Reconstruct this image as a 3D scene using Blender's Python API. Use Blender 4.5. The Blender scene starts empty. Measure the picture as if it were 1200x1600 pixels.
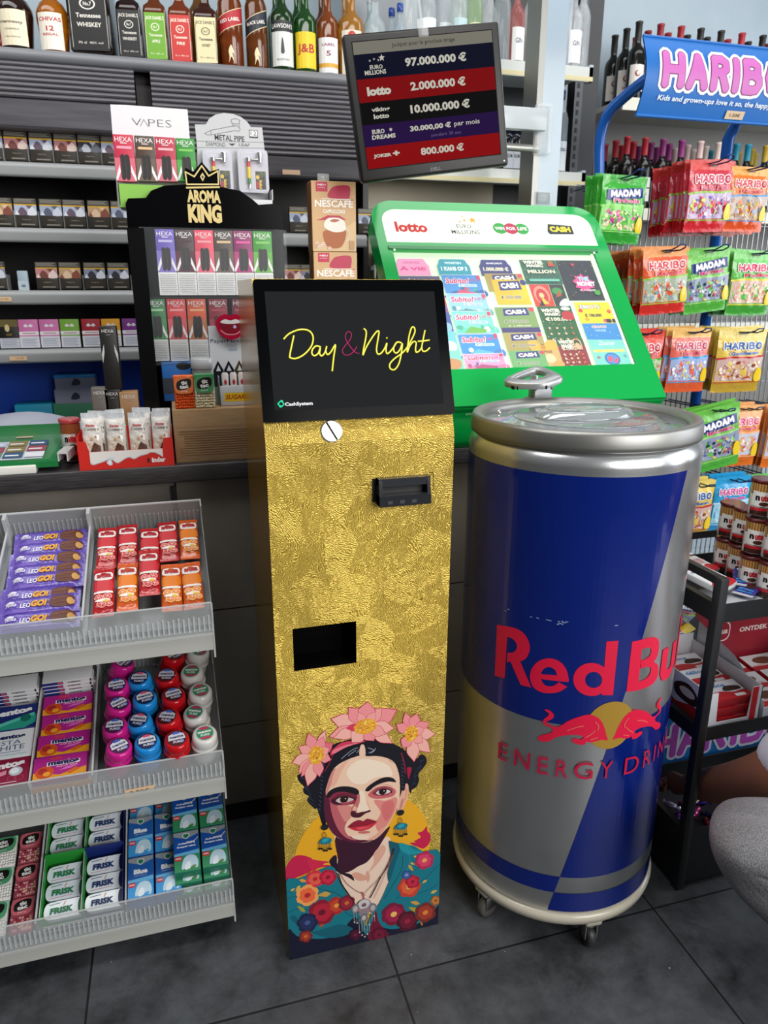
import bpy, bmesh, math, random
from mathutils import Vector, Matrix
R = math.radians
rnd = random.Random(7)
C = bpy.context.scene.collection
# ---------------------------------------------------------------- camera and its pixel -> place helpers
F, TH, YW, H = 1130.0, R(17), R(16), 1.55
def ray(px, py):
    X = (px-600)/F; Y = (800-py)/F
    fw = math.cos(TH)+Y*math.sin(TH); v = -math.sin(TH)+Y*math.cos(TH)
    return (X*math.cos(YW)+fw*math.sin(YW), -X*math.sin(YW)+fw*math.cos(YW), v)
def at(px, py, x=None, y=None, z=None):
    d = ray(px, py)
    s = x/d[0] if x is not None else y/d[1] if y is not None else (z-H)/d[2]
    return Vector((d[0]*s, d[1]*s, H+d[2]*s))
def onplane(px, py, P0, n):
    d = Vector(ray(px, py)); o = Vector((0, 0, H))
    return o+d*((Vector(P0)-o).dot(n)/d.dot(n))
# ---------------------------------------------------------------- colours and materials
def lin(c):
    return c/12.92 if c <= .04045 else ((c+.055)/1.055)**2.4
def hx(s):
    if not isinstance(s, str): return s
    return tuple(lin(int(s[i:i+2], 16)/255) for i in (0, 2, 4))+(1,)
MATS = {}
def node_mat(name):
    m = bpy.data.materials.new(name); m.use_nodes = True
    MATS[name] = m
    nt = m.node_tree; b = nt.nodes['Principled BSDF']
    return m, nt, b
def N(nt, t, **k):
    n = nt.nodes.new(t)
    for a, v in k.items():
        if a in n.inputs: n.inputs[a].default_value = v
        else: setattr(n, a, v)
    return n
def vcol(name, rough=.5, metal=0, spec=.5, coat=0, alpha=1, trans=0, bump=None, emit=0, sheen=0):
    m, nt, b = node_mat(name); L = nt.links
    a = N(nt, 'ShaderNodeVertexColor', layer_name='Col')
    L.new(a.outputs[0], b.inputs['Base Color'])
    b.inputs['Roughness'].default_value = rough; b.inputs['Metallic'].default_value = metal
    b.inputs['Specular IOR Level'].default_value = spec; b.inputs['Coat Weight'].default_value = coat
    b.inputs['Coat Roughness'].default_value = .05
    b.inputs['Alpha'].default_value = alpha; b.inputs['Transmission Weight'].default_value = trans
    b.inputs['Sheen Weight'].default_value = sheen
    if emit:
        L.new(a.outputs[0], b.inputs['Emission Color']); b.inputs['Emission Strength'].default_value = emit
    if bump:
        sc, st, di = bump
        tc = N(nt, 'ShaderNodeTexCoord'); no = N(nt, 'ShaderNodeTexNoise', Scale=sc, Detail=3.0)
        bu = N(nt, 'ShaderNodeBump', Strength=st, Distance=di)
        L.new(tc.outputs['Object'], no.inputs['Vector']); L.new(no.outputs[0], bu.inputs['Height'])
        L.new(bu.outputs[0], b.inputs['Normal'])
    return m
vcol('pr', .45)                                   # printed card and matt plastic
vcol('gl', .14, spec=.4, coat=.1)                          # glossy plastic
vcol('fo', .2, coat=.4, bump=(48, .75, .005))    # film wrappers
vcol('foil', .25, metal=.7, bump=(70, .5, .004))
vcol('em', .5, emit=1.0); vcol('em3', .4, emit=.30)
m_ = vcol('scr', .3, spec=.0, emit=1.0); m_.node_tree.links.remove(m_.node_tree.nodes['Principled BSDF'].inputs['Base Color'].links[0]); m_.node_tree.nodes['Principled BSDF'].inputs['Base Color'].default_value = (.003, .003, .003, 1)
vcol('lid', .05, metal=.35, alpha=.55, coat=.5)
vcol('me', .28, metal=1.0)                        # metal
vcol('mb', .42, metal=.85)                        # brushed metal
vcol('silver', .27, metal=.88, bump=(9, .05, .01))
vcol('blue', .2, metal=.15, coat=.5)
vcol('liq', .08, trans=.55, coat=.2)              # bottle glass with drink
vcol('clear', .12, alpha=.28, spec=.6)            # clear ribbed plastic
vcol('rib', .2, alpha=.55, spec=.6)
vcol('film', .08, alpha=.06, spec=.5)    # clear cover panes
vcol('cloth', .95, sheen=.3, bump=(380, .5, .003))
vcol('skin', .5, bump=(150, .15, .002))
vcol('metalp', .38, spec=.4, bump=(300, .08, .001))  # powder coat
vcol('black', .16, spec=.05)
vcol('rail', .35, spec=.5)
vcol('gside', .16, metal=.55)
def tex_gold():
    m, nt, b = node_mat('gold'); L = nt.links
    tc = N(nt, 'ShaderNodeTexCoord')
    n1 = N(nt, 'ShaderNodeTexVoronoi', Scale=17.0); n1.feature = 'F1'
    L.new(tc.outputs['Object'], n1.inputs['Vector'])
    rot = N(nt, 'ShaderNodeVectorRotate', rotation_type='Y_AXIS')
    mul = N(nt, 'ShaderNodeMath', operation='MULTIPLY'); mul.inputs[1].default_value = 6.28
    L.new(n1.outputs['Color'], mul.inputs[0]); L.new(mul.outputs[0], rot.inputs['Angle'])
    no = N(nt, 'ShaderNodeTexNoise', Scale=26.0, Detail=4.0); L.new(tc.outputs['Object'], no.inputs['Vector'])
    ad = N(nt, 'ShaderNodeVectorMath', operation='MULTIPLY_ADD'); ad.inputs[1].default_value = (.035, .035, .035)
    L.new(no.outputs['Color'], ad.inputs[0]); L.new(tc.outputs['Object'], ad.inputs[2])
    L.new(ad.outputs[0], rot.inputs['Vector'])
    w = N(nt, 'ShaderNodeTexWave', wave_type='BANDS', Scale=96.0, Distortion=4.5, Detail=2.0)
    w.inputs['Detail Scale'].default_value = 1.5
    L.new(rot.outputs[0], w.inputs['Vector'])
    n2 = N(nt, 'ShaderNodeTexNoise', Scale=330.0, Detail=2.0); L.new(tc.outputs['Object'], n2.inputs['Vector'])
    mx = N(nt, 'ShaderNodeMath', operation='MULTIPLY_ADD'); mx.inputs[1].default_value = .7
    L.new(n2.outputs[0], mx.inputs[0]); L.new(w.outputs['Fac'], mx.inputs[2])
    rp = N(nt, 'ShaderNodeValToRGB')
    e = rp.color_ramp.elements
    e[0].position = .3; e[0].color = hx('947212'); e[1].position = 1.05; e[1].color = hx('F0D060')
    L.new(mx.outputs[0], rp.inputs[0])
    n3 = N(nt, 'ShaderNodeTexNoise', Scale=3.2, Detail=5.0); L.new(tc.outputs['Object'], n3.inputs['Vector'])
    hs = N(nt, 'ShaderNodeHueSaturation'); mr = N(nt, 'ShaderNodeMapRange')
    mr.inputs[1].default_value = .35; mr.inputs[2].default_value = .65; mr.inputs[3].default_value = .74; mr.inputs[4].default_value = 1.15
    L.new(n3.outputs[0], mr.inputs[0]); L.new(mr.outputs[0], hs.inputs['Value']); L.new(rp.outputs[0], hs.inputs['Color'])
    L.new(hs.outputs[0], b.inputs['Base Color'])
    bu = N(nt, 'ShaderNodeBump', Strength=.6, Distance=.0011); L.new(mx.outputs[0], bu.inputs['Height'])
    L.new(bu.outputs[0], b.inputs['Normal'])
    b.inputs['Metallic'].default_value = .35; b.inputs['Roughness'].default_value = .38
tex_gold()
def tex_floor():
    m, nt, b = node_mat('floor'); L = nt.links
    tc = N(nt, 'ShaderNodeTexCoord'); mp = N(nt, 'ShaderNodeMapping'); mp.inputs['Location'].default_value = (-.395+7, -1.257+7, 0)
    L.new(tc.outputs['Object'], mp.inputs['Vector'])
    br = N(nt, 'ShaderNodeTexBrick', offset=0.0, squash=1.0)
    for k, v in dict(Scale=1.0).items(): br.inputs[k].default_value = v
    br.inputs['Mortar Size'].default_value = .0028; br.inputs['Brick Width'].default_value = .7; br.inputs['Row Height'].default_value = .7
    br.inputs['Mortar Smooth'].default_value = .1; br.inputs['Bias'].default_value = 0
    br.inputs['Color1'].default_value = (1, 1, 1, 1); br.inputs['Color2'].default_value = (.8, .8, .8, 1); br.inputs['Mortar'].default_value = (.12, .12, .12, 1)
    L.new(mp.outputs[0], br.inputs['Vector'])
    n = N(nt, 'ShaderNodeTexNoise', Scale=5.5, Detail=12.0, Roughness=.72, Distortion=.15); L.new(tc.outputs['Object'], n.inputs['Vector'])
    rp = N(nt, 'ShaderNodeValToRGB'); e = rp.color_ramp.elements
    e[0].position = .3; e[0].color = hx('1D1F22'); e[1].position = .7; e[1].color = hx('5C6065')
    L.new(n.outputs[0], rp.inputs[0])
    mx = N(nt, 'ShaderNodeMix', data_type='RGBA', blend_type='MULTIPLY'); mx.inputs[0].default_value = 1
    L.new(rp.outputs[0], mx.inputs[6]); L.new(br.outputs['Color'], mx.inputs[7])
    v = N(nt, 'ShaderNodeTexNoise', Scale=55.0, Detail=2.0); L.new(tc.outputs['Object'], v.inputs['Vector'])
    r2 = N(nt, 'ShaderNodeValToRGB'); e = r2.color_ramp.elements; e[0].position = .76; e[0].color = (0, 0, 0, 1); e[1].position = .8; e[1].color = (1, 1, 1, 1)
    L.new(v.outputs[0], r2.inputs[0])
    m3 = N(nt, 'ShaderNodeMix', data_type='RGBA'); m3.inputs[7].default_value = hx('B9B7B0'); L.new(r2.outputs[0], m3.inputs[0]); L.new(mx.outputs[2], m3.inputs[6])
    L.new(m3.outputs[2], b.inputs['Base Color'])
    rr = N(nt, 'ShaderNodeMapRange'); rr.inputs[3].default_value = .3; rr.inputs[4].default_value = .6
    L.new(n.outputs[0], rr.inputs[0]); L.new(rr.outputs[0], b.inputs['Roughness'])
    bu = N(nt, 'ShaderNodeBump', Strength=.35, Distance=.004); L.new(n.outputs[0], bu.inputs['Height']); L.new(bu.outputs[0], b.inputs['Normal'])
tex_floor()
def streak(name, c1, c2, scale, axis, rough=.45, bump=.2):
    m, nt, b = node_mat(name); L = nt.links
    tc = N(nt, 'ShaderNodeTexCoord'); mp = N(nt, 'ShaderNodeMapping'); mp.inputs['Scale'].default_value = axis
    n = N(nt, 'ShaderNodeTexNoise', Scale=scale, Detail=6.0, Roughness=.6)
    L.new(tc.outputs['Object'], mp.inputs['Vector']); L.new(mp.outputs[0], n.inputs['Vector'])
    rp = N(nt, 'ShaderNodeValToRGB'); e = rp.color_ramp.elements
    e[0].position = .38; e[0].color = hx(c1); e[1].position = .64; e[1].color = hx(c2)
    L.new(n.outputs[0], rp.inputs[0]); L.new(rp.outputs[0], b.inputs['Base Color'])
    bu = N(nt, 'ShaderNodeBump', Strength=bump, Distance=.001); L.new(n.outputs[0], bu.inputs['Height']); L.new(bu.outputs[0], b.inputs['Normal'])
    b.inputs['Roughness'].default_value = rough
streak('laminate', '201E20', '4A4748', 14, (1, 20, 60), .4)
def heather():
    m, nt, b = node_mat('heather'); L = nt.links; tc = N(nt, 'ShaderNodeTexCoord')
    mp = N(nt, 'ShaderNodeMapping'); mp.inputs['Scale'].default_value = (1, 1, .35); L.new(tc.outputs['Object'], mp.inputs['Vector'])
    n = N(nt, 'ShaderNodeTexNoise', Scale=650.0, Detail=2.0); L.new(mp.outputs[0], n.inputs['Vector'])
    rp = N(nt, 'ShaderNodeValToRGB'); e = rp.color_ramp.elements; e[0].position = .38; e[0].color = hx('6A6A6E'); e[1].position = .62; e[1].color = hx('98989C')
    L.new(n.outputs[0], rp.inputs[0]); L.new(rp.outputs[0], b.inputs['Base Color']); b.inputs['Roughness'].default_value = .95; b.inputs['Specular IOR Level'].default_value = .15
    w = N(nt, 'ShaderNodeTexWave', wave_type='BANDS', bands_direction='DIAGONAL', Scale=3.2, Distortion=7.0, Detail=1.0); w.inputs['Detail Scale'].default_value = 1.2
    L.new(tc.outputs['Object'], w.inputs['Vector']); b1 = N(nt, 'ShaderNodeBump', Strength=.8, Distance=.03); L.new(w.outputs['Fac'], b1.inputs['Height'])
    b2 = N(nt, 'ShaderNodeBump', Strength=.4, Distance=.002); L.new(n.outputs[0], b2.inputs['Height']); L.new(b1.outputs[0], b2.inputs['Normal']); L.new(b2.outputs[0], b.inputs['Normal'])
heather()
streak('card', '9C7C58', 'B0906A', 6, (3, 3, 90), .8)
streak('panel', '6E6960', '7C766C', 3, (1, 1, 1), .35, .02)
streak('wall', 'A9BAC6', 'B4C4CE', 2, (1, 1, 1), .8, .05)
streak('shutter', '525055', '626067', 3, (1, 1, 20), .4, .05)
# ---------------------------------------------------------------- geometry collector
def cr(pts, k=4, closed=True):
    n = len(pts); out = []
    rng = range(n) if closed else range(n-1)
    for i in rng:
        g = (lambda j: pts[j % n]) if closed else (lambda j: pts[min(max(j, 0), n-1)])
        p0, p1, p2, p3 = g(i-1), g(i), g(i+1), g(i+2)
        for s in range(k):
            t = s/k
            out.append(tuple(.5*((2*b)+(c-a)*t+(2*a-5*b+4*c-d)*t*t+(3*b-a-3*c+d)*t**3) for a, b, c, d in zip(p0, p1, p2, p3)))
    if not closed: out.append(tuple(pts[-1]))
    return out
def clip_half(P, ax, val, keep_ge):
    out = []
    for i in range(len(P)):
        a, b = P[i-1], P[i]
        ia = (a[ax] >= val) == keep_ge or a[ax] == val; ib = (b[ax] >= val) == keep_ge or b[ax] == val
        if ia != ib:
            t = (val-a[ax])/(b[ax]-a[ax]); q = [a[0]+(b[0]-a[0])*t, a[1]+(b[1]-a[1])*t]; q[ax] = val; out.append(tuple(q))
        if ib: out.append(b)
    return out
TXT = {}
def text_tris(s, bold, res=2):
    k = (s, bold, res)
    if k in TXT: return TXT[k]
    cu = bpy.data.curves.new('t', 'FONT'); cu.body = s; cu.size = 1; cu.resolution_u = res; cu.offset = bold; cu.fill_mode = 'FRONT'
    o = bpy.data.objects.new('t', cu); me = o.to_mesh()
    me.calc_loop_triangles()
    vs = [(v.co.x, v.co.y) for v in me.vertices]; ts = [tuple(t.vertices) for t in me.loop_triangles]
    o.to_mesh_clear(); bpy.data.objects.remove(o); bpy.data.curves.remove(cu)
    if not vs: vs = [(0, 0), (1, 0), (1, 1)]; ts = []
    x0 = min(v[0] for v in vs); x1 = max(v[0] for v in vs); y0 = min(v[1] for v in vs); y1 = max(v[1] for v in vs)
    w, h = x1-x0 or 1, y1-y0 or 1
    TXT[k] = ([((a-x0)/w-.5, (b-y0)/h-.5) for a, b in vs], ts, w/h)
    return TXT[k]
class G:
    def __init__(s, col='FFFFFF', mat='pr'):
        s.v = []; s.f = []; s.c = []; s.m = []; s.s = []; s.col = hx(col); s.mat = mat
    def face(s, pts, col=None, mat=None, sm=False):
        n = len(s.v); s.v += [tuple(p) for p in pts]; s.f.append(tuple(range(n, n+len(pts))))
        s.c.append(hx(col) if col else s.col); s.m.append(mat or s.mat); s.s.append(sm); return s
    def mesh(s, vs, fs, col=None, mat=None, sm=False):
        n = len(s.v); s.v += [tuple(p) for p in vs]; c = hx(col) if col else s.col
        for f in fs: s.f.append(tuple(n+i for i in f)); s.c.append(c); s.m.append(mat or s.mat); s.s.append(sm)
        return s
    def box(s, x0, x1, y0, y1, z0, z1, col=None, mat=None, M=None):
        vs = [(x, y, z) for z in (z0, z1) for y in (y0, y1) for x in (x0, x1)]
        if M: vs = [M @ Vector(p) for p in vs]
        return s.mesh(vs, [(0, 2, 3, 1), (4, 5, 7, 6), (0, 1, 5, 4), (2, 6, 7, 3), (0, 4, 6, 2), (1, 3, 7, 5)], col, mat)
    def rbox(s, x0, x1, y0, y1, z0, z1, r=.003, seg=2, col=None, mat=None, M=None):
        bm = bmesh.new(); bmesh.ops.create_cube(bm, size=1)
        for v in bm.verts: v.co = Vector(((x0+x1)/2+v.co.x*(x1-x0), (y0+y1)/2+v.co.y*(y1-y0), (z0+z1)/2+v.co.z*(z1-z0)))
        bmesh.ops.bevel(bm, geom=bm.edges[:], offset=r, segments=seg, affect='EDGES', profile=.5)
        if M: bmesh.ops.transform(bm, matrix=M, verts=bm.verts)
        bm.verts.index_update()
        s.mesh([v.co for v in bm.verts], [[v.index for v in f.verts] for f in bm.faces], col, mat, True); bm.free(); return s
    def grid(s, rows, col=None, mat=None, sm=True, cu=False, cv=False):
        # rows: list of equal-length point lists; col may be a function (i, j)
        a, b = len(rows), len(rows[0]); n = len(s.v)
        for r in rows: s.v += [tuple(p) for p in r]
        for i in range(a if cv else a-1):
            for j in range(b if cu else b-1):
                i2, j2 = (i+1) % a, (j+1) % b
                s.f.append((n+i*b+j, n+i*b+j2, n+i2*b+j2, n+i2*b+j))
                cc = col(i, j) if callable(col) else (hx(col) if col else s.col)
                mm = mat(i, j) if callable(mat) else (mat or s.mat)
                s.c.append(hx(cc)); s.m.append(mm); s.s.append(sm)
        return s
    def lathe(s, prof, seg=24, col=None, mat=None, cx=0, cy=0, sm=True, cap=True, sq=0, M=None):
        rows = []
        for r, z in prof:
            row = []
            for k in range(seg):
                a = 2*math.pi*k/seg; c, d = math.cos(a), math.sin(a)
                q = 1
                if sq: q = 1/max(abs(c), abs(d)); q = min(q, 1+.41*sq)
                p = Vector((cx+r*c*q, cy+r*d*q, z)); row.append(M @ p if M else p)
            rows.append(row)
        s.grid(rows, col, mat, sm, cu=True)
        if cap:
            cc = col(len(prof)-2, 0) if callable(col) else col
            c0 = col(0, 0) if callable(col) else col; mm = mat(0, 0) if callable(mat) else mat; m2 = mat(len(prof)-2, 0) if callable(mat) else mat
            if prof[-1][0] > 1e-5: s.face(rows[-1], cc, m2)
            if prof[0][0] > 1e-5: s.face(rows[0][::-1], c0, mm)
        return s
    def tube(s, pts, r, seg=10, col=None, mat=None, closed=False):
        pts = [Vector(p) for p in pts]; rows = []; n = len(pts); up = None
        for i, p in enumerate(pts):
            a = pts[(i-1) % n] if (closed or i) else p; b = pts[(i+1) % n] if (closed or i < n-1) else p
            t = (b-a).normalized()
            if up is None: up = Vector((0, 0, 1)) if abs(t.z) < .9 else Vector((1, 0, 0))
            u = (up-t*up.dot(t)).normalized(); w = t.cross(u); up = u
            rr = r[i] if isinstance(r, (list, tuple)) else r
            rows.append([p+(u*math.cos(2*math.pi*k/seg)+w*math.sin(2*math.pi*k/seg))*rr for k in range(seg)])
        s.grid(rows, col, mat, True, cu=True, cv=closed)
        if not closed: s.face(rows[0], col, mat); s.face(rows[-1], col, mat)
        return s
    def prism(s, poly, f, col=None, mat=None, sides=True, scol=None, smat=None):
        # poly: 2D list, f(u, v, k) -> xyz for k = 0, 1
        a = [f(u, v, 0) for u, v in poly]; b = [f(u, v, 1) for u, v in poly]
        s.face(a, col, mat); s.face(b, col, mat)
        for i in range(len(poly)):
            s.face([a[i-1], a[i], b[i], b[i-1]], scol or col, smat or mat)
        return s
    def add(s, g, M=None):
        n = len(s.v); s.v += [tuple(M @ Vector(p)) if M else p for p in g.v]
        s.f += [tuple(n+i for i in f) for f in g.f]; s.c += g.c; s.m += g.m; s.s += g.s; return s
class Art:
    """flat print laid on a surface: f(u, v, n) -> xyz"""
    def __init__(s, g, f, mat='pr', dn=.00008, n=.0003, clip=None, seg=None, segv=None):
        s.segv = segv; s.g = g; s.f = f; s.mat = mat; s.dn = dn; s.n = n; s.clip = clip; s.seg = seg
    def raw(s, pts, col, mat=None):
        P = [tuple(p) for p in pts]
        if s.clip:
            for ax, val, ge in ((0, s.clip[0], True), (1, s.clip[1], True), (0, s.clip[2], False), (1, s.clip[3], False)):
                if P: P = clip_half(P, ax, val, ge)
        if len(P) < 3: return
        if s.segv:
            lo = min(p[1] for p in P); hi = max(p[1] for p in P); k = math.floor(lo/s.segv)
            while k*s.segv < hi:
                Q = clip_half(P, 1, k*s.segv, True)
                if Q: Q = clip_half(Q, 1, (k+1)*s.segv, False)
                if len(Q) > 2: s.g.face([s.f(u, v, s.n) for u, v in Q], col, mat or s.mat)
                k += 1
        elif s.seg:
            lo = min(p[0] for p in P); hi = max(p[0] for p in P); k = math.floor(lo/s.seg)
            while k*s.seg < hi:
                Q = clip_half(P, 0, k*s.seg, True)
                if Q: Q = clip_half(Q, 0, (k+1)*s.seg, False)
                if len(Q) > 2: s.g.face([s.f(u, v, s.n) for u, v in Q], col, mat or s.mat)
                k += 1
        else: s.g.face([s.f(u, v, s.n) for u, v in P], col, mat or s.mat)
    def up(s): s.n += s.dn
    def poly(s, pts, col, mat=None): s.raw(pts, col, mat); s.up(); return s
    def rect(s, u0, v0, u1, v1, col, mat=None): return s.poly([(u0, v0), (u1, v0), (u1, v1), (u0, v1)], col, mat)
    def rr(s, u0, v0, u1, v1, r, col, mat=None):
        P = []
        for cu, cv, a0 in ((u1-r, v1-r, 0), (u0+r, v1-r, 90), (u0+r, v0+r, 180), (u1-r, v0+r, 270)):
            for k in range(5): a = R(a0+22.5*k); P.append((cu+r*math.cos(a), cv+r*math.sin(a)))
        return s.poly(P, col, mat)
    def blob(s, pts, col, k=4, mat=None): return s.poly(cr(pts, k), col, mat)
    def ell(s, cu, cv, ru, rv, col, mat=None, n=18, rot=0):
        c, d = math.cos(rot), math.sin(rot)
        return s.poly([(cu+ru*math.cos(a)*c-rv*math.sin(a)*d, cv+ru*math.cos(a)*d+rv*math.sin(a)*c) for a in [2*math.pi*i/n for i in range(n)]], col, mat)
    def line(s, pts, w, col, mat=None, k=1):
        if k > 1: pts = cr(pts, k, False)
        for i in range(len(pts)-1):
            (x0, y0), (x1, y1) = pts[i][:2], pts[i+1][:2]; L = math.hypot(x1-x0, y1-y0) or 1; a, b = -(y1-y0)/L*w/2, (x1-x0)/L*w/2
            e, f = (x1-x0)/L*w*.2, (y1-y0)/L*w*.2
            s.raw([(x0+a-e, y0+b-f), (x0-a-e, y0-b-f), (x1-a+e, y1-b+f), (x1+a+e, y1+b+f)], col, mat); s.n += 2e-6
        s.up(); return s
    def text(s, t, cu, cv, h, col, w=None, bold=.0, shear=0, rot=0, mat=None, wave=0, res=2):
        vs, ts, asp = text_tris(t, bold, res); w = w or h*asp; c, d = math.cos(rot), math.sin(rot)
        P = []
        for a, b in vs:
            x = (a*w+shear*b*h); y = b*h+wave*math.sin(a*6)*h; P.append((cu+x*c-y*d, cv+x*d+y*c))
        for t3 in ts: s.raw([P[i] for i in t3], col, mat)
        s.up(); return s
    def star(s, cu, cv, r, col, n=5, q=.45):
        return s.poly([(cu+(r if i % 2 == 0 else r*q)*math.sin(math.pi*i/n), cv+(r if i % 2 == 0 else r*q)*math.cos(math.pi*i/n)) for i in range(2*n)], col)
GL = {'H': ['0,0;0,1', '1,0;1,1', '0,.5;1,.5'], 'A': ['0,0;.5,1;1,0', '.22,.36;.78,.36'], 'R': ['0,0;0,1;.55,1;.85,.88;.85,.66;.55,.52;0,.52', '.5,.52;.95,0'], 'I': ['.5,0;.5,1'],
      'B': ['0,0;0,1;.55,1;.8,.88;.8,.66;.55,.54;0,.54', '.55,.54;.9,.42;.95,.22;.8,.04;.5,0;0,0'], 'O': ['.5,1;.15,.88;0,.5;.15,.12;.5,0;.85,.12;1,.5;.85,.88;.5,1'], 'M': ['0,0;.1,1;.5,.25;.9,1;1,0']}
def strokes(A, word, u0, u1, v0, v1, layers, rot=0, cells=None):
    wd = {'I': .3, 'M': 1.25}; tot = sum(wd.get(c, 1) for c in word)+.42*(len(word)-1); x = u0; cs = []; k = (u1-u0)/tot
    for c in word: cs.append((c, x, x+k*wd.get(c, 1))); x += k*(wd.get(c, 1)+.42)
    cs = cells or cs; cu, cv = (u0+u1)/2, (v0+v1)/2; co, si = math.cos(rot), math.sin(rot)
    for wdt, col in layers:
        for c, a, b in cs:
            for st in GL[c]:
                P = [(a+(b-a)*float(p.split(',')[0]), v0+(v1-v0)*float(p.split(',')[1])) for p in st.split(';')]
                P = [(cu+(x-cu)*co-(y-cv)*si, cv+(x-cu)*si+(y-cv)*co) for x, y in P]
                nn = A.n; A.line(P, wdt, col); A.n = nn+1e-5
                for x, y in P: nn = A.n; A.ell(x, y, wdt/2, wdt/2, col, n=10); A.n = nn+4e-6
        A.n += .0005
def front(y=0, x=0, z=0): return lambda u, v, n: (x+u, y-n, z+v)
def top(z=0): return lambda u, v, n: (u, v, z+n)
def plane(P0, U, V):
    P0, U, V = Vector(P0), Vector(U).normalized(), Vector(V).normalized(); W = U.cross(V)
    f = lambda u, v, n: tuple(P0+U*u+V*v+W*n)
    def px(a, b): q = onplane(a, b, P0, W)-P0; return (q.dot(U), q.dot(V))
    return f, px
# ---------------------------------------------------------------- objects
def obj(name, g, parent=None, loc=None, rot=None):
    me = bpy.data.meshes.new(name); me.from_pydata(g.v, [], g.f)
    names = []
    for m in g.m:
        if m not in names: names.append(m)
    for n in names: me.materials.append(MATS[n])
    idx = {n: i for i, n in enumerate(names)}
    me.polygons.foreach_set('material_index', [idx[m] for m in g.m]); me.polygons.foreach_set('use_smooth', g.s)
    ca = me.color_attributes.new('Col', 'FLOAT_COLOR', 'CORNER'); buf = []
    for f, c in zip(g.f, g.c): buf += list(c)*len(f)
    ca.data.foreach_set('color', buf); me.update()
    o = bpy.data.objects.new(name, me); C.objects.link(o)
    if parent: o.parent = parent
    if loc is not None: o.location = loc
    if rot is not None: o.rotation_euler = rot
    return o
def tag(o, label, cat, group=None):
    o['label'] = label; o['category'] = cat
    if group: o['group'] = group
    return o
def thing(name, label, cat, loc=(0, 0, 0), rot=(0, 0, 0), group=None):
    o = bpy.data.objects.new(name, None); C.objects.link(o); o.location = loc; o.rotation_euler = rot; o.empty_display_size = .02
    return tag(o, label, cat, group)
def dup(root, loc, rot=None, label=None, group=None, scale=None):
    kids = [c for c in root.children]
    r = root.copy(); C.objects.link(r); r.location = loc
    if rot is not None: r.rotation_euler = rot
    if scale is not None: r.scale = scale
    if label: r['label'] = label
    if group: r['group'] = group
    for ch in kids:
        c = ch.copy(); C.objects.link(c); c.parent = r
        for g2 in ch.children:
            d = g2.copy(); C.objects.link(d); d.parent = c
    return r
class Proto:
    """first use places the thing itself, later uses copy it"""
    def __init__(s, root): s.r = root; s.used = False
    def put(s, loc, rot=None, label=None, group=None, scale=None):
        if not s.used:
            s.used = True; r = s.r; r.location = loc
            if rot is not None: r.rotation_euler = rot
            if scale is not None: r.scale = scale
            if label: r['label'] = label
            if group: r['group'] = group
            return r
        return dup(s.r, loc, rot, label, group, scale)
def struct(name, g): o = obj(name, g); o['kind'] = 'structure'; return o
ORD = ['first', 'second', 'third', 'fourth', 'fifth', 'sixth', 'seventh', 'eighth', 'ninth', 'tenth', 'eleventh', 'twelfth', 'thirteenth']
# ================================================================= the room
g = G(mat='floor'); g.box(-3, 5, -2.5, 3.5, -.05, 0); struct('floor', g)
g = G(mat='wall'); g.box(-3, 5, 3.42, 3.5, 0, 3.3); struct('wall_back', g)
# ================================================================= counter
ct = thing('shop_counter', 'long dark counter with black streaked worktop edge and grey front panels behind the golden terminal', 'counter', (0, 1.85, 0))
g = G(mat='laminate'); g.rbox(-1.4, 1.40, 0, .6, 1.085, 1.13, .004); obj('worktop', g, ct)
g = G(mat='panel')
for zz in ((.07, .335), (.34, .705), (.71, 1.085)):
    xs = [-1.38, -.02, .66, 1.38]
    for i in range(3): g.box(xs[i]+.002, xs[i+1]-.002, .035, .05, zz[0], zz[1])
obj('front_panel', g, ct)
g = G('0C0B0B', 'pr'); g.box(-1.38, 1.38, .05, .56, 0, 1.085); obj('carcass', g, ct)
g = G('15151A', 'metalp'); g.box(-.032, -.018, .022, .034, .2, 1.07)
for k in range(18): g.box(-.029, -.021, .0205, .022, .22+.045*k, .24+.045*k, '8A8A8A', 'me')
obj('slotted_rail', g, ct)
# ================================================================= kiosk
KX0, KX1 = .155, .536; KW = KX1-KX0
B1 = (1.352, 1.270); B0 = (1.37, 0.0); T1 = (1.45, 1.572)
kk = thing('payment_kiosk', 'tall golden self-service terminal with a tilted black screen and a flower crown portrait printed below', 'kiosk', (0, 0, 0))
Pf, Kpx = plane((KX0, B0[0], B0[1]), (1, 0, 0), (0, B1[0]-B0[0], B1[1]-B0[1]))    # front face
Ps, Spx = plane((KX0, B1[0], B1[1]), (1, 0, 0), (0, T1[0]-B1[0], T1[1]-B1[1]))    # tilted head
FH = math.hypot(B1[0]-B0[0], B1[1]-B0[1]); SH = math.hypot(T1[0]-B1[0], T1[1]-B1[1])
g = G('B8921A', 'gold')
a0 = Kpx(457, 985); a1 = Kpx(557, 1034); ha = (a0[0], a1[1]-.002, a1[0], a0[1]+.003)
b0 = Kpx(582, 748); b1 = Kpx(670, 778); hb = (b0[0], b1[1], b1[0], b0[1])
us = sorted([0, KW, ha[0], ha[2], hb[0], hb[2]]); vs = sorted([0, FH, ha[1], ha[3], hb[1], hb[3]])
for i in range(5):
    for j in range(5):
        cu, cv = (us[i]+us[i+1])/2, (vs[j]+vs[j+1])/2
        if any(h[0] < cu < h[2] and h[1] < cv < h[3] for h in (ha, hb)): continue
        g.face([Pf(us[i], vs[j], 0), Pf(us[i+1], vs[j], 0), Pf(us[i+1], vs[j+1], 0), Pf(us[i], vs[j+1], 0)])
g.face([Ps(0, 0, 0), Ps(KW, 0, 0), Ps(KW, SH, 0), Ps(0, SH, 0)])
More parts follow.
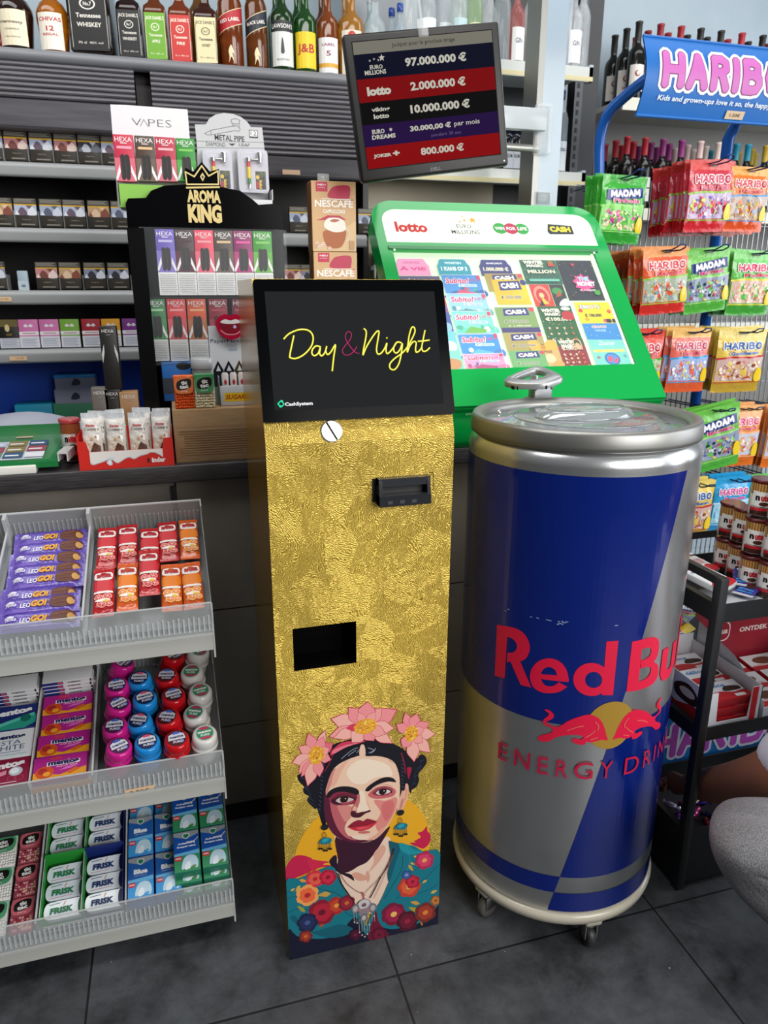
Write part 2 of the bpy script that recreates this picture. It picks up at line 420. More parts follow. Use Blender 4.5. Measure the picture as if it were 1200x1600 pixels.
for h in (ha, hb):
    q = [(h[0], h[1]), (h[2], h[1]), (h[2], h[3]), (h[0], h[3])]
    for i in range(4): g.face([Pf(*q[i-1], 0), Pf(*q[i], 0), Pf(*q[i], -.07), Pf(*q[i-1], -.07)], '08080A', 'black')
    g.face([Pf(u, v, -.07) for u, v in q], '08080A', 'black')
for x in (KX0, KX1):
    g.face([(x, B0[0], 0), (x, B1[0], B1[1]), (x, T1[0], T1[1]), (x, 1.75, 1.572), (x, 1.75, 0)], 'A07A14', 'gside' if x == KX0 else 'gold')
g.box(KX0, KX1, 1.75, 1.752, 0, 1.572, '5A4308', 'gside')
g.face([(KX0, T1[0], T1[1]), (KX1, T1[0], T1[1]), (KX1, 1.75, 1.572), (KX0, 1.75, 1.572)])
body = obj('body', g, kk)
# head: bezel, display
z0 = Spx(413, 661)[1]; z1 = SH-.004
g = G('060709', 'black')
RB = []
for cu, cv, aa in ((KW-.008, z1-.008, 0), (.008, z1-.008, 90), (.006, z0+.006, 180), (KW-.006, z0+.006, 270)):
    for k in range(5): a = R(aa+22.5*k); RB.append((cu+.0075*math.cos(a), cv+.0075*math.sin(a)))
g.prism(RB, lambda u, v, k: Ps(u, v, .001+.010*k), '060709', 'black')
bez = obj('screen_bezel', g, kk)
c = [Spx(411, 455), Spx(678, 453), Spx(692, 633), Spx(428, 645)]
s0, s1, t0, t1 = .021, KW-.021, z0+.021, SH-.028
g = G('17181A', 'scr'); A = Art(g, Ps, 'scr', n=.0114); A.rect(s0, t0, s1, t1, '202123', 'scr')
def SP(p): u, v = Spx(380+p[0]/3.4286, 420+p[1]/3.4286); return (u, v)
A = Art(g, Ps, 'em', n=.0118)
Yl = ['213,385;240,358;285,338;325,335;355,348;369,380;358,425;322,466;280,488;248,485;245,470;255,420;266,368',
 '408,428;385,422;366,440;362,462;375,474;395,462;406,434;403,462;413,475;428,462;437,440;440,425;436,450;445,468;462,455;478,428;487,420;478,480;470,555',
 '638,330;650,345;648,380;638,430;633,470;650,430;680,380;706,346;718,348;712,390;705,440;712,465;730,460;748,435;760,408;755,440;760,462;775,455;795,430;815,402;836,406;815,402;798,425;797,450;812,460;830,440;842,410;835,470;822,520;800,548;778,542;776,518;800,490;835,465;860,440;885,400;908,350;905,325;892,325;880,360;872,410;868,455;880,425;900,400;915,405;912,435;915,455;930,450;944,432',
 '962,340;952,390;945,430;952,450;970,448;987,432', '925,398;955,396;985,391', '758,379;761,382']
PTS = lambda st: [tuple(float(v) for v in p.split(',')) for p in st.split(';')]
for st in Yl:
    P = cr([SP(p) for p in PTS(st)], 5, False)
    A.line(P, .0044, '4A4406', 'scr'); 
for st in Yl:
    P = cr([SP(p) for p in PTS(st)], 5, False)
    A.line(P, .0027, 'F2EA28', 'scr'); 
for st in Yl:
    P = cr([SP(p) for p in PTS(st)], 5, False)
    A.line(P, .0010, 'FFFF9A', 'scr')
P = cr([SP(p) for p in PTS('612,463;592,458;562,425;540,388;540,362;555,348;571,362;562,392;535,425;522,450;535,471;565,468;592,440;598,425')], 5, False)
A.line(P, .0012, 'C8286E', 'scr')
u, v = SP((292, 733)); A.text('CashSystem', u, v, .0085, 'F4F4F4', SP((366, 730))[0]-SP((218, 730))[0], .03, mat='scr')
for pp in ('190,722;182,728;182,735;190,740;196,742', '204,742;211,736;211,728;204,722;198,718', '190,722;198,714;206,716', '204,742;197,748;188,745'):
    A.line([SP(p) for p in PTS(pp)], .0022, '2FD9A0', 'scr')
obj('display', g, bez)
# lock
lu, lv = Spx(518, 674)
g = G('D9DADB', 'mb'); rows = []
for r, n in ((.0, .0035), (.0198, .0035), (.0212, .0025), (.0212, 0)): rows.append([Ps(lu+r*math.cos(2*math.pi*k/28), lv+r*math.sin(2*math.pi*k/28), n) for k in range(28)])
g.grid(rows, 'DADBDC', 'mb', False, cu=True)
A = Art(g, Ps, 'black', n=.0037); A.line([Spx(510, 661), Spx(526, 687)], .0036, '0A0A0A'); obj('lock', g, kk)
# receipt mouth
g = G('1A1B1D', 'pr'); Mx = lambda u, v, n: Pf(hb[0]+u, hb[1]+v, n)
W = hb[2]-hb[0]; Hh = hb[3]-hb[1]
g.prism([(-.001, .0), (W+.001, 0), (W+.001, Hh), (-.001, Hh)], lambda u, v, k: Mx(u, v, -.05+.05*k), '131416')
def slab(u0, v0, u1, v1, n0, n1, col, mat='pr'):
    g.prism([(u0, v0), (u1, v0), (u1, v1), (u0, v1)], lambda u, v, k: Mx(u, v, n0+(n1-n0)*k), col, mat)
slab(.008, -.004, W-.004, Hh*.36, 0, .026, '2A2C2F', 'gl'); slab(.008, Hh*.72, W-.004, Hh+.002, 0, .018, '33363A', 'gl')
for u0 in (.008, W-.011): g.prism([(0, -.004), (.026, -.004), (.018, Hh), (0, Hh+.002)], lambda u, v, k, u0=u0: Mx(u0+.007*k, v, u), '26282B', 'gl')
A = Art(g, Mx, n=.0263)
for q in (.025, .05, .075): A.rect(q, .001, q+.010, .008, '3D4044')
rp = obj('receipt_printer', g, kk)
g = G('8A6B10', 'gold'); A = Art(g, Pf, 'black', n=.0004); q0 = Kpx(677, 738); q1 = Kpx(677, 766)
A.line([q0, q1], .0012, '3A2A05'); A.line([q0, (q0[0]-.009, q0[1])], .001, '3A2A05'); obj('access_flap', g, kk)
# ---- portrait print (traced on the front face)
g = G('101430', 'pr')
A = Art(g, Pf, 'pr', dn=.000004, n=.0003, clip=(0, 0.0005, KW, FH))
def X(st): return [Kpx(400+x/3.75, 1080+y/3.75) for x, y in PTS(st)]
def bl(st, col, k=4): A.blob(X(st), col, k)
def ln(st, w, col, k=4): A.line(X(st), w, col, k=k)
kc = X('630,960;1030,960'); r0 = (kc[1][0]-kc[0][0])
A.ell(kc[0][0], kc[0][1], r0*.97, r0*1.02, 'EDAE22', n=40)
bl('172,1040;215,975;260,960;320,975;345,1000;400,1008;350,1040;300,1066;240,1090;172,1108', 'C91F4C')
bl('300,985;360,990;430,1000;380,1015;450,1020;370,1035;330,1050', 'D5284E'); bl('938,885;925,878;965,855;945,830;975,820;1000,790;1005,820;1022,840;1018,885;985,920;955,915;900,890', 'C91F4C')
# braids and hair mass
bl('245,490;290,470;330,430;420,330;520,290;640,268;760,290;850,330;900,370;940,395;965,370;995,385;998,420;975,455;960,470;950,490;955,520;940,560;915,575;905,598;880,560;850,640;820,700;500,780;420,760;400,800;380,760;360,690;345,690;325,672;305,650;300,630;310,615;285,600;275,575;282,560;262,540;245,515', '0E0F1C')
bl('885,450;900,445;912,450;905,480;895,515;888,490', 'B01840')
for st in ('270,500;300,540;290,570;320,600;310,640;345,670', '975,400;960,430;965,445;930,480;935,510;910,550'): ln(st, .0016, '262C48')
for st in ('262,505;285,515', '285,560;310,575', '305,620;335,640', '985,400;960,410', '970,440;945,450', '955,490;925,500', '945,540;915,545'): ln(st, .0011, '39456A', 1)
# ear, neck
bl('850,600;862,555;885,540;894,565;888,620;870,670;850,705;828,705;826,660', 'EDB39C'); ln('868,580;880,570;878,610;862,650;848,665', .001, 'A65A50'); bl('850,640;862,630;858,670;842,690', 'C98873')
bl('475,830;478,960;470,1040;500,1120;560,1215;620,1290;690,1290;760,1180;805,1040;800,930;775,850;700,880', 'F2D5C0')
bl('468,850;480,985;470,1045;520,1062;560,1050;600,1025;650,1000;700,940;745,870;785,790;700,860;600,885', '3A1029')
bl('430,990;470,960;480,1040;520,1062;560,1075;575,1110;540,1090;480,1060;440,1020', '241026')
bl('560,1075;590,1060;640,1080;660,1100;600,1110', 'E0A38E'); bl('690,950;740,900;760,930;720,1000;660,1060;690,1000', 'E3AC97'); bl('640,1080;655,1050;668,1085;655,1120', 'DDA590')
# face
bl('620,372;520,395;445,465;408,560;396,660;410,760;450,835;520,875;610,888;690,870;750,820;800,740;832,660;843,580;836,480;800,405;720,375', 'F4CDB2')
bl('412,560;398,640;398,700;415,775;455,838;525,877;610,888;690,870;650,872;590,862;530,840;490,800;478,750;470,700;455,650;430,620', '5B1834')
bl('430,600;455,625;500,665;560,690;560,730;530,770;520,810;545,850;590,872;535,862;490,822;462,770;440,700', 'C2636A')
bl('470,650;540,668;578,690;556,735;528,765;505,740', 'DC8C84'); bl('440,470;470,455;450,520;430,570;412,610;410,560', 'D88E84')
bl('470,455;540,400;500,470;470,540;440,560;450,500', 'EDB59D')
bl('690,640;760,640;815,620;828,650;800,730;755,800;715,820;700,770;730,710', 'E48E84'); bl('740,660;800,640;805,700;765,760;740,720', 'DB7474')
bl('560,430;620,398;700,405;770,430;800,480;780,500;700,505;640,540;600,545;560,530;530,480', 'FBE6CF'); bl('700,840;740,800;760,790;740,830;690,866;650,872', 'E9A793')
bl('560,850;620,840;660,850;640,868;590,868', 'F7D9C4'); bl('600,822;650,818;670,826;640,834;605,832', 'C9706C')
# eyes
bl('425,628;455,595;510,588;570,595;598,618;600,650;560,662;500,668;450,662', '8E2C46'); bl('655,608;690,572;740,556;795,562;820,585;800,615;740,628;690,628', 'D0696E')
bl('440,640;470,612;520,604;570,612;588,628;560,648;500,662;460,660', '44142A'); bl('680,598;705,570;750,560;790,568;800,588;760,608;715,612', '8C3044')
bl('468,642;490,624;525,620;560,626;574,634;545,650;500,656', 'D9C2C0'); bl('700,594;720,580;755,574;782,580;786,590;756,602;722,606', 'E9D6D0')
A.ell(*Kpx(400+516/3.75, 1080+632/3.75), .0098, .0100, '20100F'); A.ell(*Kpx(400+742/3.75, 1080+586/3.75), .0094, .0094, '20100F')
A.ell(*Kpx(400+524/3.75, 1080+629/3.75), .0014, .0014, 'F4ECEA'); A.ell(*Kpx(400+750/3.75, 1080+583/3.75), .0014, .0014, 'F4ECEA')
bl('452,640;470,606;520,596;572,606;592,630;572,628;525,617;485,622;466,642', '6E2038', 3); bl('686,600;702,568;750,554;792,564;800,586;784,580;752,571;718,577;700,597', 'A84A58', 3); bl('500,652;545,646;575,634;560,652;510,662', 'B05060', 3)
ln('452,642;482,623;522,617;564,625;582,636', .0026, '120C14'); ln('692,598;718,578;752,571;784,578;794,590', .0024, '120C14')
for st in ('455,636;442,640', '470,650;455,662', '484,656;474,672', '788,592;798,596', '770,602;778,610'): ln(st, .0008, '201018', 1)
ln('450,585;500,575;560,592', .0014, '7A2038'); ln('690,562;740,542;800,556', .001, 'B05058')
bl('412,618;425,588;460,566;510,556;560,560;592,572;604,592;590,608;560,598;510,588;460,596;430,622', '17101B'); bl('640,582;652,560;690,532;735,508;775,502;805,510;820,532;780,528;735,538;695,556;662,584', '17101B')
# nose
bl('604,590;628,585;640,610;652,660;668,692;640,702;600,704;585,690;608,650', 'FBE3CD'); bl('600,600;582,650;568,668;555,700;560,722;585,712;592,690;606,650;608,610', 'C9706C'); bl('575,672;585,675;590,690;572,700;566,690', 'EDB9A4')
bl('556,706;575,700;592,712;620,706;645,702;666,694;670,704;640,716;608,738;570,738;555,724', '4A1426'); bl('640,610;652,640;668,680;664,690;650,660', 'F0B9A2')
# mouth
bl('536,796;560,772;590,756;612,754;628,760;650,746;680,752;707,762;680,772;640,782;600,788;560,796', '951C33'); bl('545,797;600,789;650,782;706,764;688,788;655,808;615,818;575,814', 'CF2B40')
ln('536,796;570,792;620,786;660,778;707,762', .0013, '3A0A18'); bl('590,800;640,794;665,790;640,803;605,808', 'E46068')
ln('700,765;712,758', .001, '7A2A36', 1); ln('620,740;632,752', .0008, 'D98D80', 1)
# front hair, parting
bl('612,322;560,325;490,355;430,415;396,500;378,600;362,690;385,745;396,690;400,620;412,560;442,475;480,430;540,398;590,380;608,372', '0F101E')
bl('634,318;720,322;800,345;848,390;868,450;876,530;868,580;852,572;846,520;834,450;806,412;760,388;700,378;640,376', '0F101E')
bl('612,318;634,316;640,374;606,374', 'F2C9B2')
for st in ('596,330;560,345;500,395', '585,345;560,362;540,378', '605,340;590,360', '655,330;690,345;660,360', '700,332;690,350;670,362'): ln(st, .0011, 'B9C0D8')
for st in ('820,415;835,440;830,470', '835,470;845,500;842,540', '790,390;812,400', '780,400;800,415;825,410;822,395'): ln(st, .0008, '0F101E')
for y0 in range(420, 690, 24): ln(f'{388-(y0-420)//12},{y0};{398-(y0-420)//12},{y0+12}', .0011, '50587A', 1)
for y0 in range(400, 560, 22): ln(f'852,{y0};864,{y0+10}', .0011, '50587A', 1)
ln('455,360;430,420;400,470', .0022, '8A2038'); ln('850,360;868,420;874,480', .0022, 'A02040')
# crown band and flowers
bl('440,350;500,300;570,290;640,290;600,305;540,320;480,350;440,375', 'D43A5C'); bl('450,345;520,315;600,300;520,330;455,365', 'F07A8C')
def petal(cx, cy, tx, ty, w, col, ed='C8405E'):
    L = math.hypot(tx-cx, ty-cy); ax, ay = (tx-cx)/L, (ty-cy)/L; nx, ny = -ay, ax
    q = [(cx, cy), (cx+ax*L*.35+nx*w*.75, cy+ay*L*.35+ny*w*.75), (cx+ax*L*.65+nx*w, cy+ay*L*.65+ny*w), (tx-ax*L*.08+nx*w*.25, ty-ay*L*.08+ny*w*.25), (tx, ty),
         (tx-ax*L*.08-nx*w*.25, ty-ay*L*.08-ny*w*.25), (cx+ax*L*.65-nx*w, cy+ay*L*.65-ny*w), (cx+ax*L*.35-nx*w*.75, cy+ay*L*.35-ny*w*.75)]
    P = [Kpx(400+x/3.75, 1080+y/3.75) for x, y in cr(q, 3)]; A.poly(P, ed)
    c0 = Kpx(400+(cx+tx)/7.5, 1080+(cy+ty)/7.5)
    A.poly([(c0[0]+(x-c0[0])*.93, c0[1]+(y-c0[1])*.93) for x, y in P], col)
def flower(cx, cy, tips, cw, ch):
    for tx, ty, w, col in tips: petal(cx, cy, tx, ty, w, col)
    q = Kpx(400+cx/3.75, 1080+cy/3.75); rr_ = random.Random(int(cx))
    sc = .00042
    A.ell(q[0], q[1], cw*sc*.9, ch*sc*1.05, 'EFA636', n=14)
    for k in range(80):
        a = rr_.random()*6.28; r = math.sqrt(rr_.random()); A.ell(q[0]+cw*sc*r*math.cos(a), q[1]+ch*sc*r*math.sin(a), .0027, .0019, rr_.choice(['F6C23A', 'F2A92A', 'FBDB6A', 'D98A1E']), n=6)
    for k in range(10):
        a = rr_.random()*6.28; A.ell(q[0]+cw*.35*sc*math.cos(a), q[1]+ch*.35*sc*math.sin(a), .0014, .0010, '8A3A18', n=6)
a_, b_, c_, d_ = 'F5959A', 'F9B7AC', 'F7A6A0', 'E8707E'
flower(640, 205, [(436, 160, 48, b_), (425, 265, 40, c_), (828, 105, 46, a_), (812, 215, 40, b_), (800, 305, 34, b_), (540, 92, 44, a_), (738, 95, 36, c_), (655, 58, 52, a_), (600, 120, 26, c_), (700, 118, 26, c_), (450, 275, 34, b_), (560, 300, 44, b_), (525, 215, 22, 'DC3A5C'), (690, 290, 46, a_), (760, 250, 34, c_)], 68, 45)
flower(352, 372, [(452, 300, 30, d_), (405, 225, 24, b_), (305, 243, 34, a_), (395, 262, 28, a_), (246, 322, 30, c_), (208, 418, 34, b_), (246, 478, 30, c_), (262, 500, 26, a_), (300, 556, 36, b_), (372, 500, 32, a_), (440, 400, 30, a_), (430, 330, 28, c_)], 45, 55)
flower(908, 245, [(872, 120, 28, a_), (820, 190, 30, a_), (942, 125, 34, a_), (1012, 178, 34, a_), (1050, 248, 34, b_), (1020, 358, 36, b_), (925, 412, 38, b_), (858, 330, 34, a_), (975, 300, 30, c_), (985, 215, 26, c_)], 42, 48)
# shawl
bl('165,1130;250,1092;330,1060;400,1030;440,1020;468,1045;490,1110;530,1180;580,1240;620,1310;645,1400;650,1520;190,1640;165,1500', '11788A', 3)
bl('778,880;800,878;840,888;880,895;930,905;980,935;1090,965;1100,1420;700,1500;640,1420;672,1310;720,1240;762,1150;800,1050;810,960', '11788A', 3)
bl('778,880;800,878;838,890;850,905;830,960;805,1040;780,1110;770,1060;790,980', '0C5C6E'); bl('838,888;885,895;925,925;980,935;940,950;890,950;850,930', '1C93A2')
bl('186,1395;240,1430;330,1445;420,1440;500,1400;560,1330;600,1330;640,1420;700,1370;790,1390;900,1370;1000,1330;1090,1240;1100,1500;190,1640', '12142E', 3)
bl('200,1330;300,1400;430,1440;540,1420;570,1390;500,1360;420,1380;340,1400;280,1380;230,1310', '0E6072'); bl('700,1280;720,1350;780,1430;700,1460;655,1440;670,1370', '6E1230')
for st, w, c in (('175,1175;260,1150;360,1150;430,1170', .0012, '0A3C4C'), ('180,1215;250,1190;330,1185', .001, '0A3C4C'), ('470,1060;500,1130;560,1210', .002, '0A2C3A'), ('860,960;850,1040;800,1130;750,1210', .0016, '0A4656'), ('1000,960;960,1020;900,1060', .0013, '0A5464'), ('1070,1010;980,1100;900,1150;820,1210', .0013, '0A4656'),
                 ('190,1290;260,1270;330,1290', .0012, '0A4656'), ('880,910;900,990;870,1080', .001, '35A8B4'), ('400,1160;470,1180;540,1230', .0012, '0A3C4C'), ('900,1190;980,1170;1060,1130', .0011, '0A4656'), ('520,1290;590,1330', .0011, '072A3A')): ln(st, w, c)
def fl(cx, cy, r, col, cen, n=6, edge=None):
    rr_ = random.Random(int(cx*7+cy)); a0 = rr_.random()
    for k in range(n):
        a = a0+6.283*k/n; q = Kpx(400+(cx+r*.55*math.cos(a))/3.75, 1080+(cy+r*.55*math.sin(a))/3.75); A.ell(q[0], q[1], r*.00026, r*.00026, edge or col, n=9, rot=-a)
    for k in range(n):
        a = a0+.2+6.283*k/n; q = Kpx(400+(cx+r*.42*math.cos(a))/3.75, 1080+(cy+r*.42*math.sin(a))/3.75); A.ell(q[0], q[1], r*.00017, r*.00018, col, n=8, rot=-a)
    q = Kpx(400+cx/3.75, 1080+cy/3.75); A.ell(q[0], q[1], r*.00013, r*.00013, cen, n=8)
def leaf(x0, y0, x1, y1, col): petal(x0, y0, x1, y1, math.hypot(x1-x0, y1-y0)*.2, col, '7A6A20')
for q in ((230, 1170, 260, 1130, 'D9B45A'), (230, 1150, 200, 1165, 'D9B45A'), (360, 1190, 440, 1180, 'C9A050'), (300, 1110, 250, 1100, 'E8A04A'), (470, 1240, 430, 1290, '8A9A4A'), (370, 1380, 400, 1350, 'B0502E'), (300, 1430, 260, 1440, 'B0502E'), (930, 1010, 900, 1000, 'D9B45A'), (920, 1050, 890, 1010, 'C9A050'), (950, 970, 920, 960, 'D9B45A'), (970, 1120, 1000, 1100, 'D9B45A'), (900, 1230, 960, 1240, 'C9A050'), (1060, 1160, 1020, 1180, 'D9B45A'), (960, 1340, 975, 1370, 'B07A3A'), (890, 1260, 960, 1290, 'A8A040'), (240, 1250, 290, 1290, '9AA04A'), (180, 1265, 170, 1290, 'C02040')): leaf(*q)
for q in ((345, 1095, 48, 'E8604A', 'C22038', 6, 'D9304A'), (420, 1085, 45, 'D42A48', '8A1430', 6, 'B01A38'), (300, 1190, 60, 'EF6B3E', 'B8242E', 6, 'F2A65A'), (385, 1290, 72, 'B8203A', '6A1028', 7, '8E1630'), (470, 1250, 50, 'C8442E', 'E8A040', 6, 'B02A2A'), (530, 1235, 45, '9A2438', 'D07030', 6, '7A1C30'), (300, 1350, 55, '24305E', '4A5A90', 6, '1A2448'), (290, 1430, 36, 'A83A2A', 'D07030', 5, '7A2424'),
          (985, 985, 52, 'D9406A', 'F2A65A', 6, 'B82A54'), (895, 1140, 62, 'E0603A', 'F0B050', 6, 'C8402E'), (915, 1110, 40, 'C92A44', '8A1430', 5, 'A81834'), (880, 1070, 26, '4A6AA8', '9AB0E0', 5, '2F4A8A'), (805, 1300, 66, 'A01C48', 'F0C060', 7, '7A1438'), (885, 1340, 60, '6E1230', 'A02040', 6, '4E0C24'), (990, 1290, 58, 'A83A2A', 'E08A3A', 6, '7A2A24'), (1050, 1220, 30, 'C9803A', '8A3A20', 5, 'A86030'), (580, 1420, 36, '4A1030', '7A2040', 5, '3A0C26'), (720, 1420, 40, '7A1434', '4E0C24', 6, '5E1030')): fl(*q)
# chains and pendant
ln('482,1060;500,1120;540,1180;575,1232', .0024, '3A1220'); ln('490,1060;530,1120;590,1165;625,1180;640,1190', .0014, '6E2430'); ln('806,915;780,1000;730,1080;690,1160;665,1205', .0028, '3A1220')
ln('800,930;770,1010;720,1090;660,1150;632,1180', .0013, '6E2430'); ln('800,950;740,1100;690,1205', .0011, 'A86A5A'); ln('620,1170;632,1210', .003, 'B5505A', 1)
for dx, dy, rx, ry, c in ((630, 1245, 46, 36, '8F8A90'), (630, 1240, 36, 28, 'CFCACC'), (580, 1268, 26, 28, '77727A'), (682, 1262, 26, 28, '77727A'), (580, 1268, 15, 18, 'B8B2B6'), (682, 1262, 15, 18, 'B8B2B6'), (630, 1290, 34, 24, '8A8088'), (630, 1320, 24, 26, '6E6870'), (630, 1320, 14, 16, 'BDB6BA'), (630, 1245, 16, 12, '7A5A62'), (605, 1275, 10, 8, 'C07A6E'), (655, 1275, 10, 8, 'C07A6E')):
    q = Kpx(400+dx/3.75, 1080+dy/3.75); A.ell(q[0], q[1], rx*.00040, ry*.00050, c)
for x0 in range(570, 695, 15): ln(f'{x0},{1290 if x0 < 600 or x0 > 665 else 1330};{x0+4},{1340 if x0 < 600 or x0 > 665 else 1400}', .0012, 'A8A2A6', 1)
for x0, y0 in ((575, 1345), (590, 1350), (605, 1405), (620, 1420), (635, 1430), (650, 1415), (662, 1360), (690, 1310)): q = Kpx(400+x0/3.75, 1080+y0/3.75); A.ell(q[0], q[1], .0022, .003, 'C4BEC2', n=8)
# earrings
for cx, cy in ((402, 790), (845, 705)):
    dy = cy-790; S = lambda st: ';'.join(f'{float(p.split(",")[0])+cx-402},{float(p.split(",")[1])+dy}' for p in st.split(';'))
    q = Kpx(400+cx/3.75, 1080+cy/3.75); A.ell(q[0], q[1], .009, .0085, '1A1A22', n=10)
    ln(S('402,818;390,830;392,845;404,850;412,838;402,820'), .0016, '8A6A3A')
    bl(S('366,884;372,872;392,852;415,850;440,856;440,872;425,886;395,890'), '147A8E', 3); bl(S('385,868;400,858;425,858;415,872;395,880'), '2BA3B4', 3)
    for k, x0 in enumerate((370, 384, 398, 412, 426, 436)):
        ln(S(f'{x0},882;{x0},{910+(10 if k in (2, 3) else 0)}'), .0014, '6A5A3A', 1); q = Kpx(400+(x0+cx-402)/3.75, 1080+(dy+916+(10 if k in (2, 3) else 0))/3.75); A.ell(q[0], q[1], .0030, .0034, '15151C', n=8)
obj('portrait_print', g, kk)['label'] = 'printed portrait of a dark-haired woman in a pink flower crown and teal shawl'
# ================================================================= the can-shaped drinks cooler
CX, CY, CR = .886, 1.445, .257
cn = thing('can_cooler', 'giant blue and silver drinks can cooler standing on castors beside the golden terminal', 'drinks cooler', (CX, CY, 0))
def CPX(px, py):                                           # pixel -> (arc length, height) on the can, arc 0 faces the lens
    d = ray(px, py); A_ = d[0]**2+d[1]**2; B_ = -2*(d[0]*CX+d[1]*CY); C_ = CX*CX+CY*CY-CR*CR; D = max(B_*B_-4*A_*C_, 0)
    t = (-B_-math.sqrt(D))/(2*A_); x, y, z = d[0]*t-CX, d[1]*t-CY, H+d[2]*t
    return (math.atan2(x-0, -y)*CR, z)
def CF(s, z, n): a = s/CR; return ((CR+n)*math.sin(a), -(CR+n)*math.cos(a), z)
g = G('C9CBCC', 'silver')
prof = [(.235, .118), (.252, .12), (CR, .128)]+[(CR, .128+(1.195-.128)*i/6) for i in range(1, 7)]+[(CR-.001, 1.205), (CR, 1.215), (CR-.002, 1.228), (CR-.010, 1.240), (CR-.020, 1.249), (CR-.022, 1.256)]
g.lathe(prof, 96, 'C9CBCC', 'silver', cap=False)
d0 = CPX(1072, 742); d1 = CPX(854, 1424); dg = lambda z: d0[0]+(d1[0]-d0[0])*(z-d0[1])/(d1[1]-d0[1])
zt = 1.2; zb = .128; zm = CPX(800, 1112)[1]; zs1 = CPX(873, 1370)[1]; zs0 = CPX(865, 1394)[1]
A = Art(g, CF, 'blue', n=.0006, seg=.012)
BL = '05217A'; L0, R1 = -.52, .62
A.poly([(L0, zm), (dg(zm), zm), (dg(zt), zt), (L0, zt)], BL, 'blue'); A.n = .0006
A.poly([(L0, zs0), (dg(zs0), zs0), (dg(zs1), zs1), (L0, zs1)], BL, 'blue'); A.n = .0006
A.poly([(dg(zm), zm), (dg(zs1), zs1), (R1, zs1), (R1, zm)], BL, 'blue'); A.n = .0006
A.poly([(dg(zs0), zs0), (dg(zb), zb), (R1, zb), (R1, zs0)], BL, 'blue'); A.n = .0006
A.poly([(R1, zm), (R1+.35, zm), (R1+.28, zt), (R1-.0, zt)], BL, 'blue')
body = obj('can_body', g, cn)
g = G('E3163F', 'pr'); A = Art(g, CF, 'pr', n=.0012, seg=.010, dn=.0002)
RED = 'DE1440'
def fit(t, x0, x1, yb0, yt0, bold=.05, col=RED):
    (s0_, za), (s1_, zb_) = CPX(*x0), CPX(*x1); _, zc_ = CPX(*yt0); _, zd_ = CPX(*yb0)
    A.text(t, (s0_+s1_)/2, (zc_+zd_)/2, zc_-zd_, col, s1_-s0_, bold, res=8)
qq = CPX(978, 1072); q2 = CPX(984, 1002); rh = q2[1]-qq[1]
def Z(st): return [CPX(700+x/2.79, 940+y/2.79) for x, y in PTS(st)]
def strip(a, b):
    a, b = Z(a), Z(b); a2, b2 = [a[0]], [b[0]]
    nn = A.n
    def den(L):
        L = cr(L, 3, False); return L
    a, b = den(a), den(b)
    A.n += 1e-5
    for i in range(len(a)-1): A.raw([a[i], a[i+1], b[i+1], b[i]], RED)
    A.n += 1e-5
def quad(st): A.n += 1e-5; A.raw(Z(st), RED); A.n += 1e-5
quad('215,100;262,107;248,333;205,322'); strip('250,105;300,117;338,145;357,190;350,232;322,258;258,262', '256,152;276,158;294,172;302,195;296,212;282,221;260,222'); quad('262,232;312,248;364,374;318,362')
strip('526,343;518,300;490,262;445,246;400,256;368,288;358,325;370,368;405,393;450,398;490,390;520,370', '476,322;468,298;450,286;436,284;420,291;409,305;406,322;408,340;420,360;440,368;465,364;484,350'); quad('406,314;500,322;526,330;526,349;406,336')
quad('690,173;742,169;718,406;670,406')
_o = [(625+79*math.cos(t), 338+72*math.sin(t)) for t in [2*math.pi*i/24 for i in range(25)]]; _i = [(634+37*math.cos(t), 340+35*math.sin(t)) for t in [2*math.pi*i/24 for i in range(25)]]
_s = lambda L: ';'.join(f'{x},{y}' for x, y in L)
strip(_s(_o), _s(_i))
quad('801,174;848,163;825,384;776,393'); strip('835,167;885,155;912,160;918,185;914,225;898,258;868,272;838,276', '846,207;864,200;878,200;884,212;880,230;868,244;852,252;840,255'); strip('838,262;880,258;910,272;916,300;908,335;884,362;845,380;800,390', '838,292;860,284;878,284;883,298;876,318;862,334;846,342;828,348')
bE = CPX(1029, 1040)[0]+.008; zb0 = CPX(777, 1059)[1]+.004
for x0, x1, z1_ in ((bE, bE+.026, .085), (bE+.050, bE+.076, .085), (bE+.094, bE+.120, .130), (bE+.136, bE+.162, .130)): A.raw([(x0, zb0+(.02 if z1_ < .1 else 0)), (x1, zb0+(.02 if z1_ < .1 else 0)), (x1, zb0+z1_), (x0, zb0+z1_)], RED)
A.n += 1e-5; A.raw([(bE, zb0+.025), (bE+.012, zb0+.004), (bE+.035, zb0), (bE+.052, zb0), (bE+.076, zb0+.025), (bE+.052, zb0+.03), (bE+.038, zb0+.024), (bE+.026, zb0+.03)], RED); A.n += .0003
sc_ = CPX(954, 1133); A.ell(sc_[0], sc_[1], (CPX(990, 1133)[0]-CPX(918, 1133)[0])/2, (CPX(954, 1097)[1]-CPX(954, 1170)[1])/2, 'A8842E', 'pr', n=32)
A.blob(Z('420,470;440,470;462,490;455,510;432,520;440,535;480,545;520,520;570,500;620,490;660,510;680,545;690,585;695,602;670,600;650,605;620,612;600,608;598,620;575,622;545,612;540,598;560,595;575,600;590,590;570,580;520,580;470,590;440,608;400,606;392,592;410,580;450,570;455,550;420,535;415,515;435,498;440,485'), RED, 2)
rb = [(2*sc_[0]-u, v) for u, v in Z('420,470;440,470;462,490;455,510;432,520;440,535;480,545;520,520;570,500;620,490;660,510;680,545;690,585;695,602;670,600;650,605;620,612;600,608;598,620;575,622;545,612;540,598;560,595;575,600;590,590;570,580;520,580;470,590;440,608;400,606;392,592;410,580;450,570;455,550;420,535;415,515;435,498;440,485')]
A.blob([(u+.004, v) for u, v in rb], RED, 2)
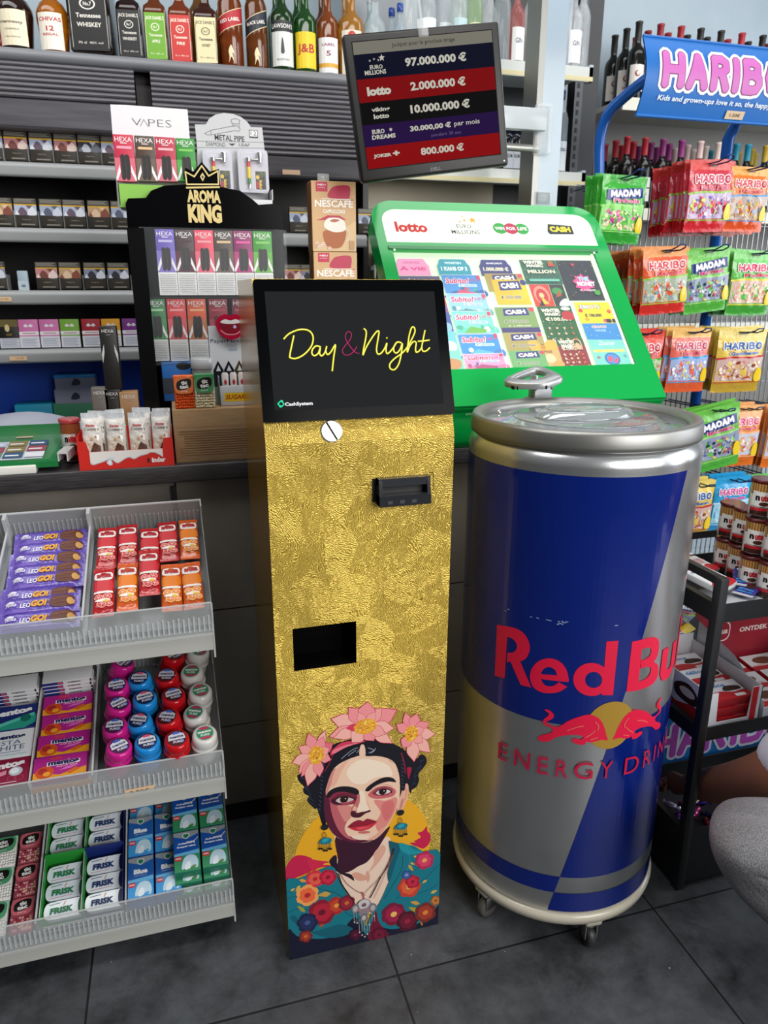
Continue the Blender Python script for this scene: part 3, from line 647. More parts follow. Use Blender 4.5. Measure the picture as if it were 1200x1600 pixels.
for m in (1, -1):
    for st in ('600,590;625,575;640,560', '620,600;650,590', '520,560;560,545;590,540', '640,520;655,540;650,560'): A.line([(sc_[0]+m*(u-sc_[0])+(0 if m > 0 else .004), v) for u, v in Z(st)], .0015, 'E8806A', k=3)
ez = CPX(912, 1203)[1]; eh = (CPX(912, 1190)[1]-CPX(912, 1216)[1])
for c_, a, b in (('E', 779, 793), ('N', 804, 828), ('E', 841, 857), ('R', 870, 888), ('G', 898, 927), ('Y', 938, 957), ('D', 975, 996)):
    u0_, u1_ = CPX(a, 1190)[0], CPX(b, 1190)[0]; nn = A.n; A.text(c_, (u0_+u1_)/2, ez, eh, 'BE1444', u1_-u0_, .0, res=4); A.n = nn
ue = CPX(996, 1190)[0]
for k, (c_, w_) in enumerate((('R', .026), ('I', .005), ('N', .030), ('K', .028))): nn = A.n; A.text(c_, ue+.016+[.013, .042, .075, .120][k], ez, eh, 'BE1444', w_, .0, res=4); A.n = nn
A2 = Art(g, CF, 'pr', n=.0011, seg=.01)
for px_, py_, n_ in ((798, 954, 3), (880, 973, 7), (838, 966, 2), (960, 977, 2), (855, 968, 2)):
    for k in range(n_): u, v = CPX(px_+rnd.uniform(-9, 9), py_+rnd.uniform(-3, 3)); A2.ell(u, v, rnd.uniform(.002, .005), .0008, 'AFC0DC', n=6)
obj('can_lettering', g, cn)['label'] = 'red lettering and two charging bulls before a gold disc'
# lid
g = G('BFBFBE', 'mb')
g.lathe([(.236, 1.25), (.250, 1.246), (.2535, 1.249), (.2540, 1.256), (.2525, 1.279), (.2495, 1.285), (.245, 1.287), (.236, 1.286), (.228, 1.281), (.222, 1.275), (.222, 1.268)], 96, '92928F', 'mb', cap=False)
ld = obj('lid_ring', g, cn)
g = G('DDE4E8', 'clear')
g.lathe([(.2225, 1.270), (.19, 1.271), (.172, 1.273), (.160, 1.279), (.150, 1.281), (.0001, 1.281)], 64, 'B9C0C4', 'lid', cap=False)
pts = cr([(-.12, -.03), (-.04, -.075), (.07, -.065), (.115, -.01), (.07, .05), (-.03, .06), (-.10, .03)], 4)
g.grid([[(x*k, y*k, z) for x, y in pts] for k, z in ((1, 1.2815), (.93, 1.295), (.82, 1.299), (.001, 1.300))], 'B9C0C4', 'lid', cu=True)
for k, z in ((1, 1.2825), (.8, 1.300)): g.tube([(x*k, y*k, z) for x, y in pts], .0022, 6, 'A4ACB0', 'lid', closed=True)
g.tube([(.16*math.cos(a), .16*math.sin(a), 1.2795) for a in [2*math.pi*i/48 for i in range(48)]], .0016, 6, 'A4ACB0', 'lid', closed=True)
for a in (.6, 2.4, 4.3): g.lathe([(.0001, 1.279), (.005, 1.278), (.006, 1.272)], 10, 'C0C4C6', 'me', .2*math.cos(a), .2*math.sin(a))
obj('clear_lid', g, cn)['label'] = 'clear domed lid pane'
g = G('3A4048', 'pr'); g.lathe([(.0001, 1.225), (.222, 1.225), (.224, 1.262)], 64, '8A9094', 'pr', cap=False); obj('inner_tray', g, cn)
# handle shaped like a can tab, hinged at the back of the lid
hq = at(846, 618, z=1.288); hx_, hy_ = hq.x-CX, hq.y-CY
M = Matrix.Translation((hx_, hy_, 1.285)) @ Matrix.Rotation(R(14), 4, 'Z')
g = G('A9ABAD', 'mb'); g.rbox(-.030, .030, -.008, .02, -.012, .048, .003, M=M); g.rbox(-.034, .034, .0, .03, -.02, .0, .003, M=M)
g.rbox(-.032, -.024, -.012, .014, .018, .058, .003, M=M); g.rbox(.024, .032, -.012, .014, .018, .058, .003, M=M); obj('hinge', g, cn)
M2 = M @ Matrix.Translation((-.005, 0, .052)) @ Matrix.Rotation(R(-14), 4, 'Y') @ Matrix.Rotation(R(12), 4, 'X')
o_ = cr([(-.085, .028), (-.08, .052), (-.02, .06), (.03, .055), (.042, .03), (.04, -.03), (.030, -.044), (-.005, -.045), (-.035, -.035), (-.07, .0)], 3)
i_ = cr([(-.056, .030), (-.048, .040), (0, .041), (.019, .035), (.022, .012), (.014, .0), (-.012, -.001), (-.038, .012)], 3)
import bisect
def res(P, n):
    L = [0]
    for k in range(len(P)): a, b = P[k], P[(k+1) % len(P)]; L.append(L[-1]+math.hypot(b[0]-a[0], b[1]-a[1]))
    out = []
    for k in range(n):
        d = L[-1]*k/n; j = min(bisect.bisect_right(L, d)-1, len(P)-1); t = (d-L[j])/(L[j+1]-L[j] or 1); a, b = P[j], P[(j+1) % len(P)]; out.append((a[0]+(b[0]-a[0])*t, a[1]+(b[1]-a[1])*t))
    return out
o_, i_ = res(o_, 48), res(i_, 48)
mid = lambda a, b, t: (a[0]+(b[0]-a[0])*t, a[1]+(b[1]-a[1])*t)
g = G('A4A6A8', 'mb')
g.grid([[M2 @ Vector((*mid(a, b, t), z)) for a, b in zip(o_, i_)] for t, z in ((0, -.012), (0, 0), (.12, .004), (.5, .006), (.85, .004), (1, -.001), (1, -.012))], 'A4A6A8', 'mb', cu=True)
for k in range(9): g.rbox(-.083+.0075*k, -.0785+.0075*k, .012-.007*k, .022-.007*k, -.014, -.004, .001, M=M2, col='2A2B2C')
obj('pull_tab', g, cn)
# dolly ring, brackets and castors
g = G('C9C3B2', 'gl'); g.lathe([(.215, .092), (.25, .088), (.262, .094), (.264, .106), (.262, .116), (.25, .120), (.20, .120)], 72, 'C4BEAD', 'gl'); dl = obj('dolly_ring', g, cn)
for k, a in enumerate((R(218), R(285), R(350), R(70), R(140))):
    x, y = .222*math.cos(a), .222*math.sin(a)
    if k == 0: p_ = at(745, 1405, z=.07); x, y = p_.x-CX+.0, p_.y-CY+.0
    if k == 1: p_ = at(921, 1440, z=.07); x, y = p_.x-CX, p_.y-CY
    L_ = math.hypot(x, y); x, y = x/L_*.232, y/L_*.232; an = math.atan2(y, x)
    g = G('B5B0A2', 'gl'); M = Matrix.Translation((x, y, 0)) @ Matrix.Rotation(an, 4, 'Z')
    g.rbox(-.03, .028, -.022, .022, .078, .098, .006, M=M); g.lathe([(.019, .066), (.019, .08)], 14, 'B0B0AC', 'me', M=M)
    g.rbox(-.018, .018, -.017, -.013, .03, .07, .002, M=M, col='A9A9A6', mat='me'); g.rbox(-.018, .018, .013, .017, .03, .07, .002, M=M, col='A9A9A6', mat='me')
    cs = obj('castor', g, cn)
    g = G('2A2A2B', 'pr'); MW = M @ Matrix.Translation((0, 0, .029)) @ Matrix.Rotation(R(90), 4, 'X')
    g.lathe([(.008, -.012), (.024, -.0115), (.0285, -.008), (.0285, .008), (.024, .0115), (.008, .012)], 24, '2C2C2D' if k else '5A5854', 'pr', M=MW); obj('wheel', g, cs)
# ================================================================= tobacco wall
YS = 2.75
sh = thing('tobacco_shelving', 'dark tobacco shelving behind the counter with grey price rails', 'shelving', (0, 0, 0))
g = G('1B1A1A', 'pr'); g.box(-1.15, .735, 3.0, 3.02, 0, 2.24)
for x in (-1.17, .72): g.box(x, x+.02, 2.79, 3.02, 0, 2.24, '242322')
g.box(-.045, .001, 2.80, 3.0, 1.3, 2.24, '101012')
obj('back_panel', g, sh)
RAILS = [1.945, 1.748, 1.552, 1.360]
for k, z in enumerate(RAILS):
    xe = -.03 if k == 0 else .72
    g = G('3A3835', 'pr'); g.box(-1.15, xe, YS+.01, 3.0, z-.02, z); s_ = obj('shelf_board', g, sh)
    rows = [[(x, YS-a, z+b) for x in (-1.15, xe)] for a, b in ((-.01, -.045), (.006, -.046), (.012, -.038), (.008, -.028), (.014, -.018), (.008, -.006), (.0, -.002), (-.01, 0))]
    g = G('A6A8A8', 'mb'); g.grid(rows, 'A4A7A8', 'rail'); obj('price_rail', g, s_)
    g = G('E9C9A8', 'pr'); A = Art(g, front(YS-.016, 0, z-.035)); px_ = {0: -20, 1: 2, 2: 7, 3: 18}[k]; x0 = at(px_, 460, y=YS).x
    A.rect(x0-.032, 0, x0+.022, .014, 'E8C49C'); A.text('10.50', x0, .007, .006, '7A5030', .025); obj('price_tag', g, s_)
# blue recess under the fourth rail
g = G('0F4FC4', 'pr'); g.box(-1.15, .72, 2.97, 2.995, 1.02, 1.315, '1450C8', 'pr'); g.box(-1.15, .72, 2.75, 3.0, .98, 1.02, '16408E', 'pr'); obj('blue_recess', g, sh)
# top shelf with rounded nosing and the two slatted shutters below it
g = G('5E5E62', 'pr'); g.box(-1.15, .735, YS, 3.05, 2.235, 2.262); 
g.grid([[(x, YS-.012+.012*math.cos(a), 2.243+.02*math.sin(a)) if False else (x, YS-.03*math.cos(a), 2.242+.02*math.sin(a)) for x in (-1.15, .735)] for a in [R(d) for d in range(-90, 91, 20)]], '7B7D82', 'pr')
obj('top_shelf', g, sh)
def shutter(x0, x1, z1, z0, zb, label):
    g = G(mat='shutter'); rows = []; n = int((z1-z0)/.0145)
    for k in range(n):
        zz = z1-(z1-z0)*k/n; d = (z1-z0)/n; yb = YS-.02-.03*math.sin(math.pi*k/n*.5)
        for q, f in ((0, 0), (-.005, .25), (-.006, .55), (-.003, .8), (.002, .9)): rows.append([(x, yb+q, zz-d*f) for x in (x0, x1)])
    g.grid(rows, 'FFFFFF', 'shutter', False)
    r = thing('roller_shutter', label, 'shutter', (0, 0, 0)); obj('slats', g, r)
    g = G('59575B', 'shutter'); g.grid([[(x, y, z) for x in (x0, x1)] for y, z in ((YS-.045, z0), (YS-.052, z0-.006), (YS-.040, zb+.006), (YS-.034, zb), (YS+.02, zb))], 'FFFFFF', 'shutter', False); obj('bottom_bar', g, r)
    return r
shutter(-1.15, -.047, 2.222, 2.115, 2.035, 'grey slatted roller shutter with a short curtain, left of the dark gap')
rs = shutter(.003, .70, 2.222, 1.99, 1.925, 'grey slatted roller shutter pulled lower, reaching behind the hanging monitor')
g = G('DDB98E', 'pr'); x0 = at(455, 279, y=2.69).x; g.box(x0-.03, x0+.03, 2.682, 2.684, 1.93, 1.945, 'C9A88A'); obj('price_tag', g, rs)
# ---- cigarette packs
def pack(kind):
    pic = {0: ('B9C4DE', '6A5668', 'E8ECF4'), 1: ('A9B4CE', '5A6076', 'D9E0EE'), 2: ('C98A8E', '7A4038', 'F0D8D0'), 3: ('2E3038', 'C9CDD8', '6A6E7A'), 4: ('C7A07A', 'E8C9A8', '8A4A3A'), 5: ('8A92AC', '2E3038', 'D8DCE8')}[kind]
    g = G('37322A', 'pr'); g.rbox(-.037, .037, -.022, 0, 0, .088, .002); A = Art(g, front(-.022))
    A.rect(-.036, .070, .036, .087, '4A4640'); 
    for k in range(3): A.rect(-.033, .0745+.004*k, .030-.008*(k % 2), .0765+.004*k, '9A958A')
    A.rect(-.036, .0655, .036, .0695, 'E2B41E'); A.rect(-.036, .036, .036, .0655, pic[0])
    A.blob([(-.026, .0365), (-.022, .05), (-.012, .06), (.0, .052), (.004, .0365)], pic[1]); A.blob([(.006, .0365), (.010, .055), (.022, .062), (.033, .05), (.034, .0365)], pic[2]); A.poly([(-.036, .0365), (-.028, .05), (-.020, .0365)], pic[2]); A.poly([(.002, .0655), (.012, .054), (.024, .0655)], pic[1])
    A.text('TOBACCO', 0, .022, .0035, 'A8A295', .028); A.rect(-.018, .005, .026, .009, '8A857A'); A.rect(-.036, 0, -.034, .036, '29251F')
    return g
def cpack(col, dark=False):
    g = G(col, 'pr'); g.rbox(-.033, .033, -.022, 0, 0, .094, .0015, col=col); A = Art(g, front(-.022))
    if dark: A.rect(-.033, .07, .033, .094, '6E6136'); A.ell(-.004, .066, .008, .012, 'D9C88A'); A.text('GOLD', 0, .045, .006, 'C9A83A', .018); A.rect(-.033, 0, .033, .033, 'C9CCD6')
    else:
        A.blob([(-.016, .072), (-.008, .079), (0, .073), (.008, .079), (.016, .072), (.008, .068), (0, .071), (-.008, .068)], 'F4F0F4'); A.rect(-.033, .042, .033, .054, 'F3F1F4'); A.rect(-.022, .0465, .022, .0495, 'B58A9A'); A.rect(-.033, 0, .033, .038, 'E3E6EE'); A.rect(-.033, .038, .033, .042, col)
    for k in range(5): A.rect(-.026, .006+.0055*k, .026-.006*(k % 2), .008+.0055*k, '9AA0B4')
    return g
PK = {}
def putpack(key, gf, x, z, label, grp, kind='cigarette_pack', cat='cigarette pack', y=2.785):
    if key not in PK: PK[key] = Proto(tag(obj(kind, gf()), label, cat, grp))
    PK[key].put((x, y+.006, z+.002), (R(-4), 0, 0), label, grp, (.93, 1, 1))
rows = [(RAILS[0], 230, [(-30, 3, 1), (8, 42, 2), (47, 81, 0), (85, 119, 2), (122, 156, 3), (158, 192, 0)]),
        (RAILS[1], 335, [(-16, 21, 4), (22, 59, 0), (62, 98, 1), (98, 134, 0), (137, 172, 4), (173, 208, 1), (449, 485, 1), (556, 592, 1)]),
        (RAILS[2], 430, [(-27, 9, 5), (55, 91, 2), (91, 128, 4), (130, 166, 5), (167, 203, 5), (446, 470, 2), (471, 498, 5)])]
RN = ['top', 'second', 'third']
PD = ['two reddish faces', 'a pale blue picture', 'a bluish grey picture', 'a dark ring picture', 'a blond head', 'a dark lips picture']
for ri, (z, py, L) in enumerate(rows):
    for k, (a, b, kd) in enumerate(L):
        if ri == 1 and k == 7: where = 'just left of the green lottery case'
        elif a > 400: where = f'right of the acrylic stand, {RN[ri]} shelf'+(', furthest right' if k == 6 and ri == 2 else '')
        else: where = f'{ORD[k]} from the left on the {RN[ri]} tobacco shelf'
        putpack(('p', kd), lambda kd=kd: pack(kd), at((a+b)/2, py, y=2.77).x, z, f'brown cigarette pack with yellow line, {where}', f'cigarette packs on the {RN[ri]} tobacco shelf')
x0 = at(35, 430, y=2.77).x
g = G('B9CBD6', 'pr'); g.rbox(-.016, .016, -.02, 0, 0, .062, .003, col='AFC3D0'); Art(g, front(-.02)).rect(-.016, .0, .016, .03, 'C4D2DA').rect(-.006, .01, .006, .018, '6A8496'); tag(obj('lighter_box', g, loc=(x0, 2.785, RAILS[2])), 'small pale blue box standing alone on the third tobacco shelf', 'box')
cols = [('15140F', 1), ('D878B4', 0), ('D878B4', 0), ('7DB53C', 0), ('B01E30', 0), ('EDAA1C', 0), ('7C2C8E', 0)]
cn_ = ['black and gold', 'pink', 'pink', 'green', 'red', 'yellow', 'purple']
for k, ((a, b), (c_, dk)) in enumerate(zip(((-2, 29), (28, 62), (61, 94), (93, 126), (128, 158), (159, 189), (191, 221)), cols)):
    putpack(('c', c_), lambda c_=c_, dk=dk: cpack(c_, dk), at((a+b)/2, 520, y=2.77).x, RAILS[3], f'{cn_[k]} pouch box on the lowest tobacco shelf'+(', left one of the two pink boxes' if k == 1 else ', right one of the two pink boxes' if k == 2 else ''), 'coloured boxes on the lowest tobacco shelf', 'tobacco_box', 'tobacco box')
# clear dividers as parts
for ri, (z, py, L) in enumerate(rows):
    for a, b, kd in L: x = at(b+1, py, y=2.75).x; g = G('E4E8EA', 'clear'); g.box(x-.0008, x+.0008, 2.745, 2.8, z, z+.05); obj('pack_divider', g, sh)
# things in the blue recess
def sbox(name, label, cat, px0, px1, py1, py0, y, dep, build, z=None, **k):
    a = at(px0, py0, y=y); b = at(px1, py0, y=y); t = at((px0+px1)/2, py1, y=y); z0 = a.z if z is None else z
    g = build(b.x-a.x, dep, t.z-z0); return tag(obj(name, g, loc=(a.x, y, z0)), label, cat, k.get('group'))
def plainbox(col, lid=None, art=None):
    def f(w, d, h):
        g = G(col); g.rbox(0, w, 0, d, 0, h, .002, col=col)
        if lid: g.rbox(-.002, w+.002, -.002, d, h*.8, h+.002, .002, col=lid)
        if art: art(Art(g, front(0)), w, h)
        return g
    return f
def gart(A, w, h):
    A.rect(0, .0, w, h, '8F93A8'); A.blob([(w*.4, h*.3), (w*.5, h*.75), (w*.62, h*.6), (w*.6, h*.3)], '2B3348')
sbox('storage_box', 'green box at the bottom of the stack in the blue recess', 'box', 85, 150, 630, 652, 2.86, .1, plainbox('3E8A66'), z=1.02)
zz = at(117, 630, y=2.86).z
b1_ = sbox('storage_box', 'lower grey box with a dark emblem, on the green box in the blue recess', 'box', 87, 149, 608, 630, 2.86, .1, plainbox('8F93A8', None, gart), z=zz)
zz = at(117, 608, y=2.86).z
sbox('storage_box', 'topmost grey box with bright blue lid in the blue recess', 'box', 87, 150, 586, 608, 2.86, .1, plainbox('8F93A8', '2A9BEA', gart), z=zz)
def mart(A, w, h): A.rect(0, 0, w, h*.55, '0B3A44'); A.text('MASCOTTE', w*.5, h*.25, h*.25, '8FC0C8', w*.8)
sbox('paper_booklet_box', 'teal rolling paper box left of the green box in the blue recess', 'box', 25, 84, 632, 655, 2.86, .1, plainbox('18A0C4', None, mart), z=1.02)
# ================================================================= spirits on the top shelf
def bottle(name, label, cat, kind, h, r, glass, cap, lab=None, gm='liq', liquid=None):
    t = thing(name, label, cat)
    g = G(glass, gm); sq = 1 if kind == 'square' else 0
    P = {'round': [(r*.85, 0), (r, .012), (r, h*.58), (r*.93, h*.64), (r*.55, h*.70), (r*.36, h*.76), (r*.34, h*.9)],
         'square': [(r*.8, 0), (r*.88, .008), (r*.88, h*.56), (r*.8, h*.62), (r*.5, h*.67), (r*.33, h*.73), (r*.32, h*.9)],
         'bulb': [(r*.7, 0), (r*.8, .01), (r, h*.42), (r*.98, h*.5), (r*.75, h*.6), (r*.4, h*.66), (r*.36, h*.9)],
         'slim': [(r*.9, 0), (r, .01), (r, h*.66), (r*.8, h*.74), (r*.42, h*.82), (r*.38, h*.9)],
         'wine': [(r*.85, 0), (r, .01), (r, h*.58), (r*.9, h*.64), (r*.5, h*.70), (r*.38, h*.74), (r*.37, h*.80)]}[kind]
    g.lathe(P, 24, glass, gm, sq=sq); b = obj('bottle_glass', g, t)
    z = P[-1][1]; nr = P[-1][0]; g = G(cap, 'gl')
    if kind == 'wine': g.lathe([(nr*1.06, h*.76), (nr*1.06, h*.965), (nr*1.18, h*.97), (nr*1.18, h*.995), (nr*.9, h)], 16, cap, 'pr')
    else: g.lathe([(nr*1.05, z-.002), (nr*1.2, z), (nr*1.2, h-.003), (nr*1.05, h)], 16, cap, 'gl')
    obj('capsule' if kind == 'wine' else 'cap', g, t)
    if lab:
        g = G('FFFFFF', 'pr'); rr = r*(.885 if sq else 1)
        if sq: fn = front(-rr)
        else: fn = lambda u, v, n, rr=rr: ((rr+n)*math.sin(u/rr), -(rr+n)*math.cos(u/rr), v)
        lab(Art(g, fn, seg=None if sq else .012, n=.0007), h, r); obj('label', g, t)
    return t
def L_jd(bg, fg, sub, w=.8):
    def f(A, h, r):
        W = r*w; A.rect(-W, h*.02, W, h*.54, bg); A.text("JACK DANIEL'S", 0, h*.475, h*.05, fg, W*1.8, .02)
        A.ell(0, h*.38, W*.42, h*.045, fg, n=20); A.ell(0, h*.38, W*.34, h*.036, bg, n=20); A.text('No.7', 0, h*.38, h*.03, fg, W*.42, .02)
        for k, s_ in enumerate(sub): A.text(s_, 0, h*(.29-.07*k), h*.035, fg, W*(1.3 if len(s_) > 6 else .8), .02)
        A.text('70 cl  40% vol', 0, h*.08, h*.018, fg, W*1.3)
        for m in (-1, 1): A.line([(m*W*.94, h*.04), (m*W*.94, h*.42), (m*W*.82, h*.5)], .001, fg)
    return f
def L_diag(c):
    def f(A, h, r):
        a = -r*1.2; b = r*1.2
        A.poly([(a, h*.33), (b, h*.46), (b, h*.62), (a, h*.49)], c); A.line([(a, h*.33), (b, h*.46)], .002, 'E8D9B0'); A.line([(a, h*.49), (b, h*.62)], .002, 'E8D9B0')
        A.text('RED LABEL' if c != '1C2430' else 'BLACK LABEL', .0, h*.475, h*.035, 'F4EFE4', r*1.8, .02, rot=.16)
        A.blob([(-.006, h*.1), (-.008, h*.16), (.0, h*.22), (.006, h*.18), (.012, h*.12), (.004, h*.14), (.008, h*.05), (0, h*.1), (-.008, h*.04)], 'E8D9B0')
    return f
def L_plain(bg, rows_, w=1.1, z0=.06, z1=.5, extra=None):
    def f(A, h, r):
        W = r*w; A.rect(-W, h*z0, W, h*z1, bg)
        for (s_, v, hh, ww, c) in rows_: A.text(s_, 0, h*v, h*hh, c, W*2*ww, .02)
        if extra: extra(A, h, r, W)
    return f
ZT = 2.262
def put_bottle(px, hpx_w, kind, h, glass, cap, lab, label, gm='liq', y=2.80, grp='bottles on the top shelf', name='spirit_bottle', z=ZT, cat='bottle', r=None, rot=0):
    p = at(px, 60, y=y); r = r or hpx_w/2*2.62/F*.95
    t = bottle(name, label, cat, kind, h, r, glass, cap, lab, gm); t.location = (p.x, y+.0, z+.0006); t.rotation_euler = (0, 0, rot); t['group'] = grp; return t
fa = -R(8)
put_bottle(-6, 34, 'round', .26, '8A1420', '8A1420', None, 'dark red bottle cut by the left edge beside the cream label cognac')
put_bottle(28, 48, 'bulb', .23, '2A1208', '14100C', L_plain('E6DCC0', [('Hennessy', .3, .045, .75, '3A2A1A'), ('COGNAC', .22, .02, .5, '6A5A3A'), ('Very Special', .13, .02, .5, '6A5A3A')], .85, .03, .45), 'round dark cognac bottle with a cream label', rot=fa)
put_bottle(86, 44, 'bulb', .23, 'C4720E', 'C9A030', L_plain('E9E4D8', [('CHIVAS', .38, .05, .9, 'B02028'), ('12', .27, .06, .3, 'B02028'), ('REGAL', .2, .03, .6, 'B02028')], .8, .02, .46), 'amber whisky bottle with white shield label', rot=fa)
put_bottle(148, 64, 'square', .35, '1E0D08', '101010', L_jd('121214', 'E9E6DC', ['Tennessee', 'WHISKEY']), 'largest square whisky bottle with a black label', rot=fa)
put_bottle(206, 38, 'square', .25, '2A120A', '101010', L_jd('17171A', 'E9E6DC', ['Tennessee', 'WHISKEY']), 'smaller square whisky bottle with a black label, right of the largest one', rot=fa)
put_bottle(246, 36, 'square', .25, '7A3A10', '3E8A2A', L_jd('6FAA2E', 'F4F0DC', ['Tennessee', 'APPLE']), 'square whisky bottle with a green label', rot=fa)
put_bottle(284, 36, 'square', .25, '8A3A12', 'C03028', L_jd('C8302C', 'F4F0DC', ['Tennessee', 'FIRE']), 'square whisky bottle with a red label', rot=fa)
put_bottle(323, 38, 'square', .25, '4A1E0A', '14120E', L_jd('E4D9AC', '3A2E1A', ['Tennessee', 'HONEY']), 'square whisky bottle with a pale cream label', rot=fa)
put_bottle(361, 36, 'slim', .285, '8E4416', 'B02020', L_diag('B4222C'), 'whisky bottle with a slanted red label', rot=fa)
put_bottle(401, 33, 'slim', .285, '7A4218', '16161A', L_diag('1C2430'), 'whisky bottle with a slanted black label', rot=fa)
put_bottle(441, 36, 'round', .275, '1E4A1C', '1E3A1A', L_plain('DDE0DC', [('WILLIAM', .5, .035, .9, '1C1C1C'), ("LAWSON'S", .45, .035, .9, '1C1C1C'), ('SCOTCH', .12, .02, .5, '3A3A3A')], 1.05, .05, .54, lambda A, h, r, W: (A.rect(-W, h*.42, W, h*.54, '24282C'), A.text("LAWSON'S", 0, h*.48, h*.05, 'E4E4E0', W*1.8, .02), A.blob([(-.006, h*.2), (0, h*.36), (.006, h*.2)], '3A3E42'))), 'green whisky bottle with a white and black label', rot=fa)
put_bottle(477, 35, 'round', .265, '1E5A1A', 'B42024', L_plain('EBCB20', [('J&B', .26, .13, .75, 'B4202A')], 1.05, .05, .46), 'green bottle with a yellow label and red letters', rot=fa)
put_bottle(512, 34, 'round', .265, '9A4E18', '8A2028', L_plain('E4E6EA', [('LABEL', .34, .03, .6, '8A3040'), ('5', .24, .06, .2, '8A3040')], 1.05, .02, .42, lambda A, h, r, W: (A.rect(-W, h*.08, W, h*.13, 'D9A63A'),)), 'amber whisky bottle with a white label and a gold band', rot=fa)
put_bottle(548, 42, 'round', .275, 'C48A34', 'D9D2C0', L_plain('E8E0CC', [('BACARDI', .3, .04, .8, '2A2A2A')], .8, .0, .5, lambda A, h, r, W: A.ell(0, h*.44, .014, .014, 'C0302E')), 'golden rum bottle with a red round emblem, touching the monitor', rot=fa)
put_bottle(586, 34, 'round', .275, 'C9D8DC', 'E4E8EA', L_plain('E8ECEE', [('BACARDI', .3, .04, .8, '2A2A2A')], .8, .0, .44, lambda A, h, r, W: A.ell(0, h*.41, .013, .013, 'C0302E')), 'clear rum bottle with a red round emblem above the monitor', 'clear', rot=fa)
for k, px in enumerate((612, 625)):
    put_bottle(px, 26, 'round', .245, 'B9CEDA', '2A4C9E', None, f'clear vodka bottle with a blue cap, {["left", "right"][k]} of two above the monitor', 'clear', y=2.80+.05*(1-k), name='vodka_bottle')
# second row behind, necks showing between the front bottles
for px, c, cp, d in ((312, '8A5A1E', '1A1612', 'between the red and cream label bottles'), (352, 'A8641C', 'A04030', 'behind the slanted red label'), (433, '1E5A1E', '1C4A1C', 'behind the green and white label bottle'), (466, '1E5A1E', '8A1C20', 'behind the yellow label bottle'), (504, '6A3A1C', '4A2C20', 'behind the white and gold label bottle'), (540, 'C08A34', 'B9A070', 'behind the golden rum'), (579, 'B9CCD0', 'C9CED2', 'behind the clear rum')):
    put_bottle(px, 32, 'round', .30, c, cp, None, f'half hidden spirit bottle {d}', y=2.90, grp='second row of spirit bottles', r=.034)
# ================================================================= second unit right of the monitor
u2 = thing('spirits_shelving', 'spirits shelving with pale price rails behind the white post', 'shelving')
g = G('2A2B2E', 'pr'); g.box(1.30, 1.62, 3.0, 3.02, 0, 2.8, '2A2B2E'); g.box(.75, 1.30, 3.0, 3.02, 0, 2.8, '8A9096'); g.box(.75, 1.32, 2.98, 3.0, 1.2, 1.985, 'C4B9A2')
obj('back_panel', g, u2)
for z in (2.345, 1.985, 1.64):
    g = G('C9CDC9', 'pr'); g.box(.75, 1.585, YS, 3.0, z-.015, z, 'B9BFC0'); s_ = obj('shelf_board', g, u2)
    g = G('D5D8D2', 'gl'); g.box(.75, 1.60, YS-.012, YS, z-.045, z+.004, 'D3D7D2', 'gl'); g.box(.75, 1.60, YS-.0135, YS-.012, z-.043, z-.028, 'D9CFA0', 'pr'); g.box(1.585, 1.60, YS-.012, YS+.02, z-.045, z+.012, 'B9C6CC', 'gl'); obj('price_rail', g, s_)
g = G('46484B', 'me'); g.box(1.62, 1.655, 2.90, 2.96, 0, 3.1, '55585B', 'mb'); 
for k in range(60): g.box(1.631, 1.641, 2.898, 2.90, 1.2+k*.032, 1.218+k*.032, '050505', 'pr')
g.box(1.50, 1.515, 2.97, 2.99, 0, 2.9, '8E9296', 'mb'); g.box(1.655, 1.74, 2.93, 2.96, 0, 3.1, '2C2D30', 'pr'); obj('perforated_upright', g, u2)
cb = [(640, 'D6E0E2', 'CBD5D8', None), (668, 'CDD9DC', 'DDE4E6', 'E4E8EC'), (694, 'D4DDE0', 'E8ECEE', 'DDE6EC'), (716, 'CFE0D8', 'EFF2F2', 'BFD9DE'), (740, '8FBF5A', '4E9A2E', 'D8E0B0'), (764, 'DDE2E0', 'DCE0E2', 'C9A0A4'), (783, 'B9C4C8', 'C03A34', None), (806, 'C9605A', 'D4D8DC', 'E4E4E2'), (828, 'D6D9DA', 'E4E6E8', 'D9C2B8'), (895, 'DDE2E6', 'E8E8EA', 'EBEBEC'), (908, 'D6DCE0', 'E2E4E8', None)]
cdsc = ['plain clear', 'clear grey', 'clear pale labelled', 'pale green', 'green', 'clear pink labelled', 'clear red capped', 'red tinted', 'clear cream labelled', 'white labelled', 'plain clear']
for k, (px, c, cp, lb) in enumerate(cb):
    lab = None if lb is None else L_plain(lb, [('GIN', .3, .06, .5, '5A6470')], .9, .08, .45)
    put_bottle(px, 24, 'round' if k % 2 else 'slim', .29, c, cp, lab, f'{cdsc[k]} spirit bottle, '+('seen above the monitor' if px < 790 else 'between the monitor and the white post' if px < 840 else 'right of the white post')+', upper glassware shelf', 'clear', y=2.80+.03*(k % 3), z=2.345, grp='clear bottles on the upper spirits shelf', r=.031)
for k, px in enumerate((800, 812, 822)):
    put_bottle(px, 20, 'round', .22, '1C2030', '0C0E16', L_plain('B4B8C0', [('RUM', .3, .06, .5, '2A2A30')], .8, .1, .4), f'dark bottle on the lower spirits shelf, {ORD[k]} from the monitor edge', y=2.86, z=1.985, grp='dark bottles on the lower spirits shelf', r=.028)
put_bottle(884, 24, 'slim', .30, 'C4D4DE', '1E2A50', L_plain('D9E2E8', [('VODKA', .3, .04, .7, '2A3A60')], .8, .05, .4), 'clear bottle with a dark cap right of the white post', 'clear', y=2.82, z=1.985, grp='bottles right of the post', r=.030)
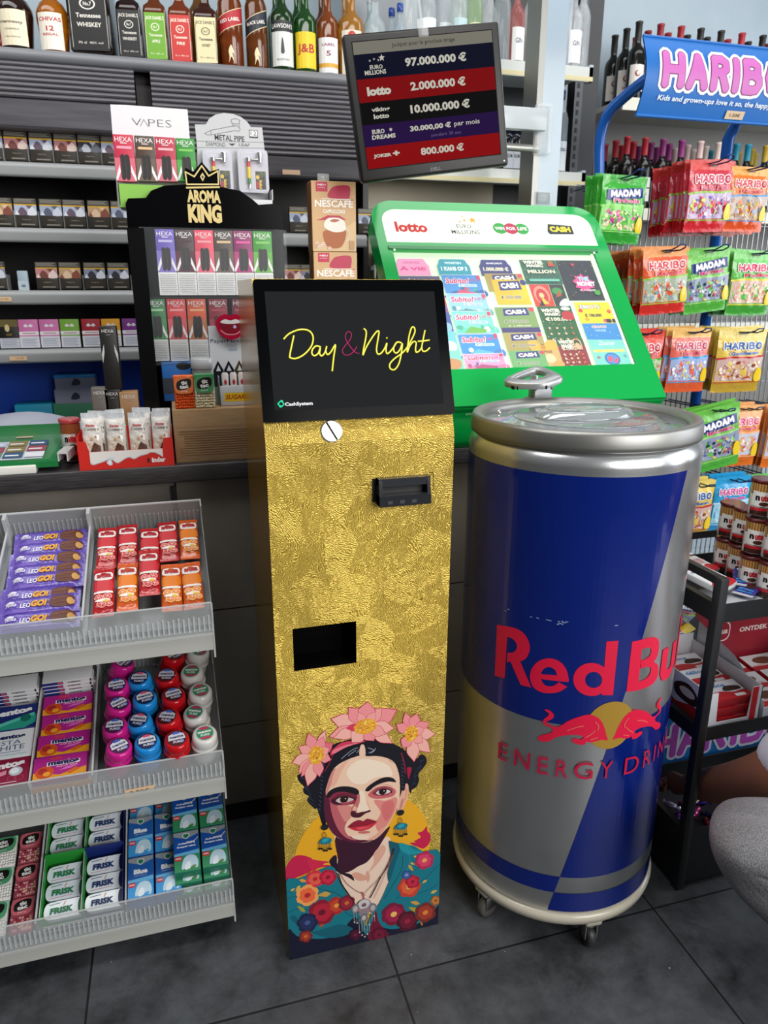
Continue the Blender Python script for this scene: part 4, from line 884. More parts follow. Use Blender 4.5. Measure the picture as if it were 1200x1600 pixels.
# dark-lidded goods under that, above the lottery case
for k, (px, w_, c_) in enumerate(((687, 40, 'C9B83A'), (735, 14, 'E9E4DA'), (746, 14, 'E9E4DA'), (766, 10, 'E9E4DA'), (779, 11, 'E9E4DA'), (800, 18, '3A3A34'))):
    p = at(px, 320, y=2.85); ww = w_*2.8/F/2; g = G(c_)
    if k == 0: g.rbox(-ww, ww, -.03, .03, 0, .10, .003, col=c_); g.rbox(-ww-.001, ww+.001, -.031, .031, .10, .125, .002, col='12120F')
    else: g.lathe([(ww, 0), (ww, .11), (ww*.7, .13)], 14, c_, 'pr'); g.lathe([(ww*.8, .13), (ww*.8, .17 if k < 3 else .155)], 14, '14120F', 'pr')
    tag(obj('small_box' if k == 0 else 'small_jar', g, loc=(p.x, 2.89, 1.7006)), ['black and yellow box', 'white jar with tall black cap, left of the tall pair', 'white jar with tall black cap, right of the tall pair', 'slim white jar with black cap', 'white jar with black cap beside the slim one', 'dark jar nearest the white post'][k]+' above the green lottery case', 'box' if k == 0 else 'jar', 'small goods above the lottery case')
g = G('8E8A80'); g.box(.8, 1.28, 2.80, 2.96, 1.6406, 1.68, 'A8A294'); g.box(.8, 1.28, 2.82, 2.96, 1.68, 1.70, '8E8A80'); tag(obj('riser_tray', g), 'low beige riser under the small jars above the lottery case', 'tray')
# ================================================================= wine shelving far right
wn = thing('wine_shelving', 'wine shelving along the pale wall behind the sweets rack', 'shelving')
YW_ = 3.05
for z in (2.335, 1.90, 1.40, .95):
    g = G('CFCFC4', 'pr'); g.box(1.93, 3.3, YW_, 3.38, z-.02, z, 'B8B8AE'); s_ = obj('shelf_board', g, wn); g = G('D6D6C8', 'pr'); g.box(1.93, 3.3, YW_-.012, YW_, z-.045, z+.004, 'DAD9CB', 'gl'); obj('price_rail', g, s_)
g = G('6E6F72'); g.box(1.76, 3.3, 3.385, 3.40, .2, 2.335, '7C7B78', 'pr'); g.box(1.74, 1.76, 3.0, 3.4, 0, 2.3, '55575A'); obj('back_panel', g, wn)
WB = {}
def wine(key, glass, cap, lab, x, y, z, label, grp):
    if key not in WB: WB[key] = Proto(bottle('wine_bottle', label, 'wine bottle', 'wine', .30 if z < 2.2 else .305, .036, glass, cap, lab, 'gl'))
    WB[key].put((x, y, z), (0, 0, -.25), label, grp)
def wl(c, e): return L_plain(c, [('VIN', .22, .04, .4, e)], .95, .12, .45, lambda A, h, r, W: (A.ell(0, h*.34, .012, .012, e), A.ell(.004, h*.345, .009, .009, c)))
row1 = [(997, '1A1614', 'dark'), (1031, '8C1C26', 'red'), (1063, '9A2028', 'red'), (1094, '1E1A16', 'black'), (1126, '23201A', 'black'), (1159, 'A8242E', 'bright red'), (1192, '1A1613', 'black'), (1224, '7A1C20', 'red')]
for k, (px, cp, cn2) in enumerate(row1):
    for d in range(3):
        p = at(px, 60, y=3.10); wine(('a', cp), '12140F', cp, wl('D9D4CC', '8A2A2A'), p.x, 3.10+.09*d, 2.3356, f'{cn2} capped wine bottle, upper wine shelf, {ORD[k]} file from the post, {["front", "middle", "rear"][d]} one', 'wine bottles on the upper wine shelf')
row2 = [(978, '9E1F2A', 'red'), (1006, 'A8202C', 'red'), (1034, '7C2A66', 'purple'), (1063, '8A2E74', 'purple'), (1092, 'D9BDBA', 'pale pink'), (1121, 'E0CFC4', 'cream'), (1149, '14788E', 'teal'), (1167, '1A8098', 'teal'), (1195, 'B89A2A', 'gold'), (1222, 'B89A2A', 'gold')]
for k, (px, cp, cn2) in enumerate(row2):
    for d in range(3):
        p = at(px, 250, y=3.10); wine(('b', cp), '14100F' if k not in (4, 5) else '6A2A22', cp, wl('E4E2DC', '9A2A30'), p.x, 3.10+.09*d, 1.9006, f'{cn2} capped wine bottle, lower wine shelf, {ORD[k]} file from the post, {["front", "middle", "rear"][d]} one', 'wine bottles on the lower wine shelf')
# ================================================================= goods on the counter
ZC = 1.13
# --- green ticket tray at the left edge
tt = thing('ticket_tray', 'green framed scratch ticket tray lying at the counter edge, cut by the left border', 'tray', (0, 0, 0))
a = at(82, 738, z=ZC+.02); b = at(105, 682, z=ZC+.03)
g = G('2F8A48', 'gl'); x1 = a.x; y0 = 1.865
g.prism([(x1-.45, y0), (x1, y0), (b.x, b.y-.01), (b.x-.47, b.y-.01)], lambda u, v, k: (u, v, ZC+.012+.014*k+.03*(v-y0)/.2), '257A42', 'gl'); obj('green_tray', g, tt)
g = G('E4E4E0', 'gl'); g.rbox(x1-.5, x1-.05, y0-.008, y0+.03, ZC, ZC+.020, .002, col='E4E4DE'); obj('white_base', g, tt)
for k in range(2):
    g = G('C9CACA', 'gl'); d = .085*k; M = Matrix.Translation((x1+.012+d*.10, y0+.0+d, ZC+.03)) @ Matrix.Rotation(R(-5), 4, 'Z')
    for (u0, u1, w0, w1) in ((-.012, .012, .012, .016), (-.012, -.009, -.006, .012), (.009, .012, -.006, .012)): g.box(u0, u1, 0, .078, w0, w1, 'CFD0D0', 'gl', M=M)
    obj('rail', g, tt)
g = G('FFFFFF', 'pr'); A = Art(g, lambda u, v, n: (x1-.378+u, y0+.02+v, ZC+.0275+n+.03*(v+.02)/.2)); rr_ = random.Random(3)
A.rect(0, 0, .34, .13, 'C9D6DE')
for i in range(7):
    for j in range(3): A.rect(.01+i*.048, .006+j*.041, .054+i*.048, .042+j*.041, rr_.choice(['5A6A9A', '8A7A4A', 'B9C4D6', '9A4A5A', '3A5A7A', 'D9DCE4', '6A8A6A'])); A.rect(.014+i*.048, .018+j*.041, .045+i*.048, .026+j*.041, 'E4E6EA')
obj('ticket_insert', g, tt)
g = G('FFFFFF', 'film'); g.face([(x1-.43, y0+.01, ZC+.030), (x1-.02, y0+.01, ZC+.030), (x1-.0, y0+.19, ZC+.058), (x1-.43, y0+.19, ZC+.058)], 'E4F0EA', 'film'); obj('clear_cover', g, tt)
g = G('E8C49C'); A = Art(g, lambda u, v, n: (u, y0+.17+v, ZC+.056+n)); x0 = at(37, 684, y=2.03).x; A.rect(x0-.02, 0, x0+.02, .014, 'E8C9A4'); obj('price_tag', g, tt)
# --- sheet of paper
g = G('DCDDE6', 'pr'); rows = []
for j in range(9):
    v = j/8; rows.append([(-.66+.40*u/12, 2.10+.26*v, ZC+.034*math.exp(-((u/12-.35-.3*v)/.35)**2)+.018*math.sin(u/12*3+v)+.006+.03*v) for u in range(13)])
g.grid(rows, 'B4B8C8', 'pr'); tag(obj('paper_sheet', g), 'curled white sheet of paper lying behind the green ticket tray', 'paper')
# --- nut-cream snack tub
def tub(h=.09, r=.024, dark=False):
    t = thing('snack_tub', 'red lidded snack tub of hazelnut cream and sticks', 'snack tub')
    g = G('E9E6E0', 'gl'); g.lathe([(r*.8, 0), (r, h*.05), (r*.98, h*.9), (r*.95, h)], 24, lambda i, j: ['3A1A12', 'ECE8E2', 'B8202A'][min(i, 2)], 'gl'); A = Art(g, lambda u, v, n: ((r+n)*math.sin(u/r), -(r+n)*math.cos(u/r), v), 'gl', n=.0012, seg=.008)
    A.rect(-.03, h*.06, .03, h*.2, '3E2018'); A.rect(-.03, h*.2, .03, h*.28, 'C4202C'); A.rect(-.03, h*.72, .03, h*.95, '8A4A28')
    A.text('n', -.013, h*.58, h*.13, '1A1414', .008, .06); A.text('utella', .006, h*.61, h*.2, 'C0242C', .028, .06); A.ell(.0, h*.38, .010, h*.09, '4A2A1A')
    if dark:
        A.n += .0002; A.rect(-.034, h*.66, .034, h*.97, '6A3A20'); [A.rect(-.032+.0062*k, h*.68, -.0275+.0062*k, h*.96, 'B98A4A') for k in range(11)]; A.poly([(-.026, h*.34), (.026, h*.30), (.028, h*.72), (-.024, h*.76)], 'E4E2DE'); A.text('n', -.012, h*.56, h*.14, '1A1414', .010, .06); A.text('utella', .010, h*.58, h*.2, 'C0242C', .030, .06); A.ell(.002, h*.40, .010, h*.06, '4A2A1A')
    obj('tub_body', g, t); g = G('C2262E', 'gl'); g.lathe([(r*1.02, h*.97), (r*1.08, h), (r*1.08, h*1.05), (r, h*1.07)], 24, '5A1A1C' if dark else 'B9474A', 'gl'); obj('lid', g, t); return t
t_ = tub(.105, .024); p = at(112, 690, y=1.97); t_.location = (p.x, 1.97, ZC); t_.rotation_euler = (0, 0, .2); t_['label'] = 'red lidded snack tub standing left of the chocolate bar box'
# --- kinder box with eight bars
KBx0, KBx1, KBy = at(124, 738, z=ZC).x, at(273, 727, z=ZC).x, 1.856
bw = KBx1-KBx0; bd = .135
bx = thing('bar_display_box', 'red and white counter box holding white wrapped chocolate bars', 'display box', (KBx0, KBy, ZC))
Hb = .072
notch = [(0, 0), (bw, 0), (bw, Hb), (bw-.022, Hb-.002), (bw-.026, Hb*.62), (.026, Hb*.62), (.02, Hb-.002), (0, Hb)]
g = G('D22A20', 'pr'); g.prism(notch, lambda u, v, k: (u, .001-.002*k, v), 'D9261C'); 
g.box(0, .0015, 0, bd, 0, Hb+.01, 'D9261C'); g.box(bw-.0015, bw, 0, bd, 0, Hb+.01, 'D9261C'); g.box(0, bw, bd-.0015, bd, 0, Hb+.01, 'D9261C'); g.box(0, bw, 0, bd, 0, .0015, 'E4E0DA')
A = Art(g, front(-.001))
dr = [(.026, Hb*.62), (bw-.026, Hb*.62), (bw-.026, Hb*.30)]
dr += cr([(bw-.034, .028), (bw-.05, .036), (bw-.065, .031), (bw-.08, .028), (bw-.095, .021), (bw-.105, .026), (bw-.118, .022), (bw-.135, .013), (bw-.150, .024), (bw-.168, .018), (bw-.19, .012)], 3, False)
A.poly(dr+[(.026, Hb*.2)], 'B9C6CC'); A.poly([(u, v+.0022 if v < Hb*.5 else v) for u, v in dr]+[(.026, Hb*.26)], 'F1EFEA')
A.blob([(.068, .010), (.063, .016), (.066, .022), (.073, .030), (.075, .020), (.077, .013), (.073, .009)], 'C9DDE6'); A.blob([(.069, .012), (.066, .016), (.070, .022), (.073, .018), (.073, .012)], 'F4F8FA'); A.ell(.079, .026, .003, .0035, 'DDE8EE')
A.text('K', bw-.060, .0165, .012, '1A1414', .0085, .05); A.text('inder', bw-.037, .0168, .013, 'F4F0EC', .033, .05)
obj('carton', g, bx)
def wrapper(w, h, t, colf, artf, mat='fo', crimp=.012, ccol='D4D8DA', nx=10, nz=16):
    """pillow wrapper standing on its end, front faces -y"""
    g = G('FFFFFF', mat); rows = []; back = []
    def prof(u, v):
        e = min(1, (v)/(h*.10)) if v < h*.10 else min(1, (h-v)/(h*.10)) if v > h*.9 else 1
        e = max(0, e); return t/2*math.sqrt(max(0, 1-abs(2*u/w)**3))*math.sin(e*math.pi/2)
    zs = [0]+[crimp+(h-2*crimp)*k/nz for k in range(nz+1)]+[h]
    zs = zs
    def y_(u, v): return prof(u, v-crimp if 0 else v) if crimp < v < h-crimp else 0
    def prof2(u, v):
        if v <= crimp or v >= h-crimp: return .0004
        q = (v-crimp)/(h-2*crimp); e = min(1, q/.12, (1-q)/.12); return max(.0004, t/2*math.sqrt(max(0, 1-abs(2*u/w)**4))*math.sin(e*math.pi/2))
    for s_ in (-1, 1):
        rows = [[(-w/2+w*i/nx, s_*prof2(-w/2+w*i/nx, z)+.0008*math.sin(z*260+i)*(crimp < z < h-crimp), z) for i in range(nx+1)] for z in zs]
        g.grid(rows, (lambda i, j: ccol if (zs[i] >= h-crimp-.0001 or zs[i+1] <= crimp+.0001) else colf((i+.5)/len(zs))), mat)
    f = lambda u, v, n: (u, -prof2(u, v)-.0009-n, v)
    artf(Art(g, f, 'pr', seg=.006)); 
    for k in range(int(w/.003)):
        for z in (h, 0): g.face([(-w/2+.003*k, 0, z), (-w/2+.003*k+.003, 0, z), (-w/2+.003*k+.0015, 0, z+(.0016 if z else -.0016))], ccol, mat)
    return g
def kc_art(A):
    A.text('Kinder', -.001, .098, .0065, 'C4202A', .022, .03); A.text('Country', 0, .088, .0085, '3A1C12', .034, .01)
    A.blob([(-.006, .064), (-.001, .069), (.002, .064), (-.002, .061)], 'C9A070'); A.blob([(.004, .068), (.008, .073), (.010, .068)], 'B98A58')
    rr_ = random.Random(5)
    for k in range(16): A.ell(rr_.uniform(-.016, .0), rr_.uniform(.03, .056), .0013, .0016, rr_.choice(['C9A878', 'A8784A', 'E0C89A']), n=6)
    A.poly([(-.008, .03), (.003, .056), (.0175, .046), (.0175, .03)], '4A2216'); A.line([(.003, .056), (.0175, .046)], .0015, '7A4A34'); A.line([(-.002, .044), (.014, .034)], .001, '7A4A34'); A.line([(.008, .052), (.0, .032)], .001, '7A4A34'); A.line([(.013, .049), (.006, .031)], .001, '7A4A34')
g = wrapper(.044, .128, .014, lambda q: 'DAD3C6' if q < .5 else 'E4E2DC', kc_art, ccol='C9CED2')
KP = Proto(tag(obj('chocolate_bar', g), 'x', 'chocolate bar'))
for k in range(4):
    x = KBx0+.034+k*(bw-.06)/3
    KP.put((x, KBy+.024+.003*(k % 2), ZC+.003+(.004 if k == 0 else 0)), (R(-7), 0, R((2, -3, 1, -2)[k])), f'white chocolate bar in the front file of the red box, {ORD[k]} from the left', 'bars in the red counter box')
for k in range(4):
    x = KBx0+.036+k*(bw-.062)/3
    KP.put((x+.004, KBy+.052, ZC+.007+.002*(k % 3)), (R(-7), R((3, -2, 2, 0)[k]), R((-3, 3, -2, 2)[k])), f'silver tipped chocolate bar, rear file of the red box, {ORD[k]} from the left', 'bars in the red counter box')
# --- pod boxes (dark) left of the acrylic stand
def hexabox(w, d, h, col, side=None, arrow=True, txt='HEXA'):
    g = G(col); g.rbox(-w/2, w/2, 0, d, 0, h, .0015, col=col); A = Art(g, front(0))
    A.text(txt, 0, h*.93, w*.2, 'D9D9D6', w*.7, -.0); A.rect(-w*.12, h*.865, w*.12, h*.875, '8A8A88')
    return g, A
p = at(180, 640, y=2.02)
def hb(name, label, cx, y, z, w, d, h, col, pod=True, big=False, rot=0):
    g, A = hexabox(w, d, h, col)
    if pod: A.blob([(-w*.2, 0.001), (-w*.2, h*.42), (0, h*.5), (w*.2, h*.42), (w*.2, .001)], '161412')
    if big:
        A.poly([(-w*.45, h*.42), (-w*.3, h*.60), (-w*.3, h*.72), (-w*.48, h*.56)], 'C9CACA'); A.poly([(w*.45, h*.42), (w*.3, h*.60), (w*.3, h*.72), (w*.48, h*.56)], 'C9CACA')
        A2 = Art(g, lambda u, v, n: (w/2+n, u, v)); A2.text('PURE', d/2, h*.35, w*.25, '9A9A98', h*.2, rot=R(90))
    return tag(obj(name, g, loc=(cx, y, z), rot=(0, 0, rot)), label, 'box')
xa = at(156, 620, y=2.0).x; hs = at(156, 606, y=2.0).z-ZC
hb('pod_box', 'small grey pod box behind the white chocolate bars', xa, 2.0, ZC, .040, .04, hs, '6A6560')
hb('pod_box', 'black pod box carrying the tall black box', at(176, 620, y=2.0).x, 2.0, ZC, .040, .045, hs-.004, '1A1918')
hb('vape_box', 'tall black box standing on the black pod box', at(172, 560, y=2.0).x+.001, 1.998, ZC+hs-.004, .041, .05, at(175, 510, y=2.0).z-ZC-hs+.004, '1D1B1A', False, True)
hb('pod_box', 'kraft brown pod box beside the black acrylic stand', at(201, 620, y=1.99).x, 1.99, ZC, .046, .045, hs-.012, 'A8825A')
# --- cardboard carton behind the terminal
cbx0 = at(273, 722, z=ZC).x+.004; cb = thing('cardboard_carton', 'brown cardboard carton on the counter behind the golden terminal', 'carton', (cbx0, 1.872, ZC))
g = G(mat='card'); g.rbox(0, .36, 0, .20, 0, .136, .002); obj('box', g, cb)
g = G('5A4028'); A = Art(g, front(0)); rr_ = random.Random(2)
for j in range(11): A.rect(.012+(.012 if 3 < j < 9 else 0), .018+.0062*j, .20-rr_.random()*.03, .0195+.0062*j, '6E5236')
A.rect(0, .069+.022, .2, .0915, '7A5C3C'); obj('printed_text', g, cb); zc2 = ZC+.136
# --- tic tacs
def ttbox(body, lidc, labc, pills, w=.034, d=.018, h=.062, txtc='F4F4F0', loose=True, seedn=4, mint='mint'):
    t = thing('mint_box', 'x', 'sweets box'); g = G(body, 'gl'); g.rbox(-w/2, w/2, 0, d, 0, h*.9, .003, col=body, mat='gl'); obj('case', g, t)
    g = G(pills, 'gl'); rr_ = random.Random(seedn)
    for i in range(int(w/.0058)):
        for j in range(int(h*.5/.0068)):
            x = -w/2+.0045+i*.0058+rr_.uniform(-.001, .001); z = .005+j*.0068+rr_.uniform(-.001, .001)
            pc = pills if isinstance(pills, str) else rr_.choice(pills)
            M = Matrix.Translation((x, -.0003, z)) @ Matrix.Rotation(rr_.uniform(0, 3), 4, 'Y'); g.lathe([(.0001, -.0036), (.0022, -.0024), (.0027, 0), (.0022, .0024), (.0001, .0036)], 7, pc, 'gl', M=M, cap=False)
    o = obj('mints', g, t); o['kind'] = 'stuff'
    g = G(lidc, 'gl'); g.rbox(-w/2-.0005, w/2+.0005, -.0005, d+.0005, h*.82, h, .002, col=lidc, mat='gl'); obj('lid', g, t)
    g = G(labc, 'pr'); A = Art(g, front(-.0045)); A.blob([(-w*.42, h*.52), (-w*.45, h*.9), (0, h*.96), (w*.45, h*.9), (w*.42, h*.52), (0, h*.46)], labc); A.blob([(-w*.3, h*.58), (-w*.34, h*.8), (0, h*.9), (w*.36, h*.88), (w*.3, h*.64)], '14120F')
    A.text('tic', .001, h*.79, h*.12, 'F4F4F0', w*.3, .05, rot=.12); A.text('tac', 0, h*.67, h*.11, 'F4F4F0', w*.44, .05, rot=.12); A.text(mint, 0, h*.53, h*.045, txtc, w*.36)
    obj('label', g, t); return t
t_ = ttbox('D9501A', 'E0662A', 'E07A3C', 'D8541C', .048, .025, .083, mint='orange'); p = at(288, 630, y=1.885); t_.location = (p.x+.002, 1.885, zc2); t_['label'] = 'orange sweets box with a black oval label on the cardboard carton'; t_['category'] = 'sweets box'
t_ = ttbox('D6CFAE', '3E8E5A', '4E9A62', ['E6DDBE', 'D9CDA4'], .048, .025, .086, mint='MINT'); p = at(321, 628, y=1.88); t_.location = (p.x, 1.88, zc2); t_['label'] = 'green labelled box of white mints beside the orange one on the carton'
# white capped jar behind
jr = thing('jar', 'white capped clear jar behind the green labelled mints', 'jar', (at(319, 600, y=1.99).x, 1.99, zc2))
g = G('D9DCDC', 'clear'); g.lathe([(.026, 0), (.030, .005), (.030, .085), (.027, .09)], 24, 'D9DEDE', 'clear'); obj('jar_body', g, jr); g = G('D4D8DA', 'gl'); g.lathe([(.0295, .088), (.031, .090), (.031, .113), (.029, .116)], 24, 'C9CED2', 'gl'); obj('lid', g, jr)
# sugar-free tray with white tubes
st = thing('gum_tray', 'grey counter tray with a yellow stripe half hidden by the golden terminal', 'tray', (at(344, 630, y=1.90).x, 1.90, zc2))
g = G('B9BDC2'); g.rbox(0, .11, 0, .002, 0, .052, .0008, col='C9CCD0'); g.box(0, .002, 0, .10, 0, .075, '8E9AA0'); g.box(0, .11, .098, .10, 0, .09, 'B4BAC0'); g.box(0, .11, 0, .1, 0, .002, 'A8A8A8'); g.face([(-.001, 0, .052), (-.001, .1, .09), (-.001, .1, 0), (-.001, 0, 0)], '4E8A6A')
A = Art(g, front(0)); A.rect(.012, .012, .11, .034, 'E6C21C'); A.text('SUGAR FREE', .058, .023, .012, 'B0281E', .085, .03, .2); obj('tray_carton', g, st)
for k in range(4):
    g = G('DADADC', 'gl'); g.lathe([(.008, 0), (.009, .003), (.009, .075), (.006, .08)], 12, 'D2CBCB', 'gl'); A = Art(g, lambda u, v, n: ((.0095+n)*math.sin(u/.0095), -(.0095+n)*math.cos(u/.0095), v), seg=.004); A.rect(-.012, .01, .012, .045, '9A3A4A'); A.blob([(-.004, .056), (0, .064), (.004, .056), (0, .050)], 'C0303A')
    tag(obj('gum_tube', g, loc=(st.location.x+.018+.021*k, 1.925, zc2+.003)), f'white gum tube in the grey tray, {ORD[k]} from the left', 'gum tube', 'gum tubes in the grey tray')
# paper mints sign card + lips
pm = thing('mint_strip_display', 'white card display with big red lips on top of dark mint pouches', 'display', (at(331, 600, y=1.97).x, 1.97, zc2))
zt_ = at(345, 509, y=1.97).z-zc2; pw_ = at(391, 540, y=1.97).x-at(331, 540, y=1.97).x
g = G('E2E6EC'); g.box(0, pw_, 0, .002, .0, zt_, 'E4E8EE'); A = Art(g, front(0)); A.text('PaperMints', pw_*.45, zt_*.80, .012, '1A2A5A', pw_*.82, .0); A.text('cool', pw_*.6, zt_*.70, .009, '6A9AC4'); obj('card', g, pm)
g = G('C01838', 'gl'); q = at(360, 508, y=1.965); cx, cz = q.x-pm.location.x, q.z-zc2; f = lambda u, v, k: (cx+u, -.003-.012*k, cz+v)
lp = cr([(-.038, .004), (-.03, .02), (-.012, .028), (0, .024), (.012, .028), (.03, .02), (.038, .004), (.03, -.02), (.012, -.034), (-.012, -.034), (-.03, -.02)], 3)
g.prism(lp, f, 'B8163A', 'gl'); A = Art(g, front(-.015, cx, cz)); A.blob([(-.030, .004), (-.02, .014), (0, .012), (.02, .014), (.030, .004), (.02, -.012), (0, -.02), (-.02, -.012)], '8A1028'); A.blob([(-.026, .008), (-.014, .015), (0, .012), (.014, .015), (.026, .008), (.012, .004), (-.012, .004)], 'F0EEEC'); A.ell(.01, -.004, .004, .004, 'C9CCF0'); A.line([(-.026, -.012), (-.012, -.022), (.012, -.022), (.026, -.012)], .0025, 'E4A0AC', k=4)
obj('lips', g, pm)
for k in range(3):
    g = G('15161A', 'fo'); g.prism([(-.013, 0), (.013, 0), (.013, .042), (.0, .066), (-.013, .042)], lambda u, v, kk: (u, -.006+.012*kk, v), '17181C' if k < 2 else '4A3A22', 'fo'); Art(g, front(-.006)).poly([(-.006, .04), (.0, .055), (.006, .04)], 'C9D2DA')
    tag(obj('mint_pouch', g, loc=(pm.location.x+.018+.027*k, 1.945, zc2+.045), rot=(R(-5), 0, 0)), f'{"black" if k < 2 else "brown"} pointed mint pouch under the lips sign'+(', '+['left', 'right'][k]+' one of the black pair' if k < 2 else ''), 'pouch', 'pouches under the lips sign')
g = G('2A2A2C'); g.box(.006, pw_, -.04, -.002, 0, .045, '6A6E70', 'clear'); obj('pouch_holder', g, pm)
# blue box behind tic tacs
sbox('small_box', 'bright blue box behind the orange sweets box', 'box', 258, 303, 566, 640, 2.03, .05, plainbox('2A6EBE', None, lambda A, w, h: (A.ell(w*.75, h*.9, w*.25, h*.1, '1C2226'), A.rect(0, h*.2, w*.5, h*.6, '3A4450'))), z=zc2)
# --- two coffee boxes on a dark block
YN = 2.10; xn0, xn1 = at(489, 400, y=YN).x, at(557, 400, y=YN).x; zs_ = at(520, 393, y=YN).z; hN = at(520, 283, y=YN).z-zs_; wN = xn1-xn0
def nes():
    g = G('B98A5A'); g.rbox(0, wN, 0, .065, 0, hN, .0015, col='C49A68'); A = Art(g, front(0)); w, h = wN, hN
    g.box(-.0006, 0, .002, .063, .002, hN-.002, '6A4426')
    A.rect(.001, .001, w-.001, h-.001, 'CDA574'); A.poly([(.001, .001), (w-.001, .001), (w-.001, h*.45), (w*.5, h*.25)], 'D9B88A')
    A.poly([(w*.08, h*.445), (w*.78, h*.46), (w*.62, h*.52), (w*.35, h*.52), (w*.2, h*.47)], 'B02A42'); A.blob([(w*.38, h*.77), (w*.42, h*.88), (w*.55, h*.935), (w*.85, h*.94), (w*.86, h*.8), (w*.8, h*.76)], 'B8284A')
    A.rect(w*.1, h*.85, w*.36, h*.985, 'C02448'); A.text('NEU', w*.23, h*.945, h*.025, 'F4E4E4', w*.18, .03); A.text('milky', w*.23, h*.905, h*.02, 'F4E4E4', w*.16)
    A.text('NESCAFE', w*.5, h*.685, h*.10, 'F6F0E8', w*.86, .03); A.line([(w*.93, h*.75), (w*.90, h*.73)], .003, 'C02448'); A.rect(w*.22, h*.745, w*.86, h*.755, 'F6F0E8'); A.text('CAPPUCCINO', w*.5, h*.575, h*.055, 'F6F0E8', w*.5, .03)
    A.blob([(w*.28, h*.3), (w*.26, h*.18), (w*.36, h*.06), (w*.62, h*.06), (w*.74, h*.18), (w*.73, h*.32)], 'A85A24'); A.blob([(w*.28, h*.34), (w*.28, h*.42), (w*.38, h*.48), (w*.62, h*.48), (w*.74, h*.42), (w*.74, h*.31), (w*.5, h*.28)], 'EDE4DA'); A.blob([(w*.4, h*.44), (w*.5, h*.47), (w*.62, h*.45), (w*.5, h*.42)], 'B0644A'); A.line([(w*.76, h*.34), (w*.84, h*.28), (w*.80, h*.16), (w*.75, h*.16)], .0018, 'E8DCCC', k=3)
    for i, (a, b) in enumerate(((.1, .12), (.18, .08), (.24, .11), (.14, .06), (.38, .05))): A.ell(w*a, h*b, w*.05, h*.02, 'EFD2C4'); A.line([(w*(a-.04), h*b), (w*(a+.04), h*b)], .0012, '8A4A3A')
    A.rect(w*.84, h*.03, w*.95, h*.16, 'B89060'); 
    return g
NP = Proto(tag(obj('coffee_box', nes()), 'x', 'coffee box'))
NP.put((xn0, YN, zs_), None, 'upper cappuccino box of the stack behind the terminal', 'cappuccino boxes'); NP.put((xn0+.0015, YN, zs_-hN-.001), None, 'lower cappuccino box of the stack, mostly hidden by the terminal', 'cappuccino boxes')
g = G('2A2A2C'); g.rbox(xn0-.03, xn0+.12, YN-.01, YN+.12, ZC, zs_-hN-.001, .003, col='232325'); tag(obj('till_unit', g), 'dark till unit behind the terminal carrying the coffee boxes', 'till')
g = G('E8F0F4', 'clear'); p = at(505, 275, y=YN+.03); g.rbox(p.x-.016, p.x+.016, YN+.028, YN+.032, zs_+hN, zs_+hN+.022, .001, col='E8F0F4', mat='clear'); tag(obj('clear_clip', g), 'small clear clip on the upper coffee box', 'clip')
# ================================================================= black acrylic stand
YA = 2.08; ax0 = at(196, 330, y=YA).x+.002; ax1 = at(444, 400, y=YA).x; aW = ax1-ax0
ak = thing('acrylic_display_stand', 'tall glossy black acrylic stand with a gold crown header', 'display stand', (ax0, YA, ZC))
fz = lambda px, py: (at(px, py, y=YA).x-ax0, at(px, py, y=YA).z-ZC)
hdr = [fz(*p) for p in ((192, 318), (200, 310), (228, 309), (236, 298), (256, 290), (290, 288), (289, 262), (302, 268), (315, 253), (328, 268), (342, 264), (345, 292), (375, 298), (395, 312), (404, 320), (430, 318), (441, 328))]
hdr = [(0, 0), (0, hdr[0][1])]+hdr[1:-1]+[(aW, hdr[-1][1]), (aW, 0)]
g = G('0A0A0B', 'gl'); g.prism(hdr, lambda u, v, k: (u, .0+.006*k, v), '08080A', 'black'); obj('back_plate', g, ak)
g = G('0A0A0B', 'gl'); sh_in = fz(235, 360); g.box(0, .04, -.07, .0, 0, sh_in[1], '0A0A0B', 'gl'); obj('side_wall', g, ak)
GO = 'D2BE7E'
g = G(GO, 'pr'); A = Art(g, front(0))
fl_ = lambda st: [fz(180+x/5, 150+y/5) for x, y in PTS(st)]
for st in ('548,592;560,690;808,690;802,585;730,625;676,545;618,630;548,592',): A.line(fl_(st), .0035, GO)
A.line(fl_('556,716;814,712'), .004, GO); A.poly(fl_('682,598;702,630;684,668;662,630'), GO); A.poly(fl_('682,618;692,632;684,650;674,632'), '0A0A0B')
c1 = fl_('565,832;820,740'); A.text('AROMA', (c1[0][0]+c1[1][0])/2, (c1[0][1]+c1[1][1])/2, c1[1][1]-c1[0][1], GO, c1[1][0]-c1[0][0], .05)
c1 = fl_('575,990;828,850'); A.text('KING', (c1[0][0]+c1[1][0])/2, (c1[0][1]+c1[1][1])/2, c1[1][1]-c1[0][1], GO, c1[1][0]-c1[0][0], .06); obj('gold_header_print', g, ak)
YP = YA-.012
